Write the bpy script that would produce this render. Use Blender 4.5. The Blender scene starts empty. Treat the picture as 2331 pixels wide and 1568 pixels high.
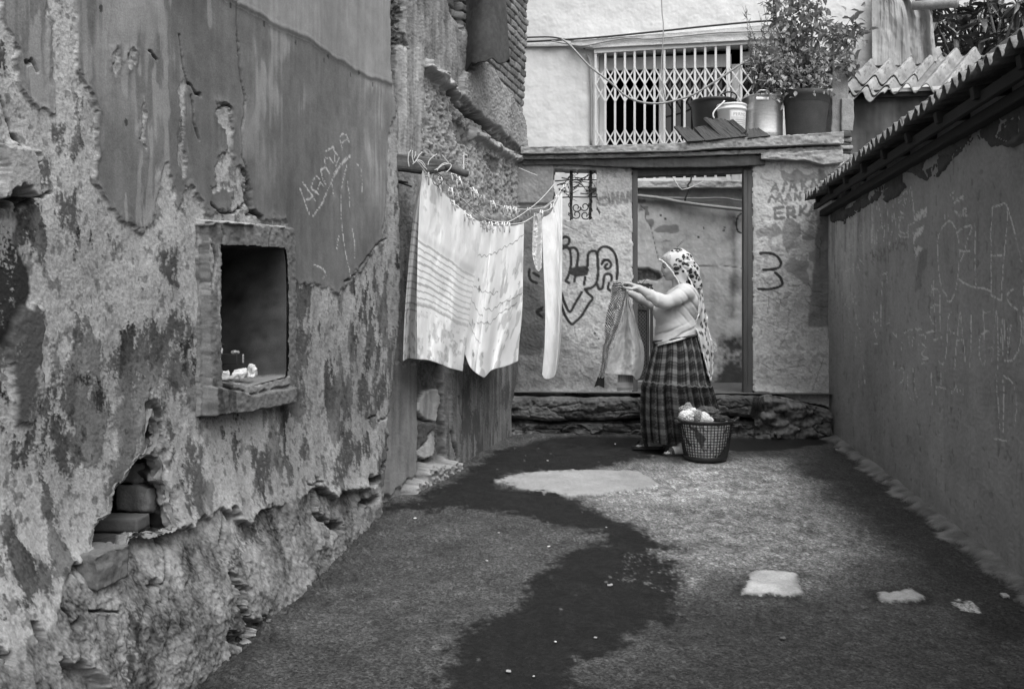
import bpy, bmesh, math, random
import numpy as np
from mathutils import Vector, Matrix

sc = bpy.context.scene
COL = sc.collection
R = math.radians
random.seed(7)

# ------------------------------------------------------------------ camera
F, CX, HY, H = 2072.0, 1165.5, 740.0, 0.98      # focal length, principal column, horizon row, eye height
cam_d = bpy.data.cameras.new('camera')
cam_d.sensor_width = 36.0
cam_d.lens = 32.0
cam_d.shift_y = -44.0 / 2331.0
cam_d.clip_start = 0.05
cam_d.clip_end = 500
cam = bpy.data.objects.new('camera', cam_d)
COL.objects.link(cam)
cam.location = (0, 0, H)
cam.rotation_euler = (R(90), 0, 0)
sc.camera = cam

# ------------------------------------------------------------------ sky, sun, exposure (overcast day, monochrome)
SUN_EL, SUN_AZ = 60.0, 155.0
world = bpy.data.worlds.new("World")
sc.world = world
world.use_nodes = True
wn = world.node_tree
bgn = wn.nodes['Background']
sky = wn.nodes.new('ShaderNodeTexSky')
sky.sky_type = 'NISHITA'
sky.sun_disc = False
sky.sun_elevation = R(SUN_EL)
sky.sun_rotation = R(SUN_AZ)
sky.dust_density = 4.0
bw = wn.nodes.new('ShaderNodeRGBToBW')
wn.links.new(sky.outputs[0], bw.inputs[0])
wn.links.new(bw.outputs[0], bgn.inputs[0])
bgn.inputs[1].default_value = 0.15
sun_d = bpy.data.lights.new('sun', 'SUN')
sun_d.energy = 0.9
sun_d.angle = R(60)
sun = bpy.data.objects.new('sun', sun_d)
COL.objects.link(sun)
sv = Vector((math.sin(R(SUN_AZ)) * math.cos(R(SUN_EL)), math.cos(R(SUN_AZ)) * math.cos(R(SUN_EL)), math.sin(R(SUN_EL))))
sun.rotation_euler = (-sv).to_track_quat('-Z', 'Y').to_euler()
sc.view_settings.view_transform = 'Standard'
sc.view_settings.look = 'None'
sc.view_settings.exposure = 1.22
sc.view_settings.gamma = 1

# ------------------------------------------------------------------ noise and distance helpers
def _h2(ix, iy, s):
    n = (ix.astype(np.int64) * 374761393 + iy.astype(np.int64) * 668265263 + s * 144269504) & 0xffffffff
    n = ((n ^ (n >> 13)) * 1274126177) & 0xffffffff
    n = ((n ^ (n >> 16)) * 2246822519) & 0xffffffff
    return ((n ^ (n >> 15)) & 0xffffff).astype(np.float64) / float(0xffffff)

def vn(x, y, s=0):
    ix = np.floor(x); iy = np.floor(y)
    fx = x - ix; fy = y - iy
    fx = fx * fx * fx * (fx * (fx * 6 - 15) + 10); fy = fy * fy * fy * (fy * (fy * 6 - 15) + 10)
    a = _h2(ix, iy, s); b = _h2(ix + 1, iy, s); c = _h2(ix, iy + 1, s); d = _h2(ix + 1, iy + 1, s)
    return ((a + (b - a) * fx) + ((c + (d - c) * fx) - (a + (b - a) * fx)) * fy) * 2 - 1

def fbm(x, y, s=0, o=4, g=0.5):
    x = np.asarray(x, dtype=np.float64); y = np.asarray(y, dtype=np.float64)
    t = np.zeros(np.broadcast(x, y).shape); a = 1.0; n = 0.0
    for k in range(o):
        t = t + a * vn(x * 2.03 ** k + 17.3 * k, y * 2.03 ** k + 5.1 * k, s + k * 7); n += a; a *= g
    return t / n * 1.6

def vn3(p, s=0):
    i = np.floor(p); f = p - i; f = f * f * (3 - 2 * f); o = 0
    for dz in (0, 1):
        w = f[..., 2] if dz else 1 - f[..., 2]
        zi = (i[..., 2] + dz).astype(np.int64)
        q = 0
        for dx in (0, 1):
            for dy in (0, 1):
                h = _h2(i[..., 0] + dx + zi * 131, i[..., 1] + dy + zi * 57, s)
                q = q + h * (f[..., 0] if dx else 1 - f[..., 0]) * (f[..., 1] if dy else 1 - f[..., 1])
        o = o + q * w
    return o * 2 - 1

def fbm3(p, s=0, o=3):
    t = 0; a = 1.0; n = 0
    for k in range(o):
        t = t + a * vn3(p * 2.03 ** k + 9.7 * k, s + 11 * k); n += a; a *= .5
    return t / n * 1.4

def cells(x, y, s=0):
    ix = np.floor(x); iy = np.floor(y)
    f1 = np.full(x.shape, 9.0); f2 = np.full(x.shape, 9.0); idv = np.zeros(x.shape)
    for dx in (-1, 0, 1):
        for dy in (-1, 0, 1):
            cx = ix + dx; cy = iy + dy
            h = _h2(cx, cy, s)
            d = np.hypot(cx + h - x, cy + _h2(cx, cy, s + 91) - y)
            m = d < f1
            f2 = np.where(m, f1, np.minimum(f2, d)); idv = np.where(m, h, idv); f1 = np.where(m, d, f1)
    return f1, f2, idv

def ss(a, b, x):
    t = np.clip((x - a) / (b - a), 0, 1)
    return t * t * (3 - 2 * t)

def dseg(x, y, a, b):
    vx, vy = b[0] - a[0], b[1] - a[1]
    L = vx * vx + vy * vy + 1e-12
    t = np.clip(((x - a[0]) * vx + (y - a[1]) * vy) / L, 0, 1)
    return (x - a[0] - vx * t) ** 2 + (y - a[1] - vy * t) ** 2

def sdp(x, y, poly, far=0.35):
    """signed distance to a closed outline, negative inside (limited to its neighbourhood)"""
    P = np.asarray(poly, dtype=float)
    out = np.full(x.shape, far)
    m = (x > P[:, 0].min() - far) & (x < P[:, 0].max() + far) & (y > P[:, 1].min() - far) & (y < P[:, 1].max() + far)
    if not m.any():
        return out
    X = x[m]; Y = y[m]
    d = np.full(X.shape, 1e9); ins = np.zeros(X.shape, bool)
    for i in range(len(P)):
        a = P[i]; b = P[(i + 1) % len(P)]
        d = np.minimum(d, dseg(X, Y, a, b))
        c = (a[1] > Y) != (b[1] > Y)
        ins ^= c & (X < (b[0] - a[0]) * (Y - a[1]) / (b[1] - a[1] + 1e-12) + a[0])
    d = np.sqrt(d)
    out[m] = np.where(ins, -d, d)
    return out

def dline(x, y, lines, far=0.12):
    """distance to a set of polylines"""
    out = np.full(x.shape, far)
    for L in lines:
        P = np.asarray(L, dtype=float)
        m = (x > P[:, 0].min() - far) & (x < P[:, 0].max() + far) & (y > P[:, 1].min() - far) & (y < P[:, 1].max() + far)
        if not m.any():
            continue
        X = x[m]; Y = y[m]; d = np.full(X.shape, far * far)
        for i in range(len(P) - 1):
            d = np.minimum(d, dseg(X, Y, P[i], P[i + 1]))
        out[m] = np.minimum(out[m], np.sqrt(d))
    return out

def smooth_line(pts, n=6):
    """Catmull-Rom through the points"""
    P = [np.array(p, float) for p in pts]
    if len(P) < 3:
        return P
    P = [2 * P[0] - P[1]] + P + [2 * P[-1] - P[-2]]
    o = []
    for i in range(1, len(P) - 2):
        for k in range(n):
            t = k / n
            o.append(.5 * ((2 * P[i]) + (-P[i-1] + P[i+1]) * t + (2*P[i-1] - 5*P[i] + 4*P[i+1] - P[i+2]) * t*t + (-P[i-1] + 3*P[i] - 3*P[i+1] + P[i+2]) * t**3))
    o.append(P[-2])
    return o

def crop(x0, y0, s):
    """coordinates read off an enlargement of the photograph -> survey coordinates"""
    return lambda pts: [((x0 + x / s) * .9324, (y0 + y / s) * .9324) for x, y in pts]

GS = 0.05                                        # the yard rises gently away from the viewer
def gz(Y):
    return GS * (np.minimum(Y, 8.6) - 8.0)

def gpt(px, py):
    Y = (H + GS * 8.0) / ((py - HY) / F + GS)
    return ((px - CX) / F * Y, Y, GS * (Y - 8.0))

def P3(px, py, Y):
    return np.array([(px - CX) / F * Y, Y, H - (py - HY) / F * Y])

# ------------------------------------------------------------------ mesh building
def wloc(o):
    v = Vector((0, 0, 0))
    while o is not None:
        v = v + o.location; o = o.parent
    return v

def mk(name, V, Fc, m=None, parent=None, smooth=True, attrs=None, mats=None, mi=None):
    V = np.asarray(V, dtype=np.float64).reshape(-1, 3)
    if parent is not None:
        base = np.array(wloc(parent))
    else:
        base = np.array([(V[:, 0].min() + V[:, 0].max()) / 2, (V[:, 1].min() + V[:, 1].max()) / 2, V[:, 2].min()])
    me = bpy.data.meshes.new(name)
    if isinstance(Fc, np.ndarray):
        n, k = Fc.shape
        me.vertices.add(len(V)); me.vertices.foreach_set('co', (V - base).astype(np.float32).ravel())
        me.loops.add(n * k); me.loops.foreach_set('vertex_index', Fc.astype(np.int32).ravel())
        me.polygons.add(n); me.polygons.foreach_set('loop_start', np.arange(0, n * k, k, dtype=np.int32))
        me.update(calc_edges=True); me.validate()
    else:
        me.from_pydata((V - base).tolist(), [], [list(map(int, f)) for f in Fc]); me.update()
    if attrs:
        for an, av in attrs.items():
            a = me.attributes.new(an, 'FLOAT', 'POINT'); a.data.foreach_set('value', np.asarray(av, dtype=np.float32).ravel())
    if smooth:
        me.polygons.foreach_set('use_smooth', np.ones(len(me.polygons), bool))
    if m:
        me.materials.append(m)
    for q in (mats or []):
        me.materials.append(q)
    if mi is not None:
        me.polygons.foreach_set('material_index', np.asarray(mi, dtype=np.int32))
    o = bpy.data.objects.new(name, me)
    COL.objects.link(o)
    if parent is not None:
        o.parent = parent
    else:
        o.location = base
    return o

def thing(name, label, cat, loc=(0, 0, 0), group=None):
    o = bpy.data.objects.new(name, None); COL.objects.link(o)
    o.empty_display_size = .1
    o.location = loc
    return tag(o, label, cat, group)

def tag(o, label=None, cat=None, group=None, kind=None):
    if label: o['label'] = label
    if cat: o['category'] = cat
    if group: o['group'] = group
    if kind: o['kind'] = kind
    return o

def grid(name, P, m, parent=None, keep=None, attrs=None, skirt=None, smooth=True):
    """P: rows (top to bottom) x columns (left to right) x 3; skirt: vector added to a copy of the open edges"""
    nr, nc = P.shape[:2]
    idx = np.arange(nr * nc).reshape(nr, nc)
    q = np.stack([idx[:-1, :-1], idx[1:, :-1], idx[1:, 1:], idx[:-1, 1:]], -1).reshape(-1, 4)
    if keep is not None:
        q = q[keep.ravel()]
    V = P.reshape(-1, 3); A = {k: np.broadcast_to(v, (nr, nc)).ravel() for k, v in (attrs or {}).items()}
    if skirt is not None:
        e = np.concatenate([q[:, [0, 1]], q[:, [1, 2]], q[:, [2, 3]], q[:, [3, 0]]])
        key = np.sort(e, 1); kk = key[:, 0].astype(np.int64) * (nr * nc) + key[:, 1]
        u, inv, cnt = np.unique(kk, return_inverse=True, return_counts=True)
        b = e[cnt[inv] == 1]
        bv = np.unique(b); mp = np.full(nr * nc, -1, dtype=np.int64); mp[bv] = np.arange(len(bv)) + nr * nc
        V = np.concatenate([V, V[bv] + np.asarray(skirt)])
        A = {k: np.concatenate([v, v[bv]]) for k, v in A.items()}
        q = np.concatenate([q, np.stack([b[:, 1], b[:, 0], mp[b[:, 0]], mp[b[:, 1]]], -1)])
    used = np.zeros(len(V), bool); used[q.ravel()] = True
    rm = np.cumsum(used) - 1
    return mk(name, V[used], rm[q], m, parent, smooth, {k: v[used] for k, v in A.items()})

class Wall:
    """an upright surface: u runs along it, z up, w out of it"""
    def __init__(s, p0, p1, flare=None):
        s.o = np.array(p0, float); d = np.array(p1, float) - s.o
        s.L = np.hypot(*d); s.d = d / s.L; s.n = np.array([s.d[1], -s.d[0]]); s.flare = flare
    def f(s, u, z):
        return s.flare(u, z) if s.flare else np.zeros(np.broadcast(u, z).shape)
    def uz(s, px, py):
        px = np.asarray(px, float); py = np.asarray(py, float)
        rx = (px - CX) / F; rz = -(py - HY) / F; w = 0.0
        for _ in range(8):
            t = (w + s.o @ s.n) / (rx * s.n[0] + s.n[1])
            u = (t * rx - s.o[0]) * s.d[0] + (t - s.o[1]) * s.d[1]; z = H + t * rz
            w = s.f(u, z)
        return u, z
    def pts(s, pl):
        a = np.array(pl, float); u, z = s.uz(a[:, 0], a[:, 1])
        return list(zip(u, z))
    def pos(s, u, z, w):
        return np.stack([s.o[0] + s.d[0] * u + s.n[0] * w, s.o[1] + s.d[1] * u + s.n[1] * w, z + 0 * u], -1)
    def Y(s, u):
        return s.o[1] + s.d[1] * u
    def net(s, pxs, pys):
        """u, z samples whose spacing follows the distance, so that far and near parts are equally detailed"""
        u, _ = s.uz(np.asarray(pxs, float), np.full(len(pxs), HY))
        Z = H - (np.asarray(pys, float)[:, None] - HY) / F * s.Y(u)[None, :]
        return np.broadcast_to(u[None, :], Z.shape).copy(), Z

def bmo(name, bm, m, parent=None, smooth=False):
    bm.normal_update()
    V = np.array([v.co[:] for v in bm.verts]); bm.verts.index_update()
    Fc = [[v.index for v in f.verts] for f in bm.faces]
    bm.free()
    return mk(name, V, Fc, m, parent, smooth)

def tube_np(pts, r, n=8, cap=True):
    """a tapering tube along points; r a number or one per point"""
    P = np.asarray(pts, float); k = len(P); r = np.broadcast_to(np.asarray(r, float), (k,))
    T = np.gradient(P, axis=0); T /= np.linalg.norm(T, axis=1)[:, None] + 1e-12
    a = np.array([0, 0, 1.0]) if abs(T[0][2]) < .9 else np.array([1.0, 0, 0])
    V = []; 
    for i in range(k):
        b = np.cross(T[i], a); b /= np.linalg.norm(b) + 1e-12; a = np.cross(b, T[i])
        th = np.arange(n) / n * 2 * np.pi
        V.append(P[i] + r[i] * (np.cos(th)[:, None] * a + np.sin(th)[:, None] * b))
    V = np.concatenate(V); Fc = []
    for i in range(k - 1):
        for j in range(n):
            Fc.append([i * n + j, i * n + (j + 1) % n, (i + 1) * n + (j + 1) % n, (i + 1) * n + j])
    if cap:
        Fc.append(list(range(n))[::-1]); Fc.append(list(range((k - 1) * n, k * n)))
    return V, Fc

class MB:
    """collects shapes that form ONE mesh"""
    def __init__(s): s.V = []; s.F = []; s.n = 0; s.M = []
    def add(s, V, Fc, mi=0):
        s.V.append(np.asarray(V, float)); s.F += [[i + s.n for i in f] for f in Fc]; s.n += len(V); s.M += [mi] * len(Fc); return s
    def tube(s, pts, r, n=8, mi=0): return s.add(*tube_np(pts, r, n), mi=mi)
    def box(s, c, size, ax=None, mi=0, bev=0.0):
        bm = bmesh.new(); bmesh.ops.create_cube(bm, size=1)
        bmesh.ops.scale(bm, vec=size, verts=bm.verts)
        if bev: bmesh.ops.bevel(bm, geom=bm.edges[:] , offset=bev, segments=2, affect='EDGES', profile=.5)
        V = np.array([v.co[:] for v in bm.verts]); bm.verts.index_update(); Fc = [[v.index for v in f.verts] for f in bm.faces]; bm.free()
        if ax is not None: V = V @ np.asarray(ax, float)
        return s.add(V + np.asarray(c, float), Fc, mi)
    def bar(s, a, b, w, h, up=(0, 0, 1), bev=0.0, mi=0):
        a = np.asarray(a, float); b = np.asarray(b, float); d = b - a; L = np.linalg.norm(d); d = d / L
        up = np.asarray(up, float); x = np.cross(d, up); x /= np.linalg.norm(x); z = np.cross(x, d)
        return s.box((a + b) / 2, (w, L, h), np.array([x, d, z]), mi, bev)
    def build(s, name, m=None, parent=None, smooth=False, mats=None):
        return mk(name, np.concatenate(s.V), s.F, m, parent, smooth, mats=mats, mi=s.M if mats else None)

def lathe(prof, c, n=48, ax=None):
    V = []; Fc = []
    for (r, z) in prof:
        for j in range(n):
            t = j / n * 2 * np.pi; V.append((r * math.cos(t), r * math.sin(t), z))
    for i in range(len(prof) - 1):
        for j in range(n):
            Fc.append([i * n + j, i * n + (j + 1) % n, (i + 1) * n + (j + 1) % n, (i + 1) * n + j])
    V = np.array(V)
    if ax is not None: V = V @ np.asarray(ax)
    return V + np.asarray(c, float), Fc

def rough_block(size, amp=.01, seg=.02, seed=0, freq=12, rnd=.25):
    """a weathered stone: a subdivided block, corners rounded, faces broken by noise"""
    sx, sy, sz = size
    n = [max(3, int(round(q / seg))) for q in size]
    V = []; Fc = []; k = 0
    for axis in range(3):
        a, b = [(1, 2), (2, 0), (0, 1)][axis]
        for sgn in (-1, 1):
            A, B = np.meshgrid(np.linspace(-.5, .5, n[a] + 1), np.linspace(-.5, .5, n[b] + 1), indexing='ij')
            p = np.zeros(A.shape + (3,)); p[..., a] = A; p[..., b] = B; p[..., axis] = .5 * sgn
            idx = np.arange(A.size).reshape(A.shape) + k
            q = np.stack([idx[:-1, :-1], idx[1:, :-1], idx[1:, 1:], idx[:-1, 1:]], -1).reshape(-1, 4)
            if sgn < 0: q = q[:, ::-1]
            V.append(p.reshape(-1, 3)); Fc.append(q); k += A.size
    V = np.concatenate(V); Fc = np.concatenate(Fc)
    V = V * np.array(size)
    sph = V / (np.linalg.norm(V / np.array(size), axis=1)[:, None] * 2 + 1e-9)
    V = V * (1 - rnd) + sph * rnd
    d = np.stack([fbm3(V * freq, seed + 5), fbm3(V * freq, seed + 23), fbm3(V * freq, seed + 47)], -1)
    V = V + d * amp
    key = {}
    return V, Fc

def weld(o, d=1e-5):
    bm = bmesh.new(); bm.from_mesh(o.data); bmesh.ops.remove_doubles(bm, verts=bm.verts, dist=d); bm.to_mesh(o.data); bm.free(); o.data.update()
    return o

# ------------------------------------------------------------------ materials
def mat(name, alb=None, rough=.85, var=.12, scale=8.0, stretch=1.0, fine=.10, fscale=90.0, bump=.3, bscale=120.0, bdist=.004, metal=0.0, spec=.35, roughattr=False, speck=0.0, sscale=150.0, transl=0.0, grit=False):
    """grey procedural surface: an 'alb' attribute (paint, plaster, dirt) or one value, broken up by noise, with a fine bump"""
    m = bpy.data.materials.new(name); m.use_nodes = True
    t = m.node_tree; N = t.nodes; L = t.links
    b = N['Principled BSDF']
    tc = N.new('ShaderNodeTexCoord'); mp = N.new('ShaderNodeMapping')
    mp.inputs['Scale'].default_value = (1, 1, 1.0 / stretch)
    L.new(tc.outputs['Object'], mp.inputs[0])
    def noise(sc_, det=5.0, src=None):
        n = N.new('ShaderNodeTexNoise'); n.inputs['Scale'].default_value = sc_; n.inputs['Detail'].default_value = det; n.inputs['Roughness'].default_value = .62
        L.new(src or mp.outputs[0], n.inputs['Vector']); return n.outputs['Fac']
    def math_(op, a, c):
        q = N.new('ShaderNodeMath'); q.operation = op
        for i, v in enumerate((a, c)):
            if isinstance(v, (int, float)): q.inputs[i].default_value = v
            else: L.new(v, q.inputs[i])
        return q.outputs[0]
    if alb is None:
        a = N.new('ShaderNodeAttribute'); a.attribute_name = 'alb'; col = a.outputs['Fac']
    else:
        v = N.new('ShaderNodeValue'); v.outputs[0].default_value = alb; col = v.outputs[0]
    def vary(col, nz, amt):
        return math_('MULTIPLY', col, math_('ADD', math_('MULTIPLY', math_('SUBTRACT', nz, .5), amt * 4), 1.0))
    if var: col = vary(col, noise(scale), var)
    if fine: col = vary(col, noise(fscale, 4.0, tc.outputs['Object']), fine)
    if speck:
        vo = N.new('ShaderNodeTexVoronoi'); vo.inputs['Scale'].default_value = sscale; L.new(tc.outputs['Object'], vo.inputs['Vector'])
        sp = N.new('ShaderNodeSeparateColor'); L.new(vo.outputs['Color'], sp.inputs[0])
        
        if grit:
            g0 = N.new('ShaderNodeAttribute'); g0.attribute_name = 'grit'; col = math_('ADD', math_('MULTIPLY', vary(col, sp.outputs[0], speck), g0.outputs['Fac']), math_('MULTIPLY', col, math_('SUBTRACT', 1.0, g0.outputs['Fac'])))
        else: col = vary(col, sp.outputs[0], speck)
    col = math_('MAXIMUM', col, .004); col = math_('MINIMUM', col, .92)
    L.new(col, b.inputs['Base Color'])
    b.inputs['Metallic'].default_value = metal
    b.inputs['Specular IOR Level'].default_value = spec
    if roughattr:
        a = N.new('ShaderNodeAttribute'); a.attribute_name = 'rough'; L.new(a.outputs['Fac'], b.inputs['Roughness'])
    else:
        b.inputs['Roughness'].default_value = rough
    if bump:
        bn = N.new('ShaderNodeBump'); bn.inputs['Strength'].default_value = bump; bn.inputs['Distance'].default_value = bdist
        L.new(noise(bscale, 6.0, tc.outputs['Object']), bn.inputs['Height']); L.new(bn.outputs[0], b.inputs['Normal'])
    if grit:
        v2 = N.new('ShaderNodeTexVoronoi'); v2.inputs['Scale'].default_value = sscale; L.new(tc.outputs['Object'], v2.inputs['Vector'])
        sm_ = N.new('ShaderNodeMapRange'); sm_.inputs[1].default_value = .75; sm_.inputs[2].default_value = .15; L.new(v2.outputs['Distance'], sm_.inputs[0])
        s2_ = N.new('ShaderNodeSeparateColor'); L.new(v2.outputs['Color'], s2_.inputs[0])
        bn2 = N.new('ShaderNodeBump'); ga = N.new('ShaderNodeAttribute'); ga.attribute_name = 'grit'; L.new(ga.outputs['Fac'], bn2.inputs['Strength']); bn2.inputs['Distance'].default_value = .0035
        L.new(math_('ADD', math_('MULTIPLY', sm_.outputs[0], math_('ADD', math_('MULTIPLY', s2_.outputs[1], .8), .2)), math_('MULTIPLY', noise(420, 3.0, tc.outputs['Object']), .3)), bn2.inputs['Height']); L.new(bn2.outputs[0], b.inputs['Normal'])
    if transl:
        tr = N.new('ShaderNodeBsdfTranslucent'); L.new(col, tr.inputs[0]); mx = N.new('ShaderNodeMixShader'); mx.inputs[0].default_value = transl
        L.new(b.outputs[0], mx.inputs[1]); L.new(tr.outputs[0], mx.inputs[2]); L.new(mx.outputs[0], N['Material Output'].inputs[0])
    return m

M = {}
M['plaster'] = mat('worn_plaster', None, .92, .12, 14, 1.0, .24, 170, .45, 230, .004)
M['asphalt'] = mat('asphalt', None, .9, .08, 6, 1.0, .14, 160, 1.0, 120, .007, roughattr=True, speck=.30, sscale=125, spec=.25, grit=True)
M['paint_wall'] = mat('painted_wall', None, .85, .05, 5, 3.0, .07, 140, .35, 160, .003)
M['house_wall'] = mat('limewashed_wall', None, .9, .05, 4, 2.5, .05, 120, .3, 90, .004)
M['stone'] = mat('rubble_stone', .10, .92, .22, 9, 1, .2, 90, .6, 90, .006)
M['brick'] = mat('old_brick', .06, .92, .2, 12, 1, .15, 120, .5, 140, .003)
M['timber'] = mat('weathered_timber', .07, .85, .3, 20, 8, .15, 160, .5, 110, .003)
M['timber_shade'] = mat('shadowed_timber', .014, .85, .25, 20, 8, .15, 160, .4, 110, .003)  # timber blackened: the shadow under the eaves is put into its colour
M['iron'] = mat('rusty_iron', .035, .7, .3, 40, 1, .2, 200, .4, 200, .001)
M['grey_metal'] = mat('painted_metal', .55, .5, .08, 30, 1, .06, 200, .1, 200, .001)
M['cable'] = mat('cable_rubber', .03, .5, .1, 30, 1, 0, 1, 0)
M['cable_grey'] = mat('cable_grey', .25, .5, .1, 30, 1, 0, 1, 0)
M['concrete'] = mat('concrete', None, .92, .12, 10, 1, .16, 100, .6, 110, .006)

# ================================================================== THE YARD FLOOR
def build_ground():
    k = crop(1000, 1080, 1.554); ks = crop(1220, 900, 2.71)
    G = lambda pl, f=k: [gpt(*p)[:2] for p in f(pl)]
    ys = np.array([1800 - i * 2.2 for i in range(385)])
    Yd = np.array([gpt(CX, y)[1] for y in ys])
    Yd = Yd[Yd < 9.2]
    Y = np.concatenate([[-60, -30, -12, -5, -2, 0, .6, 1.0, 1.3, 1.5], Yd[Yd > 1.6], [9.6, 10, 11, 13, 18, 30, 60, 120]])
    Xd = np.arange(-1.75, 3.3, .0068)
    X = np.concatenate([[-60, -25, -10, -5, -3.2, -2.4, -2.0], Xd, [3.5, 4, 5, 7, 12, 25, 60]])
    X, Y = np.meshgrid(X, Y[::-1])
    wx = X + .035 * fbm(X * 4, Y * 4, 3) + .018 * fbm(X * 18, Y * 18, 8, 4); wy = Y + .05 * fbm(X * 4, Y * 4, 13) + .03 * fbm(X * 18, Y * 18, 18, 4)
    grain = fbm(X * 55, Y * 55, 21, 3); med = fbm(X * 3, Y * 3, 31, 5); sm = fbm(X * 14, Y * 14, 41, 4)
    alb = .050 * (1 + .20 * med + .20 * sm + .12 * grain)
    rough = .88 + 0 * X
    # dry, dusty right half
    pale = sdp(wx, wy, G([(640,225),(950,130),(1050,75),(1430,70),(1500,140),(1570,150),(1560,190),(1640,260),(1750,350),(1830,430),(1700,500),(1500,535),(1260,510),(1060,560),(1010,480),(930,410),(1020,400),(780,290)]), .9)
    pm = ss(.16, -.22, pale + .10 * sm + .12 * med)
    alb = alb + pm * (.100 + .06 * np.maximum(sm, -.5) + .05 * grain)
    pale2 = sdp(wx, wy, G([(560,110),(900,70),(1040,78),(1230,50),(1440,60),(1560,150),(1500,215),(1150,230),(640,225)]), .7)
    alb = alb + ss(.08, -.12, pale2 + .10 * sm) * (.075 + .06 * sm)
    # concrete repairs
    fresh = sdp(X + .02 * fbm(X * 9, Y * 9, 5), Y + .03 * fbm(X * 9, Y * 9, 6), G([(308,150),(360,128),(430,118),(640,106),(760,108),(870,112),(950,158),(830,185),(700,204),(600,212),(480,195),(380,165)]))
    fm = ss(.012, -.012, fresh)
    # soaked asphalt
    wet = sdp(wx, wy, G([(-90,262),(100,190),(180,140),(320,40),(420,10),(840,5),(1000,40),(900,62),(760,82),(640,105),(430,116),(306,150),(360,170),(470,190),(570,212),(640,228),(780,290),(1020,400),(930,408),(985,440),(1030,500),(1062,580),(990,650),(900,705),(800,785),(700,860),(600,940),(420,1100),(-60,1100),(70,910),(100,860),(210,740),(390,610),(470,520),(560,440),(640,400),(760,370),(700,345),(560,310),(420,280),(300,255),(160,238),(40,250)]), .5)
    wm = ss(.05, -.04, wet + .05 * sm + .03 * grain)
    pud = sdp(wx, wy, G([(120,505),(350,452),(550,440),(900,440),(1180,470),(1200,450),(1560,455),(2150,430),(2230,450),(2150,495),(1800,540),(1560,548),(1230,545),(1060,565),(860,556),(600,566),(350,550)], ks), .6)
    um = ss(.04, -.03, pud)
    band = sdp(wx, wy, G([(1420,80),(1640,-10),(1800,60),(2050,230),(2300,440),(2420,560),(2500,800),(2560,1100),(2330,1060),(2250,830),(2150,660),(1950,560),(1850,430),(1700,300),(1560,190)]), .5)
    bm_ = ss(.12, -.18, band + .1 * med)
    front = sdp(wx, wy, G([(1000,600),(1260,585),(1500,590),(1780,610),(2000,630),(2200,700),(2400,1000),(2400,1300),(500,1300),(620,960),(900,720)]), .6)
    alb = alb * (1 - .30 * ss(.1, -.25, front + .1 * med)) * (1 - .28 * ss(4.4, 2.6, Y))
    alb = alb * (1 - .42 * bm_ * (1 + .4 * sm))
    alb = alb * (1 - fm) + fm * (.25 * (1 + .12 * sm + .10 * med + .06 * grain))
    wet_a = .0065 * (1 + .35 * sm + .5 * grain)
    alb = alb * (1 - wm) + wm * wet_a
    alb = alb * (1 - um) + um * .013 * (1 + .3 * sm)
    rough = rough - .10 * wm * (1 - fm) - .34 * um
    rough = np.where(um > .5, np.maximum(rough, .32 + .25 * np.clip(sm + .4, 0, 1)), rough)
    # loose pale grit lying in the wet
    grit = sdp(wx, wy, G([(880,410),(990,420),(1030,480),(1060,560),(960,540),(870,520),(900,470)]), .4)
    gsel = (_h2(np.floor(X * 95 + 3 * sm), np.floor(Y * 60 + 3 * grain), 77) > .86) & (grit < .08)
    alb = np.where(gsel, alb + .05 + .05 * grain, alb)
    gsel = (_h2(np.floor(X * 80), np.floor(Y * 50), 78) > .998) & (wm > .5)
    alb = np.where(gsel, alb + .06, alb)
    h_ = _h2(np.floor(X * 100 + 2 * sm), np.floor(Y * 62 + 2 * med), 79); dry = (wm < .3) & (fm < .3)
    alb = np.where((h_ > .90) & dry, alb * 1.55 + .02 * (pale < .05), alb); alb = np.where((h_ < .12) & dry, alb * .62, alb)
    # flat pale stones let into the surface
    s1 = sdp(X + .008 * fbm(X * 20, Y * 20, 61), Y + .012 * fbm(X * 20, Y * 20, 62), G([(1290,500),(1320,487),(1390,487),(1480,500),(1465,530),(1480,555),(1497,572),(1440,585),(1262,584),(1275,545)]))
    s2 = sdp(X + .012 * fbm(X * 20, Y * 20, 63), Y + .02 * fbm(X * 20, Y * 20, 64), G([(1766,568),(1820,566),(1905,556),(1950,580),(1945,598),(1880,604),(1805,608)]))
    s3 = sdp(wx, wy, G([(2035,592),(2120,590),(2155,640),(2110,645),(2060,615)]))
    for s, a_ in ((s1, .36), (s2, .29)):
        mm = ss(.006, -.004, s + .012 * sm + .006 * grain)
        alb = alb * (1 - mm) + mm * a_ * (1 + .22 * sm + .15 * med) * (1 - .4 * ss(-.03, .0, s)); rough = np.where(mm > .5, .8, rough)
        rim = ss(.05, .0, np.abs(s - .02)) * (1 - mm) * (fbm(X * 6, Y * 6, 71) > 0)
        alb = alb * (1 - .55 * rim)
    alb = np.where((s3 < .01) & (sm > -.2), .24 * (1 + .4 * sm), alb)
    # mortar fillet along the foot of the right-hand wall
    dx = X - (2.85 + .13 * (Y - 8.2))
    fil = ss(-.11, -.06, dx + .035 * fbm(X * 6, Y * 6, 81, 5) + .03 * sm) * (Y < 8.3) * (Y > 0)
    alb = alb * (1 - fil) + fil * .12 * (1 + .45 * sm + .25 * med)
    rough = rough * (1 - fil) + .9 * fil
    Z = gz(Y) + .0014 * grain * (1 - fm) * (1 - um) + .005 * sm * (1 - .8 * fm) * (1 - um) * .6 + .008 * med * (1 - um) - .012 * um
    Z = Z + .012 * fm * (1 - ss(-.0, .03, fresh)) + .008 * (s1 < 0) + .008 * (s2 < 0) + fil * (.006 + .03 * ss(-.12, 0, dx))
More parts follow.
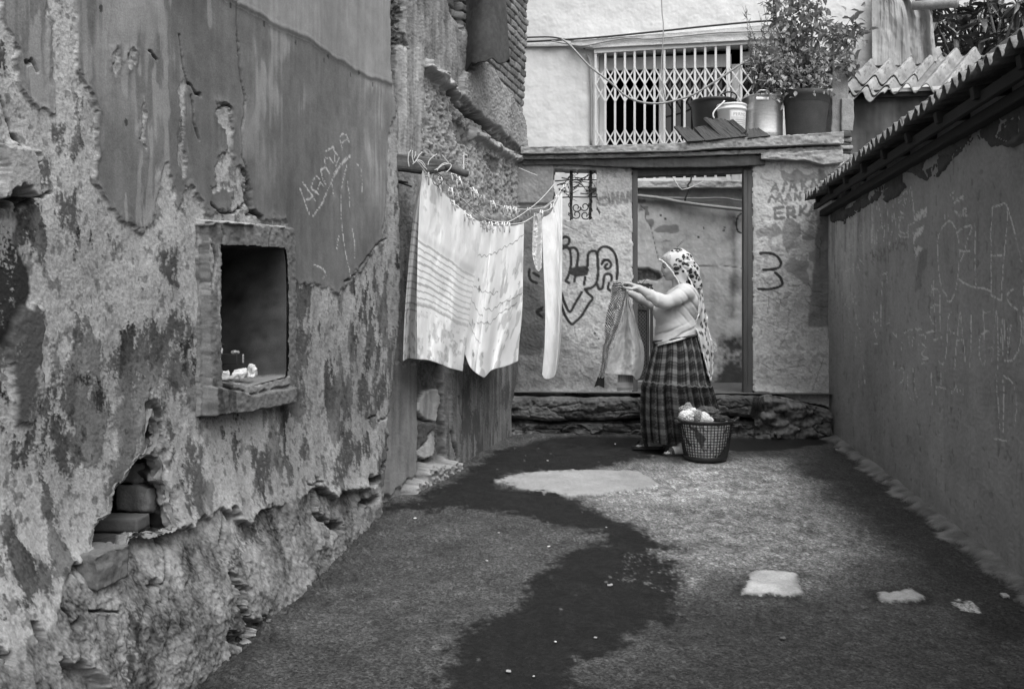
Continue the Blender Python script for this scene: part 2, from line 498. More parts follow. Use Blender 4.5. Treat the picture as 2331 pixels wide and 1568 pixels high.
    # dirt and crumbs heaped along the left-hand wall
    dl = X - (-.739 + .103 * (np.minimum(Y, 5.46) - 5.46))
    heap = ss(.14, .0, dl + .05 * fbm(X * 8, Y * 8, 91)) * (Y < 5.6) * (dl > -.3)
    Z = Z + heap * (.012 + .02 * np.maximum(0, fbm(X * 30, Y * 30, 92)))
    alb = alb * (1 - .35 * heap)
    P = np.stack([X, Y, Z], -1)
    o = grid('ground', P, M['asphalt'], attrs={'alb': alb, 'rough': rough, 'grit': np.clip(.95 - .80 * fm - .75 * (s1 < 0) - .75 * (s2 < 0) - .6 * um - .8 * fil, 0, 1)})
    o['kind'] = 'structure'; o['label'] = 'worn asphalt yard with a dark wet streak and pale concrete repairs'
build_ground()

# ================================================================== THE OLD PLASTERED HOUSE ON THE LEFT
def fl_A(u, z):
    return .098 * (5.46 - (A0[1] + AD[1] * u)) * ss(.62, -.35, z) ** 1.1
A1 = np.array([-.735, 5.46]); A0 = np.array([-.735 + .22 * (1.2 - 5.46), 1.2]); AD = (A1 - A0) / np.hypot(*(A1 - A0))
WA = Wall(A0, A1, fl_A)
old_house = thing('plastered_house', 'old house wall of flaking grey plaster with a small niche and a broken hole', 'house', (-1.3, 3.3, -.2))

kA = crop(0, 0, 1.867); kB = crop(0, 840, 1.862); kL = crop(0, 1200, 3.2529); kP = crop(600, 900, 3.92); kH = crop(160, 980, 3.5625); kN = crop(440, 480, 2.8); kZ = crop(720, 300, 4.128)
HOLE = [(735,90),(712,180),(690,240),(668,300),(690,400),(690,440),(640,470),(600,500),(540,600),(480,690),(432,720),(410,800),(410,880),(385,970),(330,1000),(280,1030),(240,1090),(225,1180),(215,1250),(200,1295),(280,1312),(400,1322),(440,1262),(490,1290),(530,1270),(545,1200),(570,1158),(680,1176),(800,1165),(890,1130),(955,1092),(930,1000),(895,900),(870,800),(850,730),(815,660),(820,600),(812,530),(780,480),(720,460),(770,380),(790,320),(800,280),(770,200)]
NICHE_OUT = [(95,150),(200,160),(560,190),(735,205),(745,330),(750,1290),(722,1330),(722,1412),(400,1480),(100,1520),(100,600),(85,420)]
NICHE_IN = [(213,325),(400,330),(668,348),(684,450),(690,700),(688,1190),(680,1230),(450,1290),(225,1265),(216,1000)]

def build_A():
    pxs = np.concatenate([[-4200, -2900], np.arange(-2000, -900, 22), np.arange(-900, -400, 8), np.arange(-400, -60, 3.0), np.arange(-60, 886, 2.05), np.arange(886, 960, 3.0)])
    pys = np.concatenate([[-900, -700], np.arange(-520, -200, 12), np.arange(-200, -12, 5), np.arange(-12, 1620, 2.05), [1660, 1720, 1800, 1950]])
    U, Z = WA.net(pxs, pys)
    cv = lambda pl, f=kA: WA.pts(f(pl))
    nz = lambda a, b, s, o=4: fbm(U * a, Z * b, s, o)
    wu = U + .016 * nz(9, 6, 1) + .007 * nz(45, 35, 2, 3); wz = Z + .024 * nz(9, 6, 3) + .010 * nz(45, 35, 4, 3)
    lo = nz(2.2, 1.6, 5, 4); streak = nz(42, 2.2, 6, 4); md = nz(9, 4.5, 7, 4); gr = nz(170, 150, 8, 3); bl = nz(13, 6.5, 9, 7) + .25 * nz(40, 22, 109, 4)
    # bare render
    raw = .270 * (1 + .20 * lo + .16 * md + .16 * gr + .10 * nz(30, 24, 108, 4)) * (1 - .25 * ss(.30, .60, nz(120, 100, 121, 2))) * (1 - .5 * ss(.55, .72, nz(34, 30, 122, 3)))
    # smooth coat of paint, still standing
    coat = sdp(wu, wz, cv([(330,-1100),(330,0),(335,160),(340,300),(400,430),(432,440),(447,520),(430,660),(415,820),(460,890),(500,940),(590,1040),(650,1076),(672,1040),(690,960),(705,880),(718,790),(730,750),(745,737),(775,800),(785,870),(795,930),(812,905),(850,845),(870,838),(900,905),(935,968),(1000,975),(1120,970),(1160,990),(1310,1025),(1330,1275),(1360,1300),(1400,1315),(1450,1298),(1500,1335),(1560,1290),(1640,1230),(1690,1150),(1735,1080),(1750,960),(1765,800),(1765,620),(1790,540),(1810,500),(1785,430),(1779,300),(1775,-1100)]), .6)
    coat2 = sdp(wu, wz, cv([(-30,-1100),(0,-60),(10,60),(50,130),(80,190),(88,230),(70,320),(75,370),(120,450),(190,524),(240,500),(240,420),(228,300),(225,140),(200,60),(190,-1100)]), .6)
    isl = np.minimum.reduce([sdp(wu, wz, cv(p)) for p in ([(835,355),(850,400),(835,430),(832,600),(850,700),(845,760),(830,815),(812,790),(800,720),(805,600),(815,480),(812,410)],
        [(990,480),(1030,475),(1050,520),(1060,600),(1055,720),(1100,780),(1120,880),(1110,970),(1040,985),(1060,900),(990,870),(985,760),(1040,700),(1030,600),(990,520)],
        [(870,838),(900,905),(935,968),(900,980),(860,960),(840,905),(855,850)],
        [(950,870),(1000,860),(1040,840),(1030,880),(960,900)],
        [(650,480),(655,520),(645,700),(635,640)], [(520,200),(535,250),(525,320),(505,270)], [(590,210),(610,240),(580,300),(560,260)])])
    isl = np.where(isl < .02, isl, np.minimum(isl, .35))
    coat = np.maximum(coat, -isl)
    coat = np.minimum(coat, coat2)
    patches = []
    for p in ([(210,580),(240,555),(275,560),(285,620),(260,690),(215,680)], [(125,760),(160,735),(205,750),(212,870),(170,900),(125,880)],
              [(720,1150),(760,1100),(800,1120),(815,1200),(810,1300),(760,1280),(720,1230)], [(770,1440),(800,1400),(870,1450),(885,1568),(790,1568)],
              [(250,900),(330,880),(360,980),(340,1040),(280,1040)]):
        patches.append(sdp(wu, wz, cv(p)))
    for p in ([(1145,490),(1195,470),(1230,530),(1215,620),(1190,715),(1150,700),(1160,600),(1130,580)], [(1510,560),(1570,400),(1600,385),(1620,470),(1580,600),(1540,655),(1505,650)],
              [(1640,170),(1680,160),(1690,290),(1670,335),(1635,330)], [(1700,200),(1760,130),(1765,250),(1710,310)], [(1250,510),(1275,500),(1270,545),(1240,560)], [(1510,690),(1590,670),(1590,770),(1540,830),(1505,790)],
              [(1300,-100),(1430,-60),(1410,0),(1350,60),(1310,130),(1300,270),(1285,180)],
              [(850,470),(930,480),(945,700),(900,740),(850,690)], [(1380,420),(1410,400),(1400,520),(1360,560)], [(640,1230),(690,1260),(740,1340),(760,1450),(740,1600),(600,1600),(600,1250)],
              [(770,360),(800,350),(800,420),(770,460)]):
        patches.append(sdp(wu, wz, cv(p, kB)))
    pat = np.minimum.reduce(patches)
    # flaked remnants of the same coat over the bare render
    reg = .30 + .25 * ss(.25, -.45, lo)
    low = ss(1.75, .9, Z)
    spots = bl + .22 * gr + .35 * md + .30 * nz(3.2, 1.6, 110, 3) - (.48 - .14 * low + .12 * lo)
    raised = sdp(wu, wz, cv([(40,-60),(80,-150),(165,-160),(160,120),(150,360),(100,385),(60,370),(30,250),(20,60)], kB))
    mould = sdp(wu, wz, cv([(-60,960),(40,940),(100,950),(90,1100),(100,1200),(90,1330),(60,1400),(50,1568),(-60,1600)]))
    mold2 = np.minimum.reduce([sdp(wu, wz, cv(p, kB)) for p in ([(-40,-40),(45,-40),(45,60),(20,130),(-40,150)], [(310,30),(330,20),(350,110),(390,130),(385,190),(320,200)], [(490,120),(550,30),(580,40),(600,130),(560,180),(530,130)],
              [(400,200),(440,140),(480,190),(485,250),(450,340),(390,300)], [(350,400),(395,390),(390,510),(350,545),(320,510)], [(890,0),(960,0),(970,200),(1000,290),(920,330),(880,200)], [(820,-10),(870,-20),(860,120),(830,110)],
              [(590,1190),(640,1200),(650,1330),(640,1500),(600,1580),(580,1400)], [(1000,1000),(1060,960),(1110,830),(1200,830),(1200,900),(1120,930),(1060,1000)], [(1050,1240),(1100,1190),(1140,1260),(1080,1310)])])
    m1 = ss(.004, -.004, coat + .006 * nz(70, 55, 117, 3)); mp_ = ss(.010, -.010, pat + .016 * nz(42, 28, 115, 5) + .012 * gr) * ss(-.75, -.15, nz(60, 40, 116, 4) + .5 * gr); msp = ss(-.05, .10, spots) * (1 - m1)
    top = sdp(U, Z + .01 * md, cv([(1000,-60),(1020,0),(1100,55),(1250,125),(1400,195),(1500,262),(1640,350),(1740,385),(1800,400),(1800,-1100)]), .5)
    coatc = .105 * (1 + .08 * streak + .18 * lo + .12 * md + .08 * gr + .12 * nz(24, 12, 111, 5))
    coatc = coatc * (1 + .45 * ss(0.9, 2.0, (U - 2.2)) * ss(1.35, 1.75, Z))
    coatc = coatc + .07 * ss(.12, .55, lo * .7 + streak * .3 + .4 * md) * ss(1.4, 2.0, Z)
    coatc = np.where(top < 0, .195 * (1 + .12 * streak + .14 * lo + .10 * md), coatc)
    coatc = coatc * (1 - .5 * np.exp(-((top + .01) / .022) ** 2))
    alb = raw
    alb = alb * (1 - msp * (.66 + .32 * np.clip(nz(6, 3, 112) + .3 * gr, -.6, 1)))
    alb = alb * (1 - mp_) + mp_ * .060 * (1 + .25 * md + .2 * gr)
    alb = alb * (1 - m1) + m1 * coatc
    flk = m1 * ss(.30, .5, nz(30, 5, 51, 4) * .7 + nz(5, 2, 52) * .6) * ss(2.9, 2.0, U)
    alb = alb * (1 - .75 * flk) + .75 * flk * .22
    mm = ss(.012, -.012, mould + .05 * bl)
    mottle = ss(-.25, .2, md + .5 * gr)
    alb = alb * (1 - mm) + mm * (.014 + .20 * ss(.30, .55, .6 * bl + .5 * md + .35 * gr))
    mm2 = ss(.012, -.02, mold2 + .03 * gr + .03 * bl + .015 * nz(50, 32, 120, 4))
    alb = alb * (1 - mm2 * (.70 + .25 * mottle))
    rm = ss(.01, -.01, raised)
    alb = alb * (1 - rm) + rm * (.05 + .13 * ss(-.1, .5, bl + .3 * gr))
    # relief
    W = .0008 * gr * (1 - .75 * m1) + .0035 * md * (1 - m1) + .0014 * nz(35, 30, 113, 4) * (1 - .7 * m1) + .010 * lo
    W = W + m1 * .0055 + .0035 * m1 * np.exp(-(coat / .02) ** 2) * (1 + nz(8, 8, 114)) + mp_ * .002 + msp * .0015 + rm * .016
    W = W - .004 * mm
    # broken lower courses, below the last of the render
    ledge = sdp(wu, wz, cv([(-200,1700),(-200,1330),(300,1180),(480,900),(520,700),(600,545),(720,480),(1000,470),(1060,340),(1340,320),(1390,288),(1500,297),(1560,250),(1620,200),(1780,150),(1800,170),(1900,150),(1920,200),(2010,245),(2060,175),(2180,140),(2300,60),(2400,40),(2520,-20),(2700,40),(2850,-20),(3100,-60),(3200,1700)], kL), .5)
    lm = ss(.008, -.012, ledge)
    f1, f2, cid = cells(wu * 5.5, wz * 6.5, 5)
    c1, c2, cid2 = cells(wu * 14, wz * 14, 9)
    chm = ss(-.05, .45, nz(2.6, 3.2, 34, 3)); rub = chm * (.013 * np.clip((f2 - f1) * 2.2, 0, 1) + .020 * (cid - .5)) + .004 * np.clip((c2 - c1) * 2, 0, 1) + .012 * (.6 - np.abs(nz(4.5, 5.5, 31, 5))) + .005 * (.5 - np.abs(nz(19, 20, 32, 4))) + .004 * nz(75, 75, 33)
    lmk = np.maximum(ss(-.25, .35, nz(2.3, 2.3, 123, 3)), ss(.25, .0, np.abs(U - cv([(1500, 290)], kL)[0][0]) - .1) * .8)
    W = W * (1 - .5 * lm) + lm * (rub * ss(0.0, .10, -ledge) - .034 * ss(.30, .0, -ledge) * lmk)
    W = W + .014 * lmk * np.exp(-(np.maximum(ledge, 0) / .035) ** 2) * (1 - lm)
    alb = alb * (1 - lm) + lm * (.150 * (1 + .32 * md + .36 * gr + .20 * lo + .50 * bl + .25 * nz(48, 48, 118, 3)) * (1 - .30 * ss(.05, .0, np.abs(nz(4.5, 5.5, 31, 5))) * ss(-.2, .3, nz(5, 5, 119))) * (1 - .35 * chm * ss(.06, .0, f2 - f1)) * (1 - mm2 * .6) * (1 - .4 * mp_))
    # overhang near the lower left, cracks, small holes
    ov = sdp(wu, wz, cv([(470,1420),(522,1290),(560,1310),(620,1345),(690,1320),(740,1390),(820,1450),(920,1568),(1000,1750),(500,1750),(430,1568)], kL))
    W = W - .06 * ss(.006, -.02, ov) + .035 * ss(-.02, -.22, ov)
    for c, rx, rz in (((332, 1075), .020, .030), ((1855, 195), .040, .026), ((1260, 750), .026, .018), ((60, 1300), .02, .02)):
        q = cv([c], kL)[0]
        dd = np.hypot((wu - q[0]) / rx, (wz - q[1]) / rz)
        W = W - .06 * ss(1.1, .7, dd)
    q = cv([(1230, 1070)], kP)[0]; dd = np.hypot((wu - q[0]) / .10, (wz - q[1]) / .035); W = W - .10 * ss(1.1, .6, dd)
    bigc = [cv(p, kL) for p in ([(1850,700),(1900,770),(1930,830),(1890,900),(1930,970),(1960,1050),(2010,1140),(1850,1190)], [(2010,1140),(1990,1060),(2130,1030)])]
    bigc += [cv(p, kP) for p in ([(690,1110),(690,1200),(690,1300),(690,1420),(820,1480),(930,1520)], [(1290,950),(1340,900),(1370,800)], [(1120,1340),(1250,1260)], [(1330,1370),(1340,1290)])]
    dk = dline(wu, wz, bigc); W = W - .055 * ss(.030, .006, dk + .008 * gr)
    thin = [cv(p) for p in ([(820,160),(830,290),(845,360),(880,415),(915,435)], [(1075,0),(1078,200),(1090,350),(1110,470),(1092,590),(1100,720),(1130,830),(1122,900),(1130,965),(1180,985)], [(870,440),(880,560),(905,640)], [(990,490),(1020,478),(1050,500)],
              [(955,930),(1010,972),(1060,970),(1110,930)], [(110,290),(140,275),(160,330)], [(670,230),(710,270)], [(0,450),(40,600),(85,690),(105,720),(110,860),(120,900)], [(60,960),(120,910),(215,880)], [(1560,1290),(1590,1270),(1640,1215),(1690,1150),(1735,1100),(1765,1090)])]
    thin += [cv(p, kL) for p in ([(1335,380),(1370,460),(1350,620),(1300,750),(1300,880)], [(1480,760),(1500,700)], [(650,560),(620,650),(660,760)], [(1780,150),(1790,250),(1775,430)], [(500,900),(560,960),(620,1090),(650,990)], [(720,950),(960,960)])]
    thin += [cv([(680,330),(682,250),(690,200)], kB), cv([(1190,480),(1250,455),(1280,510),(1390,440)], kP), cv([(110,1390),(200,1360),(300,1320)], kP), cv([(600,1080),(640,1110),(740,1090)], kP), cv([(700,1120),(760,1200),(810,1220),(825,1350)], kP)]
    dt = dline(U + .005 * nz(30, 30, 61), Z + .008 * nz(30, 30, 62), thin)
    W = W - .016 * ss(.0075, .001, dt)
    alb = alb * (1 - .8 * ss(.006, .001, dt)) * (1 - .55 * ss(.028, .006, dk))
    wide = dline(wu, wz, [cv([(1110,800),(1130,870),(1130,960),(1180,985)]), cv([(1110,870),(1128,970)])]); W = W - .02 * ss(.02, .006, wide); alb = alb * (1 - .6 * ss(.02, .006, wide))
    slab = sdp(wu, wz, cv([(-60,690),(60,690),(105,710),(115,860),(100,900),(60,910),(-60,890)])); W = W + .05 * ss(.006, -.006, slab); alb = np.where(slab < 0, .20 * (1 + .2 * md + .1 * gr), alb)
    pit = sdp(wu, wz, cv([(-60,890),(70,898),(60,930),(20,960),(-60,960)])); W = W - .10 * ss(.006, -.01, pit)
    # string course line and nail holes
    W = W + .004 * np.exp(-((top + .02) / .012) ** 2)
    for c in ((1047,25),(1200,110),(1345,197),(1476,275),(1496,258),(1595,340),(1630,335),(1690,385),(450,40),(560,560)):
        q = cv([c])[0]; alb = alb * (1 - .75 * (np.hypot(U - q[0], (Z - q[1]) * .7) < .009))
    # chalk scratches
    chalk = [cv(p, kZ) for p in ([(60,670),(120,850),(150,920)], [(80,600),(140,680),(210,795)], [(105,780),(175,750)], [(165,650),(180,580),(210,540),(235,560),(280,640)], [(165,650),(235,725)], [(215,690),(250,610)],
             [(255,470),(265,540),(300,615)], [(255,470),(300,460),(330,490),(335,530)], [(295,370),(300,430),(320,490)], [(295,370),(330,355),(360,375),(385,415)], [(305,290),(380,245)], [(380,230),(385,290),(395,400)], [(385,290),(425,330)], [(440,350),(405,435)],
             [(480,285),(460,210),(445,150),(490,110),(525,130),(530,160)], [(470,210),(530,165),(545,190)],
             [(555,335),(520,370),(450,430),(390,530),(350,620),(310,710),(280,790),(230,870),(185,940)], [(530,410),(510,470),(490,540),(465,660),(458,820),(462,1000),(470,1120),(500,1350),(545,1560)],
             [(525,600),(540,700),(550,850)], [(560,1040),(580,1190),(585,1370)], [(185,1430),(260,1465),(300,1530),(270,1568)], [(620,420),(655,480),(665,690)], [(365,610),(380,740)], [(430,1140),(400,1270)])]
    dc = dline(U + .004 * nz(60, 60, 71), Z + .004 * nz(60, 60, 72), [smooth_line(p, 4) for p in chalk])
    cm = ss(.0062, .0030, dc) * ss(-.65, .0, nz(120, 120, 73, 2))
    fat = dline(U, Z, [cv([(555,335),(450,425),(390,520)], kZ)]); cm = np.maximum(cm, ss(.013, .007, fat) * ss(-.4, .2, nz(110, 110, 74, 2)))
    alb = alb * (1 - .8 * cm) + .8 * cm * .45
    # the hole: broken-off render and dark core
    hole = sdp(U + .006 * nz(30, 30, 81), Z + .006 * nz(30, 30, 82), cv(HOLE, kH))
    rimq = np.exp(-(np.maximum(hole, 0) / .03) ** 2) * ss(0, .10, U - cv([(700, 600)], kH)[0][0])
    W = W * 1.0 + .02 * rimq
    hm = ss(.004, -.012, hole)
    broken = ss(.07, .0, hole + .025 * nz(12, 12, 84)) * (U > cv([(700, 500)], kH)[0][0]) * (hole > -.02); W = W - .035 * broken + .012 * broken * nz(30, 30, 85); alb = alb * (1 - .35 * broken)
    # niche opening
    ni = sdp(U, Z, cv(NICHE_IN, kN))
    # rounded, crumbling end of the wall
    edge_pts = kA([(1768,-200),(1772,0),(1776,200),(1785,400),(1812,490),(1818,540),(1820,700),(1818,900),(1826,1030),(1832,1100),(1828,1300),(1822,1500)]) + kB([(1812,20),(1800,120),(1795,230),(1785,330),(1775,420),(1770,520),(1760,620),(1752,700),(1738,760),(1730,800),(1722,900)])
    ep = np.array(WA.pts(edge_pts)); o_ = np.argsort(ep[:, 1])
    ue = np.interp(Z, ep[o_, 1], ep[o_, 0]) + .010 * nz(3, 14, 95, 4) + .012 * ss(1.2, .3, Z) * nz(3, 30, 96, 3)
    ex = np.maximum(U - ue, 0); Uc = np.minimum(U, ue)
    Wt = W + WA.f(U, Z)
    nearE = ss(.10, 0, ue - U); Wt = Wt - .02 * nearE * ss(1.0, .4, Z) * (1 + nz(10, 10, 97)) - ex * 2.5
    alb = np.where(ex > .03, .12, alb)
    P = WA.pos(Uc, Z, Wt)
    qc = (ni[:-1, :-1] > .010) & (ni[1:, 1:] > .010) & (ni[1:, :-1] > .010) & (ni[:-1, 1:] > .010)
    hq = hole; qc = qc & ((hq[:-1, :-1] > -.006) | (hq[1:, 1:] > -.006) | (hq[1:, :-1] > -.006) | (hq[:-1, 1:] > -.006))
    wall = grid('wall', P, M['plaster'], old_house, keep=qc, attrs={'alb': alb})
    return wall
wall_A = build_A()

def build_niche():
    pol = WA.pts(kN(NICHE_IN)); out = WA.pts(kN(NICHE_OUT))
    pxs = np.arange(425, 680, 2.0); pys = np.arange(470, 975, 2.0)
    U, Z = WA.net(pxs, pys)
    nz = lambda a, b, s, o=4: fbm(U * a, Z * b, s, o)
    ins = sdp(U + .003 * nz(40, 40, 1), Z + .003 * nz(40, 40, 2), pol); o_ = sdp(U + .006 * nz(20, 20, 3), Z + .006 * nz(20, 20, 4), out)
    cv = lambda pl: WA.pts(kN(pl))
    W = .040 + .003 * nz(60, 60, 5) + .004 * nz(10, 5, 6)
    sill = sdp(U + .006 * nz(20, 20, 13), Z + .008 * nz(20, 20, 14), cv([(225,1262),(450,1290),(684,1215),(680,1290),(580,1310),(480,1335),(410,1350),(330,1315),(250,1300)]))
    lowr = sdp(U, Z + .003 * nz(20, 20, 15), cv([(235,1310),(330,1330),(410,1358),(480,1340),(722,1300),(722,1412),(400,1480),(140,1512),(140,1300)]))
    W = W + .025 * ss(.004, -.004, lowr) + .012 * ss(.004, -.004, sill)
    toplip = sdp(U + .008 * nz(25, 25, 23), Z + .008 * nz(25, 25, 24), cv([(85,130),(200,135),(300,165),(420,160),(560,170),(735,198),(735,215),(560,195),(300,190),(200,180),(85,200)]))
    W = W + .02 * ss(.004, -.004, toplip)
    left = sdp(U + .006 * nz(16, 16, 25), Z, cv([(60,100),(118,180),(122,560),(135,640),(135,1200),(140,1520),(60,1540)])); W = W - .028 * ss(.006, -.006, left)
    W = np.where(o_ > -.012, W - .09 * ss(-.012, .004, o_), W)
    alb = .115 * (1 + .25 * nz(14, 3, 7) + .15 * nz(80, 80, 8))
    alb = np.where(toplip < 0, .24, alb); alb = np.where(sill < 0, .19 * (1 + .2 * nz(40, 40, 9)), alb)
    fl = ss(.12, .35, nz(16, 5, 10) + .5 * nz(50, 30, 11)) * (U < cv([(240, 700)])[0][0]); alb = alb * (1 - fl) + fl * .22
    dk = ss(.1, .4, nz(12, 6, 12)) * (Z < cv([(200, 900)])[0][1]) * (U < cv([(320, 700)])[0][0]); alb = alb * (1 - .65 * dk)
    ck = dline(U + .003 * nz(30, 30, 33), Z, [cv([(566,190),(556,260),(550,340)]), cv([(215,190),(240,260),(225,320)]), cv([(150,330),(175,420),(150,620)])]); W = W - .014 * ss(.006, .001, ck); alb = alb * (1 - .7 * ss(.006, .001, ck))
    keep = ~((np.maximum.reduce([ins[:-1, :-1], ins[1:, 1:], ins[1:, :-1], ins[:-1, 1:]]) < 0) | (np.minimum.reduce([o_[:-1, :-1], o_[1:, 1:], o_[1:, :-1], o_[:-1, 1:]]) > .012))
    n3 = np.array([WA.n[0], WA.n[1], 0])
    grid('niche_surround', WA.pos(U, Z, W + WA.f(U, Z)), M['plaster'], old_house, keep=keep, attrs={'alb': alb})
    # the recess behind it: sides, back and a floor of rough mortar
    pu = np.array(pol); dep = .36
    c = pu.mean(0); pu = c + (pu - c) * 1.0
    n = 24; V = []; A = []
    ring = []
    for i in range(len(pu)):
        a = pu[i]; b = pu[(i + 1) % len(pu)]; kx = max(2, int(np.hypot(*(b - a)) / .012))
        ring += [a + (b - a) * t / kx for t in range(kx)]
    ring = np.array(ring); m_ = len(ring)
    dd = np.concatenate([[.0, -.026], np.linspace(-.024, dep, n - 2)])
    UU = np.repeat(ring[:, 0][None], n, 0); ZZ = np.repeat(ring[:, 1][None], n, 0); WW = -np.repeat(dd[:, None], m_, 1)
    UU0 = UU; sc_ = 1 + .06 * np.repeat(dd[:, None], m_, 1) / dep * (ZZ > c[1] - .2)
    UU = c[0] + (UU - c[0]) * sc_; UU[0] = c[0] + (UU[0] - c[0]) * 1.08; ZZ[0] = c[1] + (ZZ[0] - c[1]) * 1.05
    r = fbm(UU * 20 + WW * 13, ZZ * 20 - WW * 9, 44); UU = UU + .008 * r * (dd[:, None] > .02); ZZ = ZZ + .008 * fbm(UU * 18 - WW * 15, ZZ * 18 + WW * 12, 45) * (dd[:, None] > .02)
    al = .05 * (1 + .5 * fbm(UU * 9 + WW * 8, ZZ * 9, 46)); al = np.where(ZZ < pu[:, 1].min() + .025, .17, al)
    P = WA.pos(UU, ZZ, WW); P = np.concatenate([P, P[:, :1]], 1); al = np.concatenate([al, al[:, :1]], 1)
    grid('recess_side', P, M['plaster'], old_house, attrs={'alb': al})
    u0, u1 = ring[:, 0].min() - .1, ring[:, 0].max() + .1; z0, z1 = ring[:, 1].min() - .05, ring[:, 1].max() + .05
    U2, Z2 = np.meshgrid(np.linspace(u0, u1, 60), np.linspace(z1, z0, 110))
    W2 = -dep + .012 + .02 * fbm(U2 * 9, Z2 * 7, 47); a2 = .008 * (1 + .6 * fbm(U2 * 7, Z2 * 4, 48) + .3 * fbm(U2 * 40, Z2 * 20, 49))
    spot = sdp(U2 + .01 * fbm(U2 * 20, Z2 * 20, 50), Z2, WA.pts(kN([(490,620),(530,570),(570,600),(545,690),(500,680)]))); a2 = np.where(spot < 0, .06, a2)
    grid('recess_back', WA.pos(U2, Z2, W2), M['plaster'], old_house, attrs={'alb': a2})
build_niche()

def build_cavity():
    pol = np.array(WA.pts(kH(HOLE))); ring = []
    for i in range(len(pol)):
        a = pol[i]; b = pol[(i + 1) % len(pol)]; k = max(2, int(np.hypot(*(b - a)) / .006)); ring += [a + (b - a) * t / k for t in range(k)]
    ring = np.array(ring); ring = ring + .007 * np.stack([fbm(ring[:, 0] * 60, ring[:, 1] * 60, 1), fbm(ring[:, 0] * 60, ring[:, 1] * 60, 2)], 1)
    c = np.array([pol[:, 0].mean(), pol[:, 1].mean() - .02]); D = np.array([-.004, .010, .022, .036, .05, .08, .14, .22, .30, .34]); S = np.array([1.03, 1.0, .985, .99, 1.05, 1.18, 1.3, 1.36, 1.38, 1.38])
    UU = []; ZZ = []; WW = []
    for d, s in zip(D, S):
        u = c[0] + (ring[:, 0] - c[0]) * s; z = c[1] + (ring[:, 1] - c[1]) * (1 + (s - 1) * .5)
        n = .012 * min(1, d / .02 + .2); u = u + n * fbm(ring[:, 0] * 30 + d * 40, ring[:, 1] * 30, 5); z = z + n * fbm(ring[:, 0] * 30, ring[:, 1] * 30 + d * 40, 6); UU.append(u); ZZ.append(z); WW.append(WA.f(ring[:, 0], ring[:, 1]) - d)
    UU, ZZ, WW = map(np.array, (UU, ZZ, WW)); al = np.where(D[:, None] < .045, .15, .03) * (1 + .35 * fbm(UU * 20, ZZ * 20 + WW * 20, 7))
    P = WA.pos(UU, ZZ, WW); P = np.concatenate([P, P[:, :1]], 1); al = np.concatenate([al, al[:, :1]], 1)
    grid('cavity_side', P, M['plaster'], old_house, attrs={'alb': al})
    U2, Z2 = np.meshgrid(np.linspace(UU.min() - .05, UU.max() + .05, 70), np.linspace(ZZ.max() + .05, ZZ.min() - .05, 70)); f1, f2, cid = cells(U2 * 7, Z2 * 9, 4)
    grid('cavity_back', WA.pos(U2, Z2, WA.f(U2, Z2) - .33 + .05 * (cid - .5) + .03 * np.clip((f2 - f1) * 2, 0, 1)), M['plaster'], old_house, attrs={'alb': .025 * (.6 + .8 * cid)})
build_cavity()

# masonry showing inside the broken hole
def hole_stones():
    def deep(x, y, w):
        (px, py), = kH([(x, y)]); u0, z0 = WA.uz(px, py); w = w + float(WA.f(np.array(u0), np.array(z0))); rx = (px - CX) / F
        t = (w + WA.o @ WA.n) / (rx * WA.n[0] + WA.n[1]); return np.array([t * rx, t, H - (py - HY) / F * t])
    for (x, y, sx, sy, sz, dpt, a, seed) in ((655, 590, .115, .12, .062, .11, .06, 3), (700, 830, .145, .14, .075, .10, -.10, 4), (700, 230, .05, .06, .07, .06, .2, 5), (745, 400, .035, .06, .06, .05, 0, 6), (730, 1090, .15, .12, .04, .16, .03, 7), (745, 1010, .06, .05, .05, .20, .3, 8)):
        u, z = WA.pts(kH([(x, y)]))[0]
        V, Fc = rough_block((sx * 1.25, sy, sz * 1.25), .008, .012, seed, 22, .3)
        ca, sa = math.cos(a), math.sin(a)
        V = V @ np.array([[ca, 0, sa], [0, 1, 0], [-sa, 0, ca]])
        p = deep(x, y, -dpt - .02)
        ax = np.array([[WA.d[0], WA.d[1], 0], [-WA.n[0], -WA.n[1], 0], [0, 0, 1]])
        weld(mk('rubble_stone', V @ ax + p, Fc, M['stone'], old_house))
    u, z = WA.pts(kH([(300, 1430)]))[0]
    V, Fc = rough_block((.15, .12, .105), .008, .006, 31, 30, .10)
    p = WA.pos(np.array(u), np.array(z), WA.f(np.array(u), np.array(z)) - .015); ax = np.array([[WA.d[0], WA.d[1], 0], [-WA.n[0], -WA.n[1], 0], [0, 0, 1]])
    weld(mk('rubble_stone', V @ ax + p, Fc, M['stone'], old_house))
    for (x, y, lab, rot, sd) in ((445, 1050, 'upper loose dark brick lying in the broken hole of the plastered wall', .16, 11), (385, 1215, 'lower loose dark brick under another in the broken hole of the plastered wall', .05, 12)):
        u, z = WA.pts(kH([(x, y)]))[0]
        V, Fc = rough_block((.125 if sd == 12 else .10, .19, .046), .0025, .009, sd, 30, .06)
        ca, sa = math.cos(rot), math.sin(rot)
        V = V @ np.array([[ca, sa, 0], [-sa, ca, 0], [0, 0, 1]])
        p = deep(x, y, -.13)
        o = weld(mk('brick', V @ ax + p, Fc, M['brick'])); tag(o, lab, 'brick', 'loose bricks in the hole')
hole_stones()

# ================================================================== THE NARROW WEATHERED HOUSE BEYOND IT
kC = crop(900, 0, 2.24); kD = crop(900, 600, 2.24); kQ = crop(950, 0, 3.92)
WB = Wall((-1.10, 4.57), (-.02, 8.10))
brick_house = thing('brick_house', 'narrow weathered house with bare bricks high up and rough crumbling render behind the hanging washing', 'house', (-.4, 6.9, -.1))

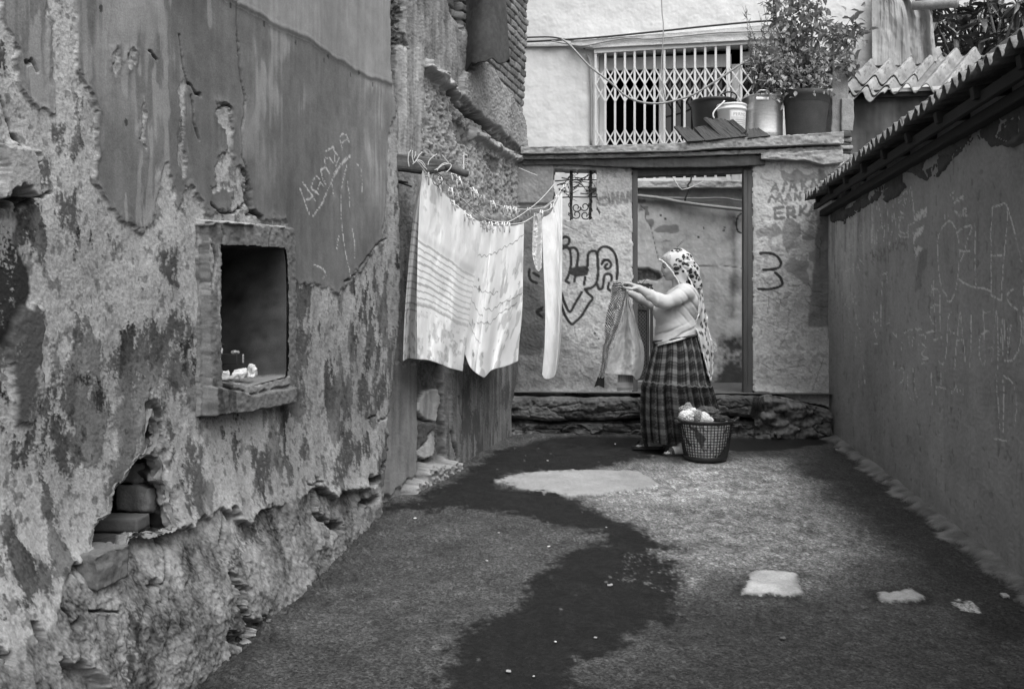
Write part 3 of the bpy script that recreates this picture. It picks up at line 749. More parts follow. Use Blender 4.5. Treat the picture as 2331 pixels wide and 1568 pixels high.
def build_B():
    pxs = np.concatenate([[820, 850, 868], np.arange(880, 1060, 1.9), np.arange(1060, 1120, 1.1), np.arange(1120, 1215, .75)]); pys = np.concatenate([[-900, -700], np.arange(-520, -200, 12), np.arange(-200, -12, 5), np.arange(-12, 1180, 2.2), [1220, 1300]])
    U, Z = WB.net(pxs, pys)
    cv = lambda pl, f=kC: WB.pts(f(pl))
    nz = lambda a, b, s, o=4: fbm(U * a, Z * b, s, o)
    gr = nz(120, 120, 1, 3); md = nz(8, 6, 2, 5); st = nz(25, 2.2, 3, 4); lo = nz(2, 2, 4); cg = nz(50, 54, 5, 5)
    wu = U + .022 * nz(10, 9, 6); wz = Z + .02 * nz(12, 12, 7)
    alb = .155 * (1 + .35 * md + .35 * st + .30 * gr); W = .003 * gr + .007 * md + .015 * lo
    # patchy rough render, middle
    rough = sdp(wu, wz, cv([(310,380),(430,440),(470,480),(560,590),(690,700),(760,780),(850,860),(850,950),(840,1180),(480,1180),(300,900),(300,600)]))
    r = ss(.02, -.02, rough); W = W - .03 * r + r * (.012 * cg + .016 * nz(14, 12, 8, 5)); alb = np.where(rough < 0, .20 * (1 + .55 * cg + .35 * gr + .2 * md), alb)
    bare = np.minimum(sdp(wu, wz, cv([(470,630),(560,690),(600,740),(580,800),(500,780)])), sdp(wu, wz, cv([(640,840),(740,870),(720,960),(680,940)])))
    W = W - .02 * (bare < 0); alb = np.where(bare < 0, .10, alb)
    # smoother cement band under the bricks
    band = sdp(wu, wz, cv([(500,430),(545,390),(580,345),(630,340),(700,450),(770,540),(850,650),(870,830),(800,800),(720,730),(640,660),(560,590),(500,520)]))
    b = ss(.008, -.012, band); W = W + b * (.035 + .006 * gr); alb = alb * (1 - b) + b * .23 * (1 + .25 * gr + .15 * cg + .2 * md)
    # broken ledge, deep shade line below it
    led = dline(wu, wz, [cv([(320,380),(400,430),(440,470),(490,530)]), cv([(590,730),(650,770),(700,800),(760,850),(830,865)])]); W = W + .07 * ss(.05, .01, led + .012 * cg); alb = np.where(led < .05, .26 * (1 + .3 * cg), alb)
    cut = dline(wu, wz, [cv([(450,500),(500,570),(580,640),(650,680),(720,770),(800,850)])]); W = W - .09 * ss(.035, .008, cut + .01 * cg); alb = alb * (1 - .6 * ss(.03, .005, cut))
    # bare brickwork
    bk = sdp(wu, wz, cv([(430,-1100),(900,-1100),(900,0),(880,140),(875,250),(865,440),(860,600),(850,650),(790,565),(745,480),(700,420),(640,335),(590,300),(560,200),(470,60)]))
    bm_ = ss(.006, -.010, bk)
    ch, lw = .072, .215
    row = np.floor((Z + .008 * nz(3, 3, 11)) / ch); uo = U + (row % 2) * lw / 2 + .02 * (_h2(row, row * 0, 5) - .5)
    fu = uo / lw - np.floor(uo / lw); fz = (Z + .008 * nz(3, 3, 11)) / ch - row
    jo = np.minimum(np.minimum(fu, 1 - fu) * lw * .5, np.minimum(fz, 1 - fz) * ch); hb = _h2(np.floor(uo / lw), row, 9)
    bw_ = ss(.004, .011, jo + .003 * cg)
    W = W * (1 - bm_) + bm_ * (-.022 + bw_ * (.010 + .010 * hb) + .003 * gr + .006 * md)
    alb = alb * (1 - bm_) + bm_ * np.where(bw_ > .4, .125 * (.5 + 1.0 * hb) * (1 + .3 * gr), .04 * (1 + .3 * cg))
    pitb = sdp(wu, wz, cv([(430,-40),(520,-60),(520,180),(480,140),(430,60)])); W = W - .05 * ss(.01, -.02, pitb)
    # dark crumbled strip next to the plastered house
    dk = sdp(wu, wz, cv([(60,-60),(180,-60),(195,180),(215,260),(150,250),(155,400),(140,480),(60,480)])); d = ss(.02, -.02, dk)
    W = W - d * (.03 - .03 * cg); alb = alb * (1 - .72 * d * ss(-.5, .1, cg))
    sm = sdp(wu, wz, cv([(160,260),(300,240),(310,380),(300,860),(160,900)])); alb = np.where(sm < 0, .23 * (1 + .45 * st + .2 * md + .1 * gr), alb)
    # lower panels
    lp = sdp(wu, wz, cv([(60,640),(250,640),(255,780),(250,1100),(255,1260),(180,1300),(60,1400)], kD)); l = ss(.006, -.006, lp); W = W * (1 - .7 * l) + l * .015; alb = alb * (1 - l) + l * .17 * (1 + .25 * st + .15 * md + .12 * gr)
    rec = sdp(wu, wz, cv([(250,620),(395,640),(400,900),(420,1150),(380,1180),(260,1200)], kD)); W = W - .05 * ss(.006, -.01, rec); alb = np.where(rec < 0, .10 * (1 + .5 * cg + .3 * md), alb)
    pl = sdp(wu, wz, cv([(258,870),(300,800),(372,780),(386,860),(365,960),(330,945),(262,920)], kD)); pl = np.minimum(pl, sdp(wu, wz, cv([(258,1120),(300,1080),(360,990),(362,1080),(350,1140),(258,1175)], kD)))
    W = W + .045 * ss(.005, -.005, pl); alb = np.where(pl < 0, .36 * (1 + .15 * md + .2 * st), alb)
    st1 = sdp(wu, wz, cv([(262,945),(355,960),(360,1000),(310,1060),(262,1120)], kD)); W = W + .06 * ss(.01, -.02, st1); alb = np.where(st1 < 0, .085 * (1 + .4 * cg), alb)
    rp = sdp(wu, wz, cv([(430,660),(860,600),(860,1300),(480,1300),(470,1150),(440,1000)], kD)); l = ss(.006, -.006, rp); W = W * (1 - .6 * l) + l * .02; alb = alb * (1 - l) + l * .115 * (1 + .45 * st + .25 * gr + .2 * md)
    alb = np.where(l * ss(.2, .5, nz(14, 5, 15) + .4 * gr) > .5, .055, alb)
    base = sdp(wu, wz, cv([(170,1420),(190,1310),(260,1280),(270,1220),(330,1190),(440,1170),(470,1250),(480,1300),(400,1500),(170,1500)], kD)); b2 = ss(.01, -.01, base)
    W = W + b2 * (.09 + .015 * cg); alb = alb * (1 - b2) + b2 * .24 * (1 + .3 * cg + .25 * gr)
    cr = dline(wu, wz, [cv([(480,820),(500,960),(490,1080)], kD), cv([(690,900),(700,1060)], kD), cv([(440,1000),(470,1150),(475,1260)], kD)]); W = W - .02 * ss(.014, .003, cr); alb = alb * (1 - .6 * ss(.012, .002, cr))
    # jagged far end: each course ends a little differently
    edge = kC([(878,-200),(878,0),(872,150),(866,300),(862,450),(856,560),(852,640),(850,830),(850,900),(850,1200)]) + kD([(850,100),(840,400),(800,700),(770,900),(770,1100)])
    ep = np.array(WB.pts(edge)); o_ = np.argsort(ep[:, 1]); ue = np.interp(Z, ep[o_, 1], ep[o_, 0])
    ue = ue + np.where(bm_ > .5, .06 * (_h2(row, row * 0 + 3, 4) - .6), .015 * nz(3, 12, 21)) + .0
    ex = np.maximum(U - ue, 0); W = W - ex * 3.0
    P = WB.pos(np.minimum(U, ue), Z, W)
    grid('wall', P, M['plaster'], brick_house, attrs={'alb': alb})
build_B()

# ================================================================== THE CROSS WALL AT THE END OF THE YARD
kK = crop(1250, 350, 1.96); kR = crop(1800, 320, 3.5625); kS2 = crop(1280, 380, 3.564); kS = crop(1220, 900, 2.71); kU = crop(1250, 0, 2.742); kV = crop(1600, 180, 4.662); kW = crop(1530, 380, 6.03)
WC = Wall((-.12, 8.46), (3.05, 8.18))
cross_wall = thing('courtyard_wall', 'cracked pale plaster wall across the end of the yard with a doorway and sprayed graffiti', 'wall', (1.4, 8.35, 0))

def build_C():
    pxs = np.arange(1140, 1935, 2.0); pys = np.concatenate([np.arange(352, 960, 2.0), [975, 1000]])
    U, Z = WC.net(pxs, pys)
    cv = lambda pl, f=kK: WC.pts(f(pl))
    nz = lambda a, b, s, o=4: fbm(U * a, Z * b, s, o)
    gr = nz(95, 95, 1, 3); md = nz(7, 7, 2, 6); st = nz(22, 2.5, 3, 4); lo = nz(1.8, 1.8, 4); cg = nz(28, 30, 5, 5)
    wu = U + .012 * nz(14, 14, 6); wz = Z + .012 * nz(14, 14, 7)
    alb = .36 * (1 + .12 * md + .12 * lo + .16 * gr); W = .003 * gr + .008 * md + .012 * lo
    # peeled skin of limewash
    peel = ss(.12, .26, cg * .7 + md * .5 - .12); alb = alb * (1 - .28 * peel); W = W - .0012 * peel
    # darker return on the left
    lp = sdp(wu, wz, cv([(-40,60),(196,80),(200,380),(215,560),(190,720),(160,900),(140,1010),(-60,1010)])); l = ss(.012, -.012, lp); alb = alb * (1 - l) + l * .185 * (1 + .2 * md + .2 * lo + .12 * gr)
    left_edge = sdp(U, Z, cv([(-40,60),(198,80),(196,290),(-40,290)])); W = W + .02 * ss(.004, -.004, left_edge)
    # damp rising from the ground
    damp = ss(.55, .10, Z + .16 * md + .10 * lo) * ss(1.3, .95, U) ; alb = alb * (1 - .45 * damp)
    dampL = sdp(wu, wz, cv([(-60,560),(60,640),(150,760),(200,880),(330,1010),(420,1120),(400,1200),(-60,1240)])); alb = alb * (1 - .40 * ss(.10, -.10, dampL + .06 * md))
    # darker right end of the pier
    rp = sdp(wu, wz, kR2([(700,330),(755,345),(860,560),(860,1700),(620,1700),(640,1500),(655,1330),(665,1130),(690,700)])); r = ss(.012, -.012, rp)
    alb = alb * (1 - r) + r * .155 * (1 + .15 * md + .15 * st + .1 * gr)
    # grey roller marks and letters painted out on the pier
    gm = np.minimum.reduce([sdp(wu, wz, kR2(p)) for p in ([(150,880),(200,850),(300,840),(330,800),(375,840),(385,900),(300,925),(170,930)], [(385,860),(420,760),(480,770),(545,820),(550,880),(490,950),(500,1010),(545,990),(520,1020),(480,1040),(450,1080),(420,1040),(400,960),(380,930)],
        [(400,1170),(450,1100),(500,1110),(560,1150),(590,1110),(620,1160),(600,1220),(640,1350),(600,1330),(520,1270),(430,1220)], [(560,900),(620,890),(690,930),(640,950),(560,940)], [(610,1050),(680,1030),(680,1140),(620,1130)], [(370,350),(450,360),(520,330),(600,380),(660,360),(700,420),(640,440),(500,460),(380,420)])])
    g = ss(.006, -.006, gm); alb = alb * (1 - g) + g * .20 * (1 + .12 * st + .1 * md)
    def letters(lines, w, a, f, jitter=.0):
        nonlocal alb
        d = dline(U + .004 * nz(40, 40, 31), Z + .004 * nz(40, 40, 32), [WC.pts(f(L)) for L in lines]); m_ = ss(w, w * .7, d); alb = alb * (1 - m_) + m_ * a * (1 + .15 * gr + .15 * md)
    letters([[(295,525),(330,460)], [(330,460),(355,525)], [(305,505),(350,505)], [(395,530),(415,440),(430,470)], [(455,520),(480,430)], [(480,430),(520,520)], [(465,490),(510,490)], [(560,430),(565,510)], [(600,420),(570,470),(610,500)], [(640,490),(660,420),(690,480)]], .013, .15, kR)
    letters([[(275,620),(300,560),(335,610),(370,550),(395,610)], [(420,600),(445,545),(470,600)], [(430,580),(465,580)], [(505,600),(505,545),(545,600),(545,540)], [(595,500),(600,550),(660,550)], [(655,500),(655,585)]], .013, .15, kR)
    letters([[(400,665),(322,672),(330,762),(405,755)], [(325,715),(390,712)], [(440,750),(438,665),(490,668),(495,710),(445,715),(505,750)], [(545,735),(548,655)], [(600,650),(552,700),(610,735)], [(620,730),(655,650),(690,720)], [(635,700),(675,695)]], .016, .13, kR)
    letters([[(715,360),(660,375),(640,405),(665,425),(715,425)], [(740,370),(740,415)], [(770,330),(770,415)], [(812,325),(812,415)], [(770,370),(812,370)], [(835,410),(852,330),(880,405)], [(842,380),(872,378)], [(895,400),(905,320),(930,395),(935,310)]], .015, .17, kS2)
    # sprayed outline letters
    spray = [[(325,720),(360,705),(390,725),(385,765),(350,785),(320,775)],
             [(318,815),(360,800),(395,815),(405,880),(405,950),(385,1040),(360,1085)], [(405,805),(440,805),(465,840),(465,910),(455,965)], [(550,960),(552,880),(570,840),(610,830),(635,860),(640,930),(640,1050),(620,1120),(580,1150),(530,1160)],
             [(635,850),(660,810),(700,793),(750,810),(790,860),(805,930),(810,1010),(805,1075)], [(675,945),(690,915),(725,908),(755,940),(745,975),(715,985),(700,965),(720,945)],
             [(635,1120),(650,1160),(680,1150),(690,1090),(700,1040),(740,1030),(760,1055),(755,1090)], [(735,1110),(730,1160),(760,1180)], [(435,1095),(445,1050),(455,1030)], [(520,1120),(530,1060)],
             [(360,1090),(390,1110)], [(530,1165),(555,1200),(595,1240),(560,1290),(500,1390),(440,1450),(410,1465),(360,1400),(325,1310),(300,1250)], [(325,1200),(350,1280),(395,1360),(440,1290),(500,1190)],
             [(45,990),(42,1040),(60,1085),(110,1110)], [(80,1020),(125,1050)], [(160,1320),(110,1360),(160,1410)], [(112,1355),(150,1345)]]
    d = dline(U, Z, [WC.pts(kS2(smooth_line(L, 5))) for L in spray]); m_ = ss(.0165, .0095, d + .002 * cg); alb = alb * (1 - m_) + m_ * .022
    blot = sdp(U + .004 * cg, Z, WC.pts(kS2([(400,985),(450,965),(545,960),(565,990),(550,1040),(460,1055),(395,1030)]))); m_ = ss(.008, -.004, blot); alb = alb * (1 - m_) + m_ * .024
    for p in ([(200,1065),(240,1060),(300,1068),(350,1095),(378,1140),(370,1180),(320,1200),(225,1210)], [(330,1235),(370,1270),(392,1320),(380,1345),(330,1365),(260,1378),(185,1372)]):
        d = dline(U, Z, [kR2(smooth_line(p, 5))]); wd = .016 + .006 * ss(1.0, .84, Z) * (len(p) == 7); m_ = ss(wd, wd * .6, d + .003 * cg); alb = alb * (1 - m_) + m_ * .02
    # cracks
    cr = [kR2(p) for p in ([(190,405),(300,440),(415,478)], [(275,570),(350,610),(430,650)], [(170,825),(250,840)], [(290,1200),(360,1250),(440,1310)], [(600,770),(680,830),(735,885)], [(590,1450),(640,1505),(720,1525),(800,1530)], [(620,1320),(655,1395),(740,1400),(770,1390)],
          [(120,1490),(230,1480),(370,1465),(460,1440),(640,1440)], [(370,1465),(380,1500),(470,1550)], [(310,1385),(370,1425)], [(440,1310),(450,1350),(540,1345)], [(545,860),(580,890)], [(680,980),(715,1035)], [(730,900),(715,1110)], [(130,1290),(180,1300)])]
    cr += [cv(p) for p in ([(1160,700),(1230,740),(1330,800),(1400,840)], [(1150,830),(1250,870),(1340,900),(1420,950)], [(1230,740),(1220,820)], [(1330,800),(1320,900),(1280,980)], [(1180,1040),(1250,1090),(1400,1060)], [(300,880),(330,1100),(400,1150)], [(250,390),(330,430),(380,470)], [(450,200),(480,330)], [(60,960),(140,990)], [(1440,1180),(1500,1000),(1520,900)])]
    d = dline(U + .006 * nz(25, 25, 41), Z + .006 * nz(25, 25, 42), cr); alb = alb * (1 - .45 * ss(.0062, .0015, d) * ss(-.5, .2, nz(6, 6, 53))); W = W - .003 * ss(.006, .001, d)
    fine = np.abs(nz(5, 5, 51, 5)); fc = ss(.022, .0, fine) * ss(.1, .4, nz(1.5, 1.5, 52) + .5 * ss(1.7, 2.2, U)); alb = alb * (1 - .35 * fc)
    for c in ((395, 909), (415, 935), (700, 620)):
        q = cv([c])[0]; alb = alb * (1 - .85 * (np.hypot(U - q[0], Z - q[1]) < .012))
    # crumbled lower lip
    lip = cv([(-40,1190),(60,1215),(200,1205),(300,1195),(400,1205),(560,1218),(600,1190)]); lx = np.array(lip); zl = np.interp(U, lx[:, 0], lx[:, 1]) + .012 * nz(14, 14, 61) + .006 * nz(50, 50, 62)
    zr = np.array(cv([(1110,1150),(1160,1190),(1250,1195),(1320,1220),(1420,1240),(1500,1260)])); zl = np.where(U > cv([(900, 1000)])[0][0], np.interp(U, zr[:, 0], zr[:, 1]) + .012 * nz(14, 14, 61), zl)
    lipm = ss(.10, .0, Z - zl); alb = alb * (1 - lipm * .0) + .08 * lipm * (Z > zl); W = W + .015 * lipm; alb = np.where(Z < zl, .05, alb); W = np.where(Z < zl, W - .05, W)
    door = sdp(U, Z, cv([(578,60),(1150,60),(1150,1300),(578,1300)])); dl = cv([(578, 600)])[0][0]; dr = cv([(1150, 600)])[0][0]
    dje = .010 * nz(3, 14, 71)
    win = sdp(wu, wz, cv([(200,124),(402,124),(402,300),(420,330),(395,362),(330,366),(245,362),(200,362)]))
    door = np.maximum(np.maximum(dl - U + dje, U - dr + .006 * nz(3, 20, 72)), -1)
    brk = np.exp(-(np.maximum(door, 0) / .015) ** 2) * (door > 0); W = W - .010 * brk; alb = alb * (1 + .0 * brk)
    o_ = np.minimum(door, win)
    topz = cv([(600, 92)])[0][1]; o_ = np.minimum(o_, .05 + .02 * nz(12, 12, 81) - (Z - topz + .02) * 2 * (U > dr) * 0)
    keep = (np.minimum.reduce([o_[:-1, :-1], o_[1:, 1:], o_[1:, :-1], o_[:-1, 1:]]) > 0)
    n3 = np.array([WC.n[0], WC.n[1], 0])
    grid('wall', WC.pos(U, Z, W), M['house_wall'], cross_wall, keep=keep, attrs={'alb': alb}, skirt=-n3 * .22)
def kR2(pl): return WC.pts(kR(pl))
build_C()

def wc(px, py, w=0.0):
    u, z = WC.uz(px, py); return WC.pos(np.array(u), np.array(z), w)

NC = np.array([WC.n[0], WC.n[1], 0]); DC = np.array([WC.d[0], WC.d[1], 0]); UPZ = np.array([0, 0, 1.0]); AXC = np.array([DC, -NC, UPZ])

def rough_beam(name, W_, pxs, ytop, ybot, w0, w1, m, parent, alb_, seed, amp=.006, ext=0):
    """a long weathered band on a wall: outline read along its length, real depth from w0 (back) to w1 (front)"""
    xs = np.linspace(pxs[0], pxs[-1], int(abs(pxs[-1] - pxs[0]) / 2.2)); yt = np.interp(xs, pxs, ytop); yb = np.interp(xs, pxs, ybot)
    u = np.array([W_.uz(x, y)[0] for x, y in zip(xs, yt)]); zt = np.array([W_.uz(x, y)[1] for x, y in zip(xs, yt)]); zb = np.array([W_.uz(x, y)[1] for x, y in zip(xs, yb)])
    th = zt - zb; nv = max(6, int(th.max() / .008)); nd = max(4, int(abs(w1 - w0) / .02))
    sec = [(t, 1.0) for t in np.linspace(0, 1, nv)]                        # front, top to bottom
    U = []; Z = []; Wd = []
    prof = [(0.0, k) for k in np.linspace(0, 1, nd)][:-1] + [(t, 1.0) for t in np.linspace(0, 1, nv)] + [(1.0, k) for k in np.linspace(1, 0, nd)][1:]
    for t, k in prof:
        U.append(u); Z.append(zt - th * t); Wd.append(np.full(len(u), w0 + (w1 - w0) * k))
    U = np.array(U); Z = np.array(Z); Wd = np.array(Wd)
    e = fbm(U * 9, Z * 25 + Wd * 9, seed); f = fbm(U * 40, Z * 60 + Wd * 40, seed + 1); bt = fbm(U * 16, Wd * 4 + seed, seed + 2)
    Wd = Wd + amp * (e + .6 * f); Z = Z + amp * .7 * f * (np.abs(np.array(prof)[:, 0][:, None] - .5) > .3)
    a = alb_(U, Z, e, f) if callable(alb_) else alb_ * (1 + .25 * e + .25 * f)
    o = grid(name, W_.pos(U, Z, Wd), m, parent, attrs={'alb': a})
    # ends
    return o

# slab, beams and cornice carried over the doorway
rough_beam('coping_slab', WC, [1188, 1300, 1450, 1560, 1640, 1730, 1830, 1912], [341, 339, 335, 331, 322, 318, 312, 306], [356, 355, 352, 350, 343, 341, 336, 334], -.62, .13, M['concrete'], cross_wall, lambda U, Z, e, f: .23 * (1 + .3 * e + .35 * f), 5, .005)
rough_beam('cornice_band', WC, [1190, 1300, 1450, 1600, 1740, 1830, 1912], [358, 357, 354, 350, 345, 340, 337], [366, 365, 362, 358, 353, 350, 347], -.2, .085, M['concrete'], cross_wall, lambda U, Z, e, f: .22 * (1 + .25 * e + .3 * f), 15, .006)
rough_beam('cornice_band', WC, [1728, 1760, 1830, 1870, 1912], [354, 352, 350, 348, 345], [366, 368, 369, 380, 374], -.2, .10, M['concrete'], cross_wall, lambda U, Z, e, f: .24 * (1 + .25 * e + .3 * f), 25, .006)
rough_beam('lintel_beam', WC, [1190, 1300, 1450, 1600, 1740], [367, 366, 364, 360, 355], [378, 377, 384, 383, 378], -.2, .05, M['timber'], cross_wall, lambda U, Z, e, f: .05, 35, .005)
rough_beam('lintel_beam', WC, [1735, 1800, 1860, 1895], [369, 371, 372, 380], [376, 378, 380, 386], -.2, -.02, M['timber'], cross_wall, lambda U, Z, e, f: .04, 45, .005)
# timber door frame
mb = MB()
for (x0, x1, w) in ((1440, 1452, .02), (1693, 1702, -.03), (1702, 1714, .015)):
    a = wc((x0 + x1) / 2, 386); b = wc((x0 + x1) / 2, 896); hw = (x1 - x0) / F * 8.35
    mb.bar(b - NC * .06, a - NC * .06, hw, .10, NC, .006)
a = wc(1450, 392); b = wc(1695, 383); mb.bar(a - NC * .08, b - NC * .08, .09, .07, UPZ, .006)
mb.build('door_frame', M['timber'], cross_wall)
# wrought iron window grille with scrolls, overgrown with dead creeper
mb = MB(); rng = random.Random(3)
for x, r in ((1300, .012), (1344, .011)):
    mb.tube([wc(x + rng.uniform(-1, 1), y, -.08) for y in np.linspace(384, 504, 9)], [r * (1 + .35 * rng.random()) for _ in range(9)], 7)
for y in (408, 446): mb.tube([wc(x, y + rng.uniform(-2, 2), -.08) for x in (1262, 1300, 1330, 1362)], .006, 6)
for cx, cy, s in ((1312, 470, 1), (1331, 468, -1), (1312, 486, -1), (1332, 488, 1)):
    t = np.linspace(0, 2 * np.pi * 1.15, 22); rr = np.linspace(11, 3.5, 22)
    mb.tube([wc(cx + s * r_ * math.cos(q), cy + r_ * math.sin(q), -.075) for q, r_ in zip(t, rr)], .0055, 6)
mb.build('window_grille', M['iron'], cross_wall, True)
mb = MB()
for i in range(16):
    x, y = rng.uniform(1264, 1340), rng.uniform(388, 440); pts = []
    a = rng.uniform(-.7, .5)
    for k in range(7): pts.append(wc(x, y, -.07 + rng.uniform(-.02, .02))); x += 10 * math.cos(a) * rng.uniform(.5, 1.3); y += 9 * math.sin(a) + rng.uniform(-3, 3); a += rng.uniform(-.4, .4)
    mb.tube(pts, np.linspace(.006, .002, 7), 5)
for x in (1298, 1344):
    for k in range(5):
        y = 386 + k * 24
        mb.tube([wc(x + 5 * math.sin(j * 1.3 + k), y + j * 5, -.06) for j in range(7)], .005, 5)
mb.build('dead_creeper', M['iron'], cross_wall, True)

# ================================================================== STONE STEP AT ITS FOOT
step = thing('stone_step', 'long worn step of broken stone and mortar under the courtyard wall', 'step', (1.2, 8.15, 0))
WS = Wall((-.12, 8.14), (3.0, 7.99))
def step_grid(name, pxs, top, bot, wt, seed, a0, amp, parent=step, back=-.42):
    xs = np.linspace(pxs[0], pxs[-1], int((pxs[-1] - pxs[0]) / 1.9)); yt = np.interp(xs, pxs, top); yb = np.interp(xs, pxs, bot)
    u = np.array([WS.uz(x, y)[0] for x, y in zip(xs, yt)]); zt = np.array([WS.uz(x, y)[1] for x, y in zip(xs, yt)]); zb = np.array([WS.uz(x, y)[1] for x, y in zip(xs, yb)])
    th = zt - zb; nv = 34
    prof = [(0.0, k) for k in np.linspace(0, 1, 16)][:-1] + [(t, 1.0) for t in np.linspace(0, 1, nv)]
    tt = np.array(prof)[:, 0][:, None]; kk = np.array(prof)[:, 1][:, None]
    U = np.repeat(u[None], len(prof), 0); Z = zt[None] - th[None] * tt; Wd = back + (wt - back) * kk + 0 * U
    f1, f2, cid = cells(U * 4.5 + .3 * fbm(U * 8, Z * 8, seed), Z * 8 + Wd * 4 + seed, seed)
    e = fbm(U * 8, Z * 14 + Wd * 8, seed + 1, 5); g = fbm(U * 45, Z * 45 + Wd * 45, seed + 2, 3)
    rnd = ss(.0, .10, tt) * ss(1.08, .82, tt)
    Wd = Wd + kk ** 4 * (amp * (1.1 * e + .9 * (cid - .5)) + .006 * g - .05 * (1 - rnd) - amp * .9 * ss(.12, .0, f2 - f1)); Z = Z + (kk < 1) * .012 * e
    a = a0 * (1 + .35 * e + .3 * g + .5 * (cid - .5)); a = np.where(kk < .999, a0 * 1.5 * (1 + .3 * e), a)
    grid(name, WS.pos(U, Z, Wd), M['concrete'], parent, attrs={'alb': a})
step_grid('upper_slab', [1150, 1250, 1380, 1470, 1560, 1650, 1720, 1760], [905, 906, 908, 905, 903, 902, 902, 912], [950, 958, 956, 950, 950, 945, 952, 955], .02, 3, .065, .018)
step_grid('lower_stones', [1148, 1250, 1330, 1420, 1520, 1640, 1740, 1800], [958, 966, 962, 962, 960, 958, 958, 962], [1006, 1008, 1006, 1002, 1004, 1002, 1004, 1006], -.03, 13, .075, .030)
step_grid('corner_rubble', [1715, 1750, 1790, 1840, 1890], [905, 900, 908, 920, 936], [1002, 1006, 1008, 1006, 1000], .06, 23, .09, .040)

# ================================================================== THE LOW HOUSE ON THE RIGHT
WD = Wall((2.87, 8.35), (1.95, 1.2))
low_house = thing('low_house', 'long low house wall in dark grey paint scratched with names under a corrugated eave', 'house', (2.5, 5, -.1))
kY = crop(2030, 440, 3.407); kX = crop(2230, 440, 3.407); kT = crop(1950, 400, 1.567)
def build_D():
    pxs = np.concatenate([np.arange(1876, 2345, 2.1), np.arange(2345, 2800, 6), np.arange(2800, 3800, 20), [4500, 6000]]); pys = np.concatenate([[-1600, -900], np.arange(-500, 0, 10), np.arange(0, 1400, 2.5), np.arange(1410, 2000, 14)])
    U, Z = WD.net(pxs, pys)
    Z = np.minimum(Z, 2.34)
    nz = lambda a, b, s, o=4: fbm(U * a, Z * b, s, o)
    gr = nz(70, 75, 1, 3); md = nz(6, 5, 2, 4); st = nz(16, 1.3, 3, 4); lo = nz(1.2, 1.2, 4)
    alb = .23 * (1 + .10 * md + .12 * lo + .12 * gr + .04 * st); W = .0012 * gr + .0025 * md + .008 * lo
    wash = ss(-.2, .5, st + .25 * md) * ss(1.0, 1.8, Z) * ss(2.2, .4, U); alb = alb * (1 + .60 * wash) * (1 + .35 * ss(2.6, .2, U) * ss(.5, 1.2, Z))
    grime = ss(.36, -.05, Z - gz(WD.Y(U)) + .14 * md); alb = alb * (1 - .30 * grime * ss(-.3, .3, md + .5 * gr))
    dk = ss(.30, .46, nz(28, 3.5, 11, 3) * .75 + .35 * nz(6, 3, 12) - .10); alb = alb * (1 - .12 * dk * ss(-.1, .3, nz(3, 2, 13)))
    pits = nz(26, 14, 14, 3); pm = ss(.80, .95, pits); alb = alb * (1 - .3 * pm); W = W - .002 * pm
    cy = lambda p: WD.pts(kY(p)); cx = lambda p: WD.pts(kX(p)); ct = lambda p: WD.pts(kT(p))
    stain = sdp(U + .01 * nz(20, 8, 21), Z + .03 * nz(20, 8, 22), cy([(740,600),(810,570),(800,740),(760,760),(750,900),(700,930),(720,700)])); alb = alb * (1 - .28 * ss(.01, -.01, stain))
    chalk = []
    HZ = [[(350,210),(345,520)], [(362,205),(368,530)], [(385,540),(380,300),(395,185),(430,400),(440,520)], [(390,420),(425,375)], [(445,470),(455,130),(470,300),(485,560)], [(485,560),(520,330),(528,120),(535,300),(545,490)], [(500,480),(512,230),(522,210)],
          [(555,165),(630,90),(605,230),(575,330),(570,410),(600,440),(635,438)], [(560,190),(610,150),(580,280)], [(555,305),(610,315)], [(575,265),(615,285)], [(565,450),(590,475),(635,478)], [(645,480),(650,200),(658,45),(680,130),(695,330),(690,530)], [(650,378),(700,350)], [(660,60),(690,200),(700,330)]]
    chalk += [(cy(smooth_line(p, 3)), 1.0) for p in HZ]
    chalk += [(cy(p), 1.5) for p in ([(345,210),(352,500)], [(357,300),(352,420)])]
    chalk += [(cy(smooth_line(p, 3)), .8) for p in ([(70,440),(90,390),(115,400),(105,480)], [(175,390),(180,480)], [(130,550),(200,515)], [(150,570),(195,535)], [(120,760),(125,680),(160,600),(180,640),(185,770)], [(115,600),(120,690)], [(120,760),(175,730)], [(240,560),(260,430),(268,520)], [(230,650),(270,690)], [(60,745),(100,750)], [(125,860),(130,790)], [(210,780),(220,700),(240,760)],
        [(115,1030),(155,960)], [(115,1040),(155,1070)], [(165,1000),(180,940),(185,1020)], [(195,940),(210,1040)], [(155,1110),(160,1150),(150,1195)], [(120,620),(130,720)], [(95,870),(90,1000),(85,1120)], [(205,1040),(210,1180),(235,1240)], [(240,1330),(232,1360)], [(210,1280),(205,1330)], [(360,1180),(365,1110),(380,1105),(382,1180)], [(360,1180),(382,1165)], [(345,1110),(350,1220),(365,1290),(380,1290)], [(340,1360),(380,1360)], [(345,1260),(370,1310)],
        [(420,790),(455,780),(465,900)], [(440,800),(460,770)], [(450,1190),(490,1190)], [(490,1130),(480,1180)], [(510,1260),(550,1310)], [(540,1340),(550,1240)], [(610,1270),(650,1245),(700,1250)], [(700,1235),(760,1240)], [(640,1280),(655,1370)], [(680,1420),(685,1320),(700,1320),(700,1400)], [(730,1240),(735,1370)], [(745,1285),(790,1295),(795,1390)], [(750,1345),(790,1390),(765,1450),(815,1480),(770,1490)], [(765,1530),(780,1515),(795,1530)], [(520,1500),(525,1568)], [(590,1350),(580,1430)])]
    chalk += [(cy(p), 1.6) for p in ([(425,830),(415,930)], [(412,940),(408,1060),(405,1210)])]
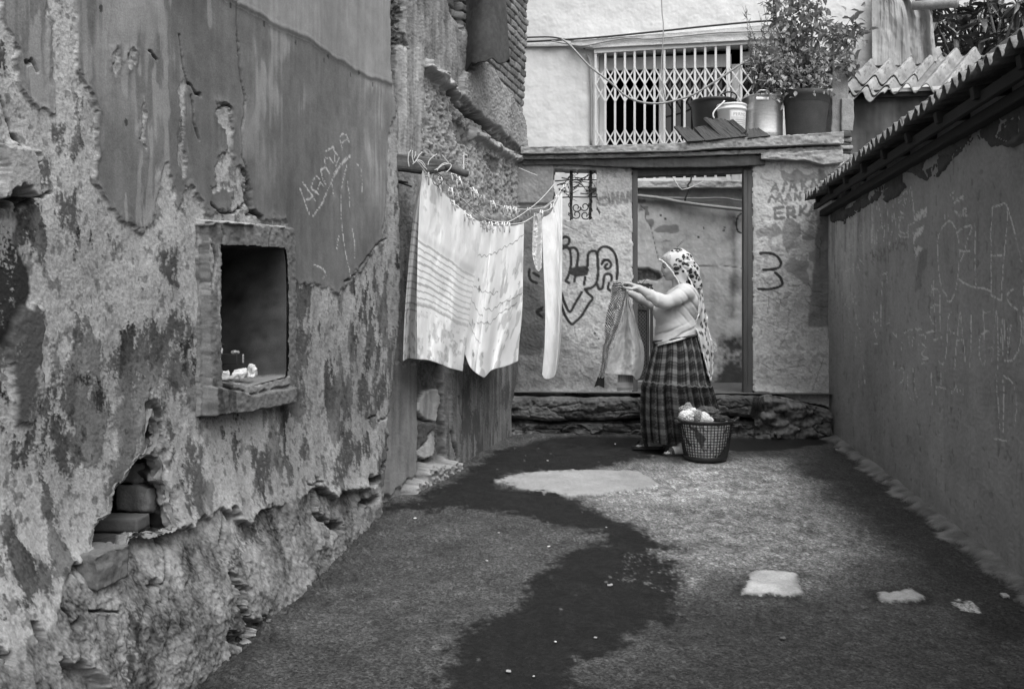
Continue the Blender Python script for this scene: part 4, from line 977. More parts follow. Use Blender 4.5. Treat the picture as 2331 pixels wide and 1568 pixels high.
    chalk += [(cx(smooth_line(p, 4)), 1.0) for p in ([(290,970),(245,890),(220,760),(208,600),(215,480),(240,410),(290,350),(330,350),(365,420),(385,520),(390,650),(375,830),(350,940),(315,1005),(275,1000)], [(372,440),(410,400),(485,385),(455,490),(425,610),(402,670)], [(395,588),(470,592)], [(512,335),(516,600),(522,870)],
        [(378,815),(430,855),(515,890),(580,900),(645,925)], [(648,225),(640,400),(645,650),(648,950)], [(648,230),(700,212),(765,215),(760,500),(745,760),(735,1000)], [(765,215),(800,320),(850,490),(890,680)], [(648,625),(735,625)], [(650,955),(735,1000)], [(905,560),(905,640)],
        [(830,905),(795,930),(780,980),(800,1030),(860,1080),(890,1180),(890,1290),(870,1400),(820,1495),(755,1500)], [(905,840),(905,950)],
        [(325,1105),(300,1140),(290,1260),(280,1400),(265,1500),(240,1530),(215,1505)], [(350,1568),(370,1340),(400,1105),(420,1300),(440,1500)], [(375,1328),(415,1328)], [(485,1120),(482,1400),(480,1568)], [(582,1080),(590,1200),(595,1400)], [(640,1095),(582,1100)], [(640,1250),(590,1265),(555,1320),(552,1420),(580,1540),(600,1480),(590,1290)], [(655,1390),(600,1400)], [(655,1500),(670,1320),(693,1095),(700,1300),(700,1568)], [(740,1160),(725,1300),(700,1500)], [(755,1165),(752,1350)], [(775,1230),(775,1500)], [(805,1210),(795,1300),(780,1400)], [(910,1060),(910,1370)], [(735,1290),(738,1460)],
        [(160,860),(165,920),(150,960)], [(180,840),(182,1000),(195,1220)], [(165,910),(210,905),(230,950),(232,1080),(228,1300)], [(150,1070),(190,1035),(230,1040)], [(145,1080),(150,1150),(190,1215)], [(175,1330),(240,1305)], [(115,1265),(215,1250)], [(240,1300),(245,1370)], [(310,1240),(320,1280)], [(335,1275),(350,1270)],
        [(315,125),(350,98)], [(335,110),(348,190),(365,170)], [(375,145),(370,170),(390,175)], [(395,150),(420,130),(415,160),(395,150)], [(265,250),(270,320)], [(295,200),(298,300)], [(350,330),(352,270),(370,265),(375,310)], [(385,300),(395,260),(400,300)], [(415,295),(435,270),(440,235),(415,250),(420,300),(445,295)])]
    chalk += [(ct(smooth_line(p, 4)), .8) for p in ([(755,800),(760,900),(770,1020)], [(780,830),(783,1030)], [(780,810),(815,840),(830,920),(825,1000),(805,1055),(750,1050)], [(510,800),(513,920)], [(525,790),(528,880)], [(543,780),(547,870)], [(562,790),(560,880)], [(525,850),(565,860)], [(420,760),(425,880),(445,905)], [(385,790),(400,780),(405,820),(390,840)], [(440,760),(450,860),(460,900)], [(225,720),(228,860)], [(245,770),(250,850)], [(215,640),(220,760)], [(585,850),(590,880),(605,850),(612,880),(628,850),(630,880)])]
    for L, w in chalk:
        d = dline(U + .003 * nz(50, 50, 31), Z + .003 * nz(50, 50, 32), [L], .05)
        m_ = ss(.0070 * w, .0030 * w, d) * ss(-.75, .05, nz(90, 110, 33, 2)) * ss(-1.2, -.3, nz(9, 6, 35)); alb = alb * (1 - .9 * m_) + .9 * m_ * .56
    for L, a_ in (([(690,345),(715,290),(760,240),(800,225),(805,285),(770,300),(735,330)], .55), ([(690,510),(700,440),(740,385),(775,380),(775,425),(735,470)], .55), ([(695,565),(730,548),(762,560),(740,610),(705,655)], .50)):
        d = sdp(U + .006 * nz(35, 60, 41), Z + .010 * nz(35, 60, 42), cy(L)); m_ = ss(.004, -.002, d) * ss(-.6, -.1, nz(70, 60, 43, 3)); alb = alb * (1 - m_) + m_ * a_
    for L, w, a_ in (([(640,500),(625,640),(580,730),(545,830),(525,960),(515,1110)], .022, .20), ([(340,620),(450,590),(560,540),(630,560)], .05, .15), ([(345,690),(420,640)], .03, .14), ([(530,490),(640,490)], .018, .17), ([(470,1230),(490,1330)], .05, .16)):
        d = dline(U, Z, [cy(smooth_line(L, 4))]); m_ = ss(w, w * .3, d) * ss(-.15, .45, nz(45, 45, 44, 3)); alb = alb * (1 - m_) + m_ * a_
    P = WD.pos(U, Z, W)
    grid('wall', P, M['paint_wall'], low_house, attrs={'alb': alb})
build_D()

# corrugated eave, boards and rough masonry under it
def build_eave():
    pit = .118; amp = .030; slope = .16
    n_ = np.array([WD.n[0], WD.n[1]]); Lw = 7.2
    us = np.arange(.12, Lw, .0085)
    rng = random.Random(5)
    ks_ = np.floor(us / pit)
    for sh, (ua, ub, dz, dw) in enumerate(((.30, .95, -.035, .03), (.86, 2.0, -.012, .0), (1.93, 3.15, .0, .012), (3.08, 4.3, .010, .0), (4.22, 5.4, -.006, .014), (5.32, 7.2, .008, .0))):
        uu = np.arange(ua, ub, .0075); ww = np.linspace(.205 + dw, -1.0, 26)
        Ug, Wg = np.meshgrid(uu, ww)
        ph = Ug / pit * 2 * np.pi
        chip = np.array([rng.uniform(-.012, .012) for _ in range(80)])
        Wg = Wg + np.where(Wg > .15, chip[(Ug / pit).astype(int) % 80] * .7 + .004 * fbm(Ug * 60, Ug * 0, 7), 0)
        Zt = 2.155 + dz + (.205 - Wg) * slope + amp * np.sin(ph) + .004 * fbm(Ug * 9, Wg * 6, 8)
        a = .20 * (1 + .3 * fbm(Ug * 20, Wg * 14, 9) + .3 * fbm(Ug * 80, Wg * 80, 10))
        top = WD.pos(Ug, Zt, Wg); bot = WD.pos(Ug, Zt - .008, Wg)
        V = np.concatenate([top, bot[:1]], 0)
        # closed sheet: upper face, front lip, lower face
        P = np.concatenate([top[::-1], bot], 0); A = np.concatenate([a[::-1], a * .5], 0)
        grid('corrugated_sheet', P, M['concrete'], low_house, attrs={'alb': A})
    mb = MB(); p = lambda u, z, w: WD.pos(np.array(u), np.array(z), np.array(w))
    mb.bar(p(.2, 2.045, .125), p(Lw, 2.06, .125), .03, .06, UPZ, .005)
    mb.build('fascia_board', M['timber_shade'], low_house)
    mb = MB(); mb.bar(p(.1, 1.985, .045), p(Lw, 2.01, .045), .07, .055, UPZ, .008); mb.build('wall_plate', M['timber_shade'], low_house)
    mb = MB()
    for k in range(13): mb.bar(p(.45 + k * .52, 2.075, .17), p(.45 + k * .52, 2.24, -.95), .05, .06, UPZ, .004)
    mb.build('rafters', M['timber_shade'], low_house)
    # crumbling bricks showing under the eave
    mb = MB(); rng = random.Random(9)
    U = np.arange(.3, Lw, .012); Zs = np.linspace(2.0, 1.80, 20); Ug, Zg = np.meshgrid(U, Zs)
    lowe = 1.87 + .05 * fbm(Ug * 2.2, Ug * 0, 21) + .02 * fbm(Ug * 9, Ug * 0, 22)
    m_ = ss(-.004, .004, Zg - lowe); f1, f2, c = cells(Ug * 4.5, Zg * 13, 3)
    Wg = -.012 + m_ * (.022 + .018 * (c - .5) * 2 * 1 - .015 * ss(.12, 0, f2 - f1) + .004 * fbm(Ug * 40, Zg * 40, 23))
    grid('eave_masonry', WD.pos(Ug, Zg, Wg), M['concrete'], low_house, attrs={'alb': .055 * (.6 + .8 * c) + 0 * Ug})
build_eave()

# ================================================================== THE PALE HOUSE BEHIND THE COURTYARD WALL
WE = Wall((-.75, 10.17), (3.84, 9.65))
pale_house = thing('pale_house', 'pale limewashed house behind the courtyard wall with a grilled window', 'house', (1.8, 9.9, 0))
NE = np.array([WE.n[0], WE.n[1], 0]); DE = np.array([WE.d[0], WE.d[1], 0])
def we(px, py, w=0.0):
    u, z = WE.uz(px, py); return WE.pos(np.array(u), np.array(z), w)
def build_E():
    pxs = np.concatenate([[1010, 1080, 1140], np.arange(1170, 1994, 2.6)]); pys = np.concatenate([[-1200, -700], np.arange(-420, -10, 8), np.arange(-10, 960, 2.6), [1000]])
    U, Z = WE.net(pxs, pys)
    nz = lambda a, b, s, o=4: fbm(U * a, Z * b, s, o)
    gr = nz(70, 70, 1, 3); md = nz(5, 5, 2, 5); st = nz(16, 1.5, 3, 4); lo = nz(1.2, 1.2, 4)
    cw = lambda p: WE.pts(kW(p)); ck = lambda p: WE.pts(kK(p)); cu = lambda p: WE.pts(kU(p))
    wu = U + .015 * nz(12, 12, 6); wz = Z + .015 * nz(12, 12, 7)
    alb = .56 * (1 + .025 * md + .05 * lo + .03 * gr - .05 * ss(.2, .6, st)); W = .002 * gr + .006 * md + .012 * lo
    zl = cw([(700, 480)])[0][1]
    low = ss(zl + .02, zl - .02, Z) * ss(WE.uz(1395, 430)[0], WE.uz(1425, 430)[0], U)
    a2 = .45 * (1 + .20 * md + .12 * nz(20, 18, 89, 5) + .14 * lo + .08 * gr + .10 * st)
    top = ss(.25, .0, zl - Z); a2 = a2 * (1 - .3 * top * low)  # shadow below the sill band painted into the wall colour
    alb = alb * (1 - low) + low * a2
    for p in ([(400,1100),(470,1045),(550,1020),(760,1012),(775,1100),(720,1135),(560,1130),(470,1140)], [(280,930),(400,950),(390,1040),(340,1045),(300,990)], [(180,740),(240,730),(240,800),(170,820)], [(250,740),(330,745),(320,800),(335,890),(280,890),(270,820)], [(140,640),(270,640),(280,700),(140,690)], [(510,1280),(560,1240),(680,1265),(600,1275)]):
        d = sdp(wu, wz, cw(p)); m_ = ss(.006, -.006, d); alb = alb * (1 - m_) + m_ * .20 * (1 + .2 * md)
    vs = sdp(wu, wz, cw([(1480,850),(1620,840),(1640,1600),(1600,2400),(1500,2400),(1540,1400)])); alb = alb * (1 - .62 * ss(.06, -.06, vs + .03 * md) * (1 + .3 * st))
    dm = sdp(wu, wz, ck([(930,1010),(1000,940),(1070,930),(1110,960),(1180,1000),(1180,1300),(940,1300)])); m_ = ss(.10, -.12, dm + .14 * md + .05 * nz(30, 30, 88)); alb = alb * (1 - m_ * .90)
    brk = sdp(wu, wz, ck([(580,595),(640,600),(700,615),(715,640),(690,660),(640,650),(580,665)])); m_ = ss(.01, -.01, brk); W = W - .04 * m_ + .02 * m_ * nz(25, 25, 9); alb = alb * (1 - m_) + m_ * .12 * (1 + .4 * gr)
    rg = dline(U, Z, [cw(smooth_line([(1740,855),(1680,860),(1640,900),(1615,980),(1620,1060),(1645,1120),(1690,1140),(1740,1135)], 4))]); m_ = ss(.012, .006, rg); alb = alb * (1 - m_) + m_ * .02
    cr = dline(U + .005 * nz(20, 20, 8), Z, [cw([(170,690),(260,790),(280,950),(355,1040),(390,1200),(430,1400),(470,1530)]), ck([(870,590),(1000,585),(1110,600)]), cw([(740,1350),(830,1250)])]); alb = alb * (1 - .7 * ss(.006, .001, cr)); W = W - .006 * ss(.006, .001, cr)
    for c in ((1545,635),(1430,1105),(1445,1060),(1130,1065),(1060,1200),(570,930),(500,880)):
        q = cw([c])[0]; alb = alb * (1 - .85 * (np.hypot(U - q[0], Z - q[1]) < .011))
    # mossy, rain-streaked foot of the gable on the right
    mo = sdp(wu, wz, WE.pts([(1850,150),(1900,118),(1950,112),(1992,60),(2010,60),(2010,420),(1850,420)])); alb = alb * (1 - .55 * ss(.10, -.12, mo + .06 * md))
    pk = ss(.55, .7, nz(3, 3, 12, 5)) * (1 - low); alb = alb * (1 - .08 * pk)
    win = sdp(U, Z, WE.pts([(1363,122),(1752,98),(1752,411),(1363,411)]))
    keep = (np.minimum.reduce([win[:-1, :-1], win[1:, 1:], win[1:, :-1], win[:-1, 1:]]) > -.004)
    grid('wall', WE.pos(U, Z, W), M['house_wall'], pale_house, keep=keep, attrs={'alb': alb}, skirt=-NE * .20)
build_E()
M['room_dark'] = mat('dark_room', .012, .9, .2, 5, 1, 0, 1, 0)
M['glass_dark'] = mat('window_glass', .01, .06, 0, 1, 1, 0, 1, .05, 3, .002, spec=.5)
M['white_wood'] = mat('flaking_white_wood', .48, .7, .15, 25, 6, .1, 150, .3, 120, .002)
M['leaf'] = mat('leaf_green', .18, .55, .45, 3, 1, .25, 40, 0, transl=.25)
M['leaf_pale'] = mat('leaf_pale', .34, .55, .45, 4, 1, .25, 40, 0, transl=.3)
M['leaf_dark'] = mat('leaf_dark', .055, .42, .4, 2, 1, .2, 30, 0, transl=.12, spec=.5)
M['stem'] = mat('stem_bark', .09, .85, .2, 40, 1, .1, 200, .3)
def room():
    mb = MB()
    a = WE.uz(1352, 422); b = WE.uz(1765, 84)
    P = lambda u, z, w: WE.pos(np.array(u), np.array(z), np.array(w))
    V = [P(u, z, w) for w in (-.19, -1.6) for u, z in ((a[0], a[1]), (b[0], a[1]), (b[0], b[1]), (a[0], b[1]))]
    mb.add(V, [[4, 5, 6, 7], [0, 1, 5, 4], [1, 2, 6, 5], [2, 3, 7, 6], [3, 0, 4, 7]])
    mb.build('room', M['room_dark'], pale_house)
    # timber window frame with a mullion and three lights
    wf = MB()
    def fr(x0, y0, x1, y1, w=-.13, t=.05):
        p0 = we(x0, y0, w); p1 = we(x1, y1, w); c = (p0 + p1) / 2; sz = (np.linalg.norm((p1 - p0)[:2]), t, abs(p1[2] - p0[2])); wf.box(c, sz, np.array([DE, -NE, UPZ]), 0, .006)
    fr(1363, 122, 1379, 412); fr(1501, 146, 1514, 412); fr(1668, 140, 1690, 412); fr(1738, 120, 1752, 412)
    fr(1379, 126, 1668, 146); fr(1690, 112, 1738, 138); fr(1379, 404, 1668, 413)
    w_ = wf.build('window_frame', M['white_wood'], pale_house)
    for x0, x1 in ((1514, 1668), (1690, 1738)):
        pn = MB(); p0 = we(x0, 404, -.14); p1 = we(x1, 146, -.14); pn.box((p0 + p1) / 2, (np.linalg.norm((p1 - p0)[:2]), .005, p1[2] - p0[2]), np.array([DE, -NE, UPZ])); pn.build('pane', M['glass_dark'], w_)
    # folding security grille: uprights and scissor lattice
    ge = bpy.data.objects.new('security_grille', None); COL.objects.link(ge); ge.parent = pale_house; ge.location = Vector(we(1550, 412, .03)) - wloc(pale_house)
    xs = [560, 625, 690, 755, 820, 887, 952, 1018, 1085, 1152, 1222, 1290, 1360, 1437, 1449, 1530, 1612, 1690, 1765]
    xd = [(1250 + x / 2.742) * .9324 for x in xs]
    tops = [np.interp(x, [560, 1765], [345, 285]) / 2.742 * .9324 for x in xs]
    for x, t in zip(xd, tops):
        b = MB(); b.bar(we(x, 413, .05), we(x, t, .05), .024, .022, NE, .003); b.build('bar', M['grey_metal'], ge)
    lat = [[MB(), MB()], [MB(), MB()]]
    lv = [465, 575, 690]; lv = [y / 2.742 * .9324 for y in lv]; bt = [872 / 2.742 * .9324, 985 / 2.742 * .9324]
    for i in range(len(xd) - 1):
        for y0, y1 in ((lv[0], lv[1]), (lv[1], lv[2]), (bt[0], bt[1])):
            l, l_b = lat[int(y0 > lv[2])]
            l.bar(we(xd[i], y0, .064), we(xd[i + 1], y1, .064), .015, .004, NE); l_b.bar(we(xd[i], y1, .036), we(xd[i + 1], y0, .036), .015, .004, NE)
    for pair in lat:
        for q in pair: q.build('lattice', M['grey_metal'], ge)
    l = MB(); l.bar(we(1352, 121, .055), we(1760, 97, .055), .05, .03, NE, .004); l.build('rail', M['grey_metal'], ge); l = MB(); l.bar(we(1352, 414, .055), we(1640, 414, .055), .05, .02, NE, .003); l.build('rail', M['grey_metal'], ge)
room()
rough_beam('sill_band', WE, [1340, 1450, 1600, 1760], [416, 415, 414, 416], [432, 431, 431, 431], -.05, .10, M['concrete'], pale_house, lambda U, Z, e, f: .33 * (1 + .2 * e + .3 * f), 65, .006)
rough_beam('window_hood', WE, [1300, 1352, 1450, 1560, 1660, 1790, 1850], [100, 96, 88, 80, 71, 60, 66], [108, 116, 111, 106, 101, 93, 90], -.05, .10, M['concrete'], pale_house, lambda U, Z, e, f: .50 * (1 + .08 * e + .06 * f), 75, .003)
rough_beam('moulding', WE, [1120, 1200, 1300], [102, 101, 99], [110, 109, 107], -.03, .03, M['concrete'], pale_house, lambda U, Z, e, f: .40 * (1 + .1 * e + 0 * U), 85, .002)
o = mk('passage_floor', [(-.3, 8.3, .37), (3.4, 8.0, .37), (3.9, 9.9, .36), (-.3, 10.4, .36)], [[0, 1, 2, 3]], mat('passage_concrete', .09, .9, .3, 6, 1, .2, 80, .6, 60, .006))
o['kind'] = 'structure'

# cables and pipes run along the pale house
def line_thing(name, pts, r, m, label, cat, group=None, n=7):
    o = mk(name, *tube_np([p for p in pts], r, n), m, None, True); return tag(o, label, cat, group)
def weu(pl, w=.03): return [we(*p, w) for p in smooth_line(kU(pl), 5)]
line_thing('cable', weu([(90,258),(250,255),(350,270),(420,285),(490,335)]), .009, M['cable'], 'short black cable looping along the top of the pale wall beside the brick corner', 'cable', 'cables on the pale house')
line_thing('cable', weu([(80,304),(300,292),(600,272),(1000,232),(1300,200),(1700,165),(1900,170)], .115), .011, M['cable'], 'long black cable running straight along the hood over the grilled window', 'cable', 'cables on the pale house')
line_thing('cable', weu([(270,297),(360,315),(480,330),(640,300),(780,280),(900,285),(1050,275),(1300,250),(1500,240),(1900,230)], .12), .008, M['cable_grey'], 'wavy grey cable clipped to the front of the window hood', 'cable', 'cables on the pale house')
line_thing('cable', weu([(340,303),(400,350),(520,480),(650,580),(750,670),(850,715),(950,727),(1050,715),(1200,670),(1350,580),(1500,480),(1600,420),(1690,385)], .22), .011, M['cable_grey'], 'thick grey cable sagging in front of the window grille', 'cable', 'cables on the pale house')
line_thing('cable', weu([(992,-60),(995,0),(1000,120),(1008,200),(1004,330),(995,500),(1020,700)], .16), .006, M['cable_grey'], 'thin pale cable hanging straight down in front of the grilled window', 'cable', 'cables on the pale house')
line_thing('pipe', weu([(505,370),(525,440),(530,600),(533,700),(530,985)], .03), .014, M['cable_grey'], 'grey conduit standing upright along the left edge of the grille', 'pipe')
line_thing('pipe', [we(*p, .22) for p in kU([(1735,-60),(1735,195)])], .022, M['cable'], 'dark upright pipe at the top above the potted shrub', 'pipe')
line_thing('pipe', [we(*p, .06) for p in smooth_line(kW([(60,590),(500,640),(770,695),(1200,755),(1800,820)]), 4)], .020, M['cable_grey'], 'thick grey pipe sloping across the wall seen through the doorway', 'pipe')
line_thing('pipe', [we(*p, .045) for p in smooth_line(kW([(400,612),(600,630),(1000,640),(1400,635),(1600,665),(1800,685)]), 4)], .013, M['cable_grey'], 'thinner pipe running level above the thick pipe in the doorway', 'pipe')
line_thing('wire', [we(*p, .2) for p in kW([(575,195),(680,390),(745,500),(795,545),(900,520),(1020,470),(1100,420),(1150,300),(1240,170)])], .006, M['grey_metal'], 'loose pale wire hanging in a V under the lintel in the doorway', 'wire')
line_thing('wire', [we(*p, .18) for p in kW([(850,200),(880,230),(905,290),(935,350),(920,420),(880,470),(890,570),(845,660),(840,700)])], .010, M['iron'], 'dark twisted wire dangling onto the thick pipe in the doorway', 'wire')

# narrow mesh gate standing in the passage
gate = thing('mesh_gate', 'narrow dark metal gate filled with diamond mesh inside the doorway', 'gate', tuple(wc(1463, 868, -.42)))
def gp(x, y): return wc(x, y, -.42)
mb = MB()
for a, b in (((1450, 640), (1450, 872)), ((1481, 640), (1481, 872)), ((1490, 650), (1490, 868)), ((1446, 642), (1492, 646)), ((1450, 655), (1481, 658)), ((1446, 868), (1492, 868)), ((1450, 700), (1481, 702))): mb.bar(gp(*a), gp(*b), .028, .028, NC, .003)
mb.build('gate_frame', M['iron'], gate)
mb = MB()
for k in range(-4, 26):
    y0 = 662 + k * 9
    for s in (1, -1):
        ya, yb = (y0, y0 + 34) if s > 0 else (y0 + 34, y0)
        p, q = np.array([1451, ya], float), np.array([1480, yb], float)
        lo_, hi = 660, 868
        if max(ya, yb) < lo_ or min(ya, yb) > hi: continue
        def cl(t): return p + (q - p) * t
        ts = sorted([0, 1]); t0, t1 = 0., 1.
        for lim, sg in ((lo_, 1), (hi, -1)):
            f0, f1 = sg * (p[1] - lim), sg * (q[1] - lim)
            if f0 < 0 and f1 > 0: t0 = max(t0, f0 / (f0 - f1))
            if f0 > 0 and f1 < 0: t1 = min(t1, f0 / (f0 - f1))
        if t1 > t0: mb.bar(gp(*cl(t0)), gp(*cl(t1)), .006, .004, NC)
mb.build('mesh', mat('mesh_wire', .10, .6, .2, 30, 1, 0, 1, 0), gate)
mb = MB(); mb.bar(gp(1451, 664) - NC * .03, gp(1451, 866) - NC * .03, .01, .01, NC)
q = [gp(1446, 650) - NC * .05, gp(1484, 650) - NC * .05, gp(1484, 868) - NC * .05, gp(1446, 868) - NC * .05]
MB().add(q, [[0, 1, 2, 3]]).build('backing_sheet', M['iron'], gate)

# ================================================================== SHED, PIER, CANVAS AND TREE BEHIND
shed = thing('shed', 'lean-to shed with pale wavy cement roofing and a dark wall', 'shed', (3.9, 9.1, 0))
WF = Wall((3.26, 9.0), (5.2, 8.9))
def build_shed():
    U, Z = np.meshgrid(np.linspace(0, WF.L, 160), np.concatenate([np.linspace(3.22, 1.9, 110), [1.2, 0]]))
    md = fbm(U * 5, Z * 5, 2, 5); st = fbm(U * 14, Z * 1.6, 3)
    grid('wall', WF.pos(U, Z, .01 * md), M['house_wall'], shed, attrs={'alb': .085 * (1 + .35 * md + .4 * st)})
    mb = MB(); p = lambda u, z, w: WF.pos(np.array(u), np.array(z), np.array(w))
    mb.bar(p(-.02, 3.225, .10), p(1.9, 3.26, .10), .06, .075, UPZ, .006); mb.build('beam', M['timber_shade'], shed)
    mb = MB(); mb.bar(p(.42, 3.255, .145), p(1.0, 3.275, .145), .02, .035, UPZ, .003); mb.build('batten', M['white_wood'], shed)
    c = {'UL': P3(1990, 128, 9.95), 'UR': P3(2240, 118, 9.9), 'LL': P3(1910, 206, 8.82), 'LR': P3(2178, 200, 8.75)}
    def sheet(u0, u1, v0, v1, lift, sd):
        uu = np.linspace(u0, u1, int((u1 - u0) * 220)); vv = np.linspace(v0, v1, 60)
        A, B = np.meshgrid(uu, vv)
        jag = .015 * fbm(A * 14, A * 0 + sd, sd); B2 = B + jag * ss(v0 + .6 * (v1 - v0), v1, B)
        P = ((1 - A)[..., None] * c['UL'] + A[..., None] * c['UR']) * (1 - B2)[..., None] + ((1 - A)[..., None] * c['LL'] + A[..., None] * c['LR']) * B2[..., None]
        ph = A * 5.9 * 2 * np.pi - .6
        n_ = np.array([0, -.45, .89])
        P = P + n_ * (.046 * np.sin(ph) + lift + .004 * fbm(A * 20, B * 20, sd + 1))[..., None]
        st = fbm(A * 60, B * 12, sd + 2); rows = ss(.3, .5, fbm(A * 55, B * 16, sd + 5) - .5 * np.abs(B - .5))
        a = .235 * (1 + .25 * fbm(A * 9, B * 9, sd + 3) + .12 * st) * (1 - .45 * rows * (np.sin(ph) > -.2)) * (1 - .25 * ss(.0, -.9, np.sin(ph)))
        Q = np.concatenate([P, (P - n_ * .012)[::-1]], 0); aa = np.concatenate([a, a[::-1] * .6], 0)
        grid('roofing_sheet', Q, M['concrete'], shed, attrs={'alb': aa})
    sheet(.0, .62, 0, .80, .026, 3); sheet(.50, 1.0, 0, 1.0, .008, 13); sheet(-.02, .52, .45, 1.0, .0, 23); sheet(.10, .42, .7, 1.12, -.022, 33)
build_shed()
pier = thing('masonry_pier', 'rough concrete post on thin old bricks beside the big plant pot', 'pillar', tuple(P3(1912, 372, 8.55)))
def pier_part(name, px0, px1, py0, py1, Y, dp, seed, a, m):
    p0 = P3(px0, py1, Y); p1 = P3(px1, py0, Y); sz = (p1[0] - p0[0], dp, p1[2] - p0[2])
    V, Fc = rough_block(sz, .010, .012, seed, 10, .10); cc = (p0 + p1) / 2 + np.array([0, dp / 2, 0])
    return weld(mk(name, V + cc, Fc, m, pier))
M['pier_conc'] = mat('pier_concrete', .22, .92, .2, 12, 1, .2, 90, .7, 90, .008)
pier_part('post', 1893, 1932, 142, 312, 8.50, .18, 5, 0, M['pier_conc'])
pier_part('block', 1916, 1944, 222, 300, 8.46, .2, 9, 0, M['pier_conc'])
for i, (x0, x1, y0, y1) in enumerate(((1905, 1938, 300, 312), (1900, 1942, 312, 322), (1908, 1940, 323, 331), (1903, 1944, 332, 341), (1909, 1938, 342, 350), (1902, 1942, 351, 360), (1905, 1950, 361, 374))): pier_part('thin_brick', x0, x1, y0, y1, 8.40 + .012 * (i % 3), .2, 40 + i, 0, M['pier_conc'] if i % 2 else M['brick'])

def canvas():
    A, B = np.meshgrid(np.linspace(0, 1, 130), np.linspace(0, 1, 90))
    xl = np.interp(B, [0, .25, 1], [1984, 1984, 1986]); xr = np.interp(B, [0, .2, .4, .75, 1], [2070, 2108, 2122, 2128, 2134])
    yt = -30; yb = np.interp(A, [0, .55, 1], [150, 150, 140]); py = yt + (yb - yt) * B; px = xl + (xr - xl) * A
    Y = 9.55 + .03 * np.sin(A * 19 + 1.2 * fbm(A * 2, B * 1.2, 3)) * (A < .6) * .4 + .09 * ss(.52, .62, A) + .05 * np.sin(A * 22 + B * 3 + 1.5 * fbm(A * 3, B * 2, 8)) * ss(.5, .65, A) + .030 * fbm(A * 9 + B, B * .8, 9) * ss(.0, .2, A) + .02 * fbm(A * 5, B * 3, 4)
    P = np.stack([(px - CX) / F * Y, Y, H - (py - HY) / F * Y], -1)
    a = .27 * (1 + .2 * fbm(A * 22, B * 1.5, 6) + .12 * fbm(A * 5, B * 4, 7))
    Q = np.concatenate([P, P[::-1] + np.array([0, .012, 0])], 0)
    o = grid('canvas_sheet', Q, M['house_wall'], attrs={'alb': np.concatenate([a, a[::-1]], 0)}); tag(o, 'grey canvas sheet hanging in folds beside the pale house above the shed roof', 'canvas')
canvas()
o = mk('wooden_pole', *tube_np([P3(2076, 14, 9.45), P3(2120, 11, 9.4), P3(2160, 8, 9.35), P3(2180, 7, 9.3)], [.045, .05, .048, .055], 12), mat('peeled_wood', .22, .8, .3, 20, 1, .2, 100, .5), None, True); tag(o, 'pale wooden pole end sticking out above the canvas sheet', 'pole')

def leaf_mesh(pos, dirs, ups, L, Wd, droop=.25, rng=None):
    """pointed leaves folded along the midrib: 8 points, 6 faces each"""
    n = len(pos); pos = np.asarray(pos); d = np.asarray(dirs, float); d /= np.linalg.norm(d, axis=1)[:, None]; u = np.asarray(ups, float)
    s = np.cross(d, u); s /= np.linalg.norm(s, axis=1)[:, None] + 1e-9; nn = np.cross(s, d)
    L = np.broadcast_to(L, (n,))[:, None]; Wd = np.broadcast_to(Wd, (n,))[:, None]
    mid = lambda t, w, dz: pos + d * L * t + s * Wd * w + nn * (dz * Wd - droop * L * t * t)
    V = np.stack([mid(0, 0, 0), mid(.35, .45, .22), mid(.35, 0, 0), mid(.35, -.45, .22), mid(.7, .38, .18), mid(.7, 0, 0), mid(.7, -.38, .18), mid(1, 0, 0)], 1).reshape(-1, 3)
    Fb = [[0, 2, 1], [0, 3, 2], [1, 2, 5, 4], [2, 3, 6, 5], [4, 5, 7], [5, 6, 7]]
    Fc = [[i * 8 + k for k in f] for i in range(n) for f in Fb]
    return V, Fc

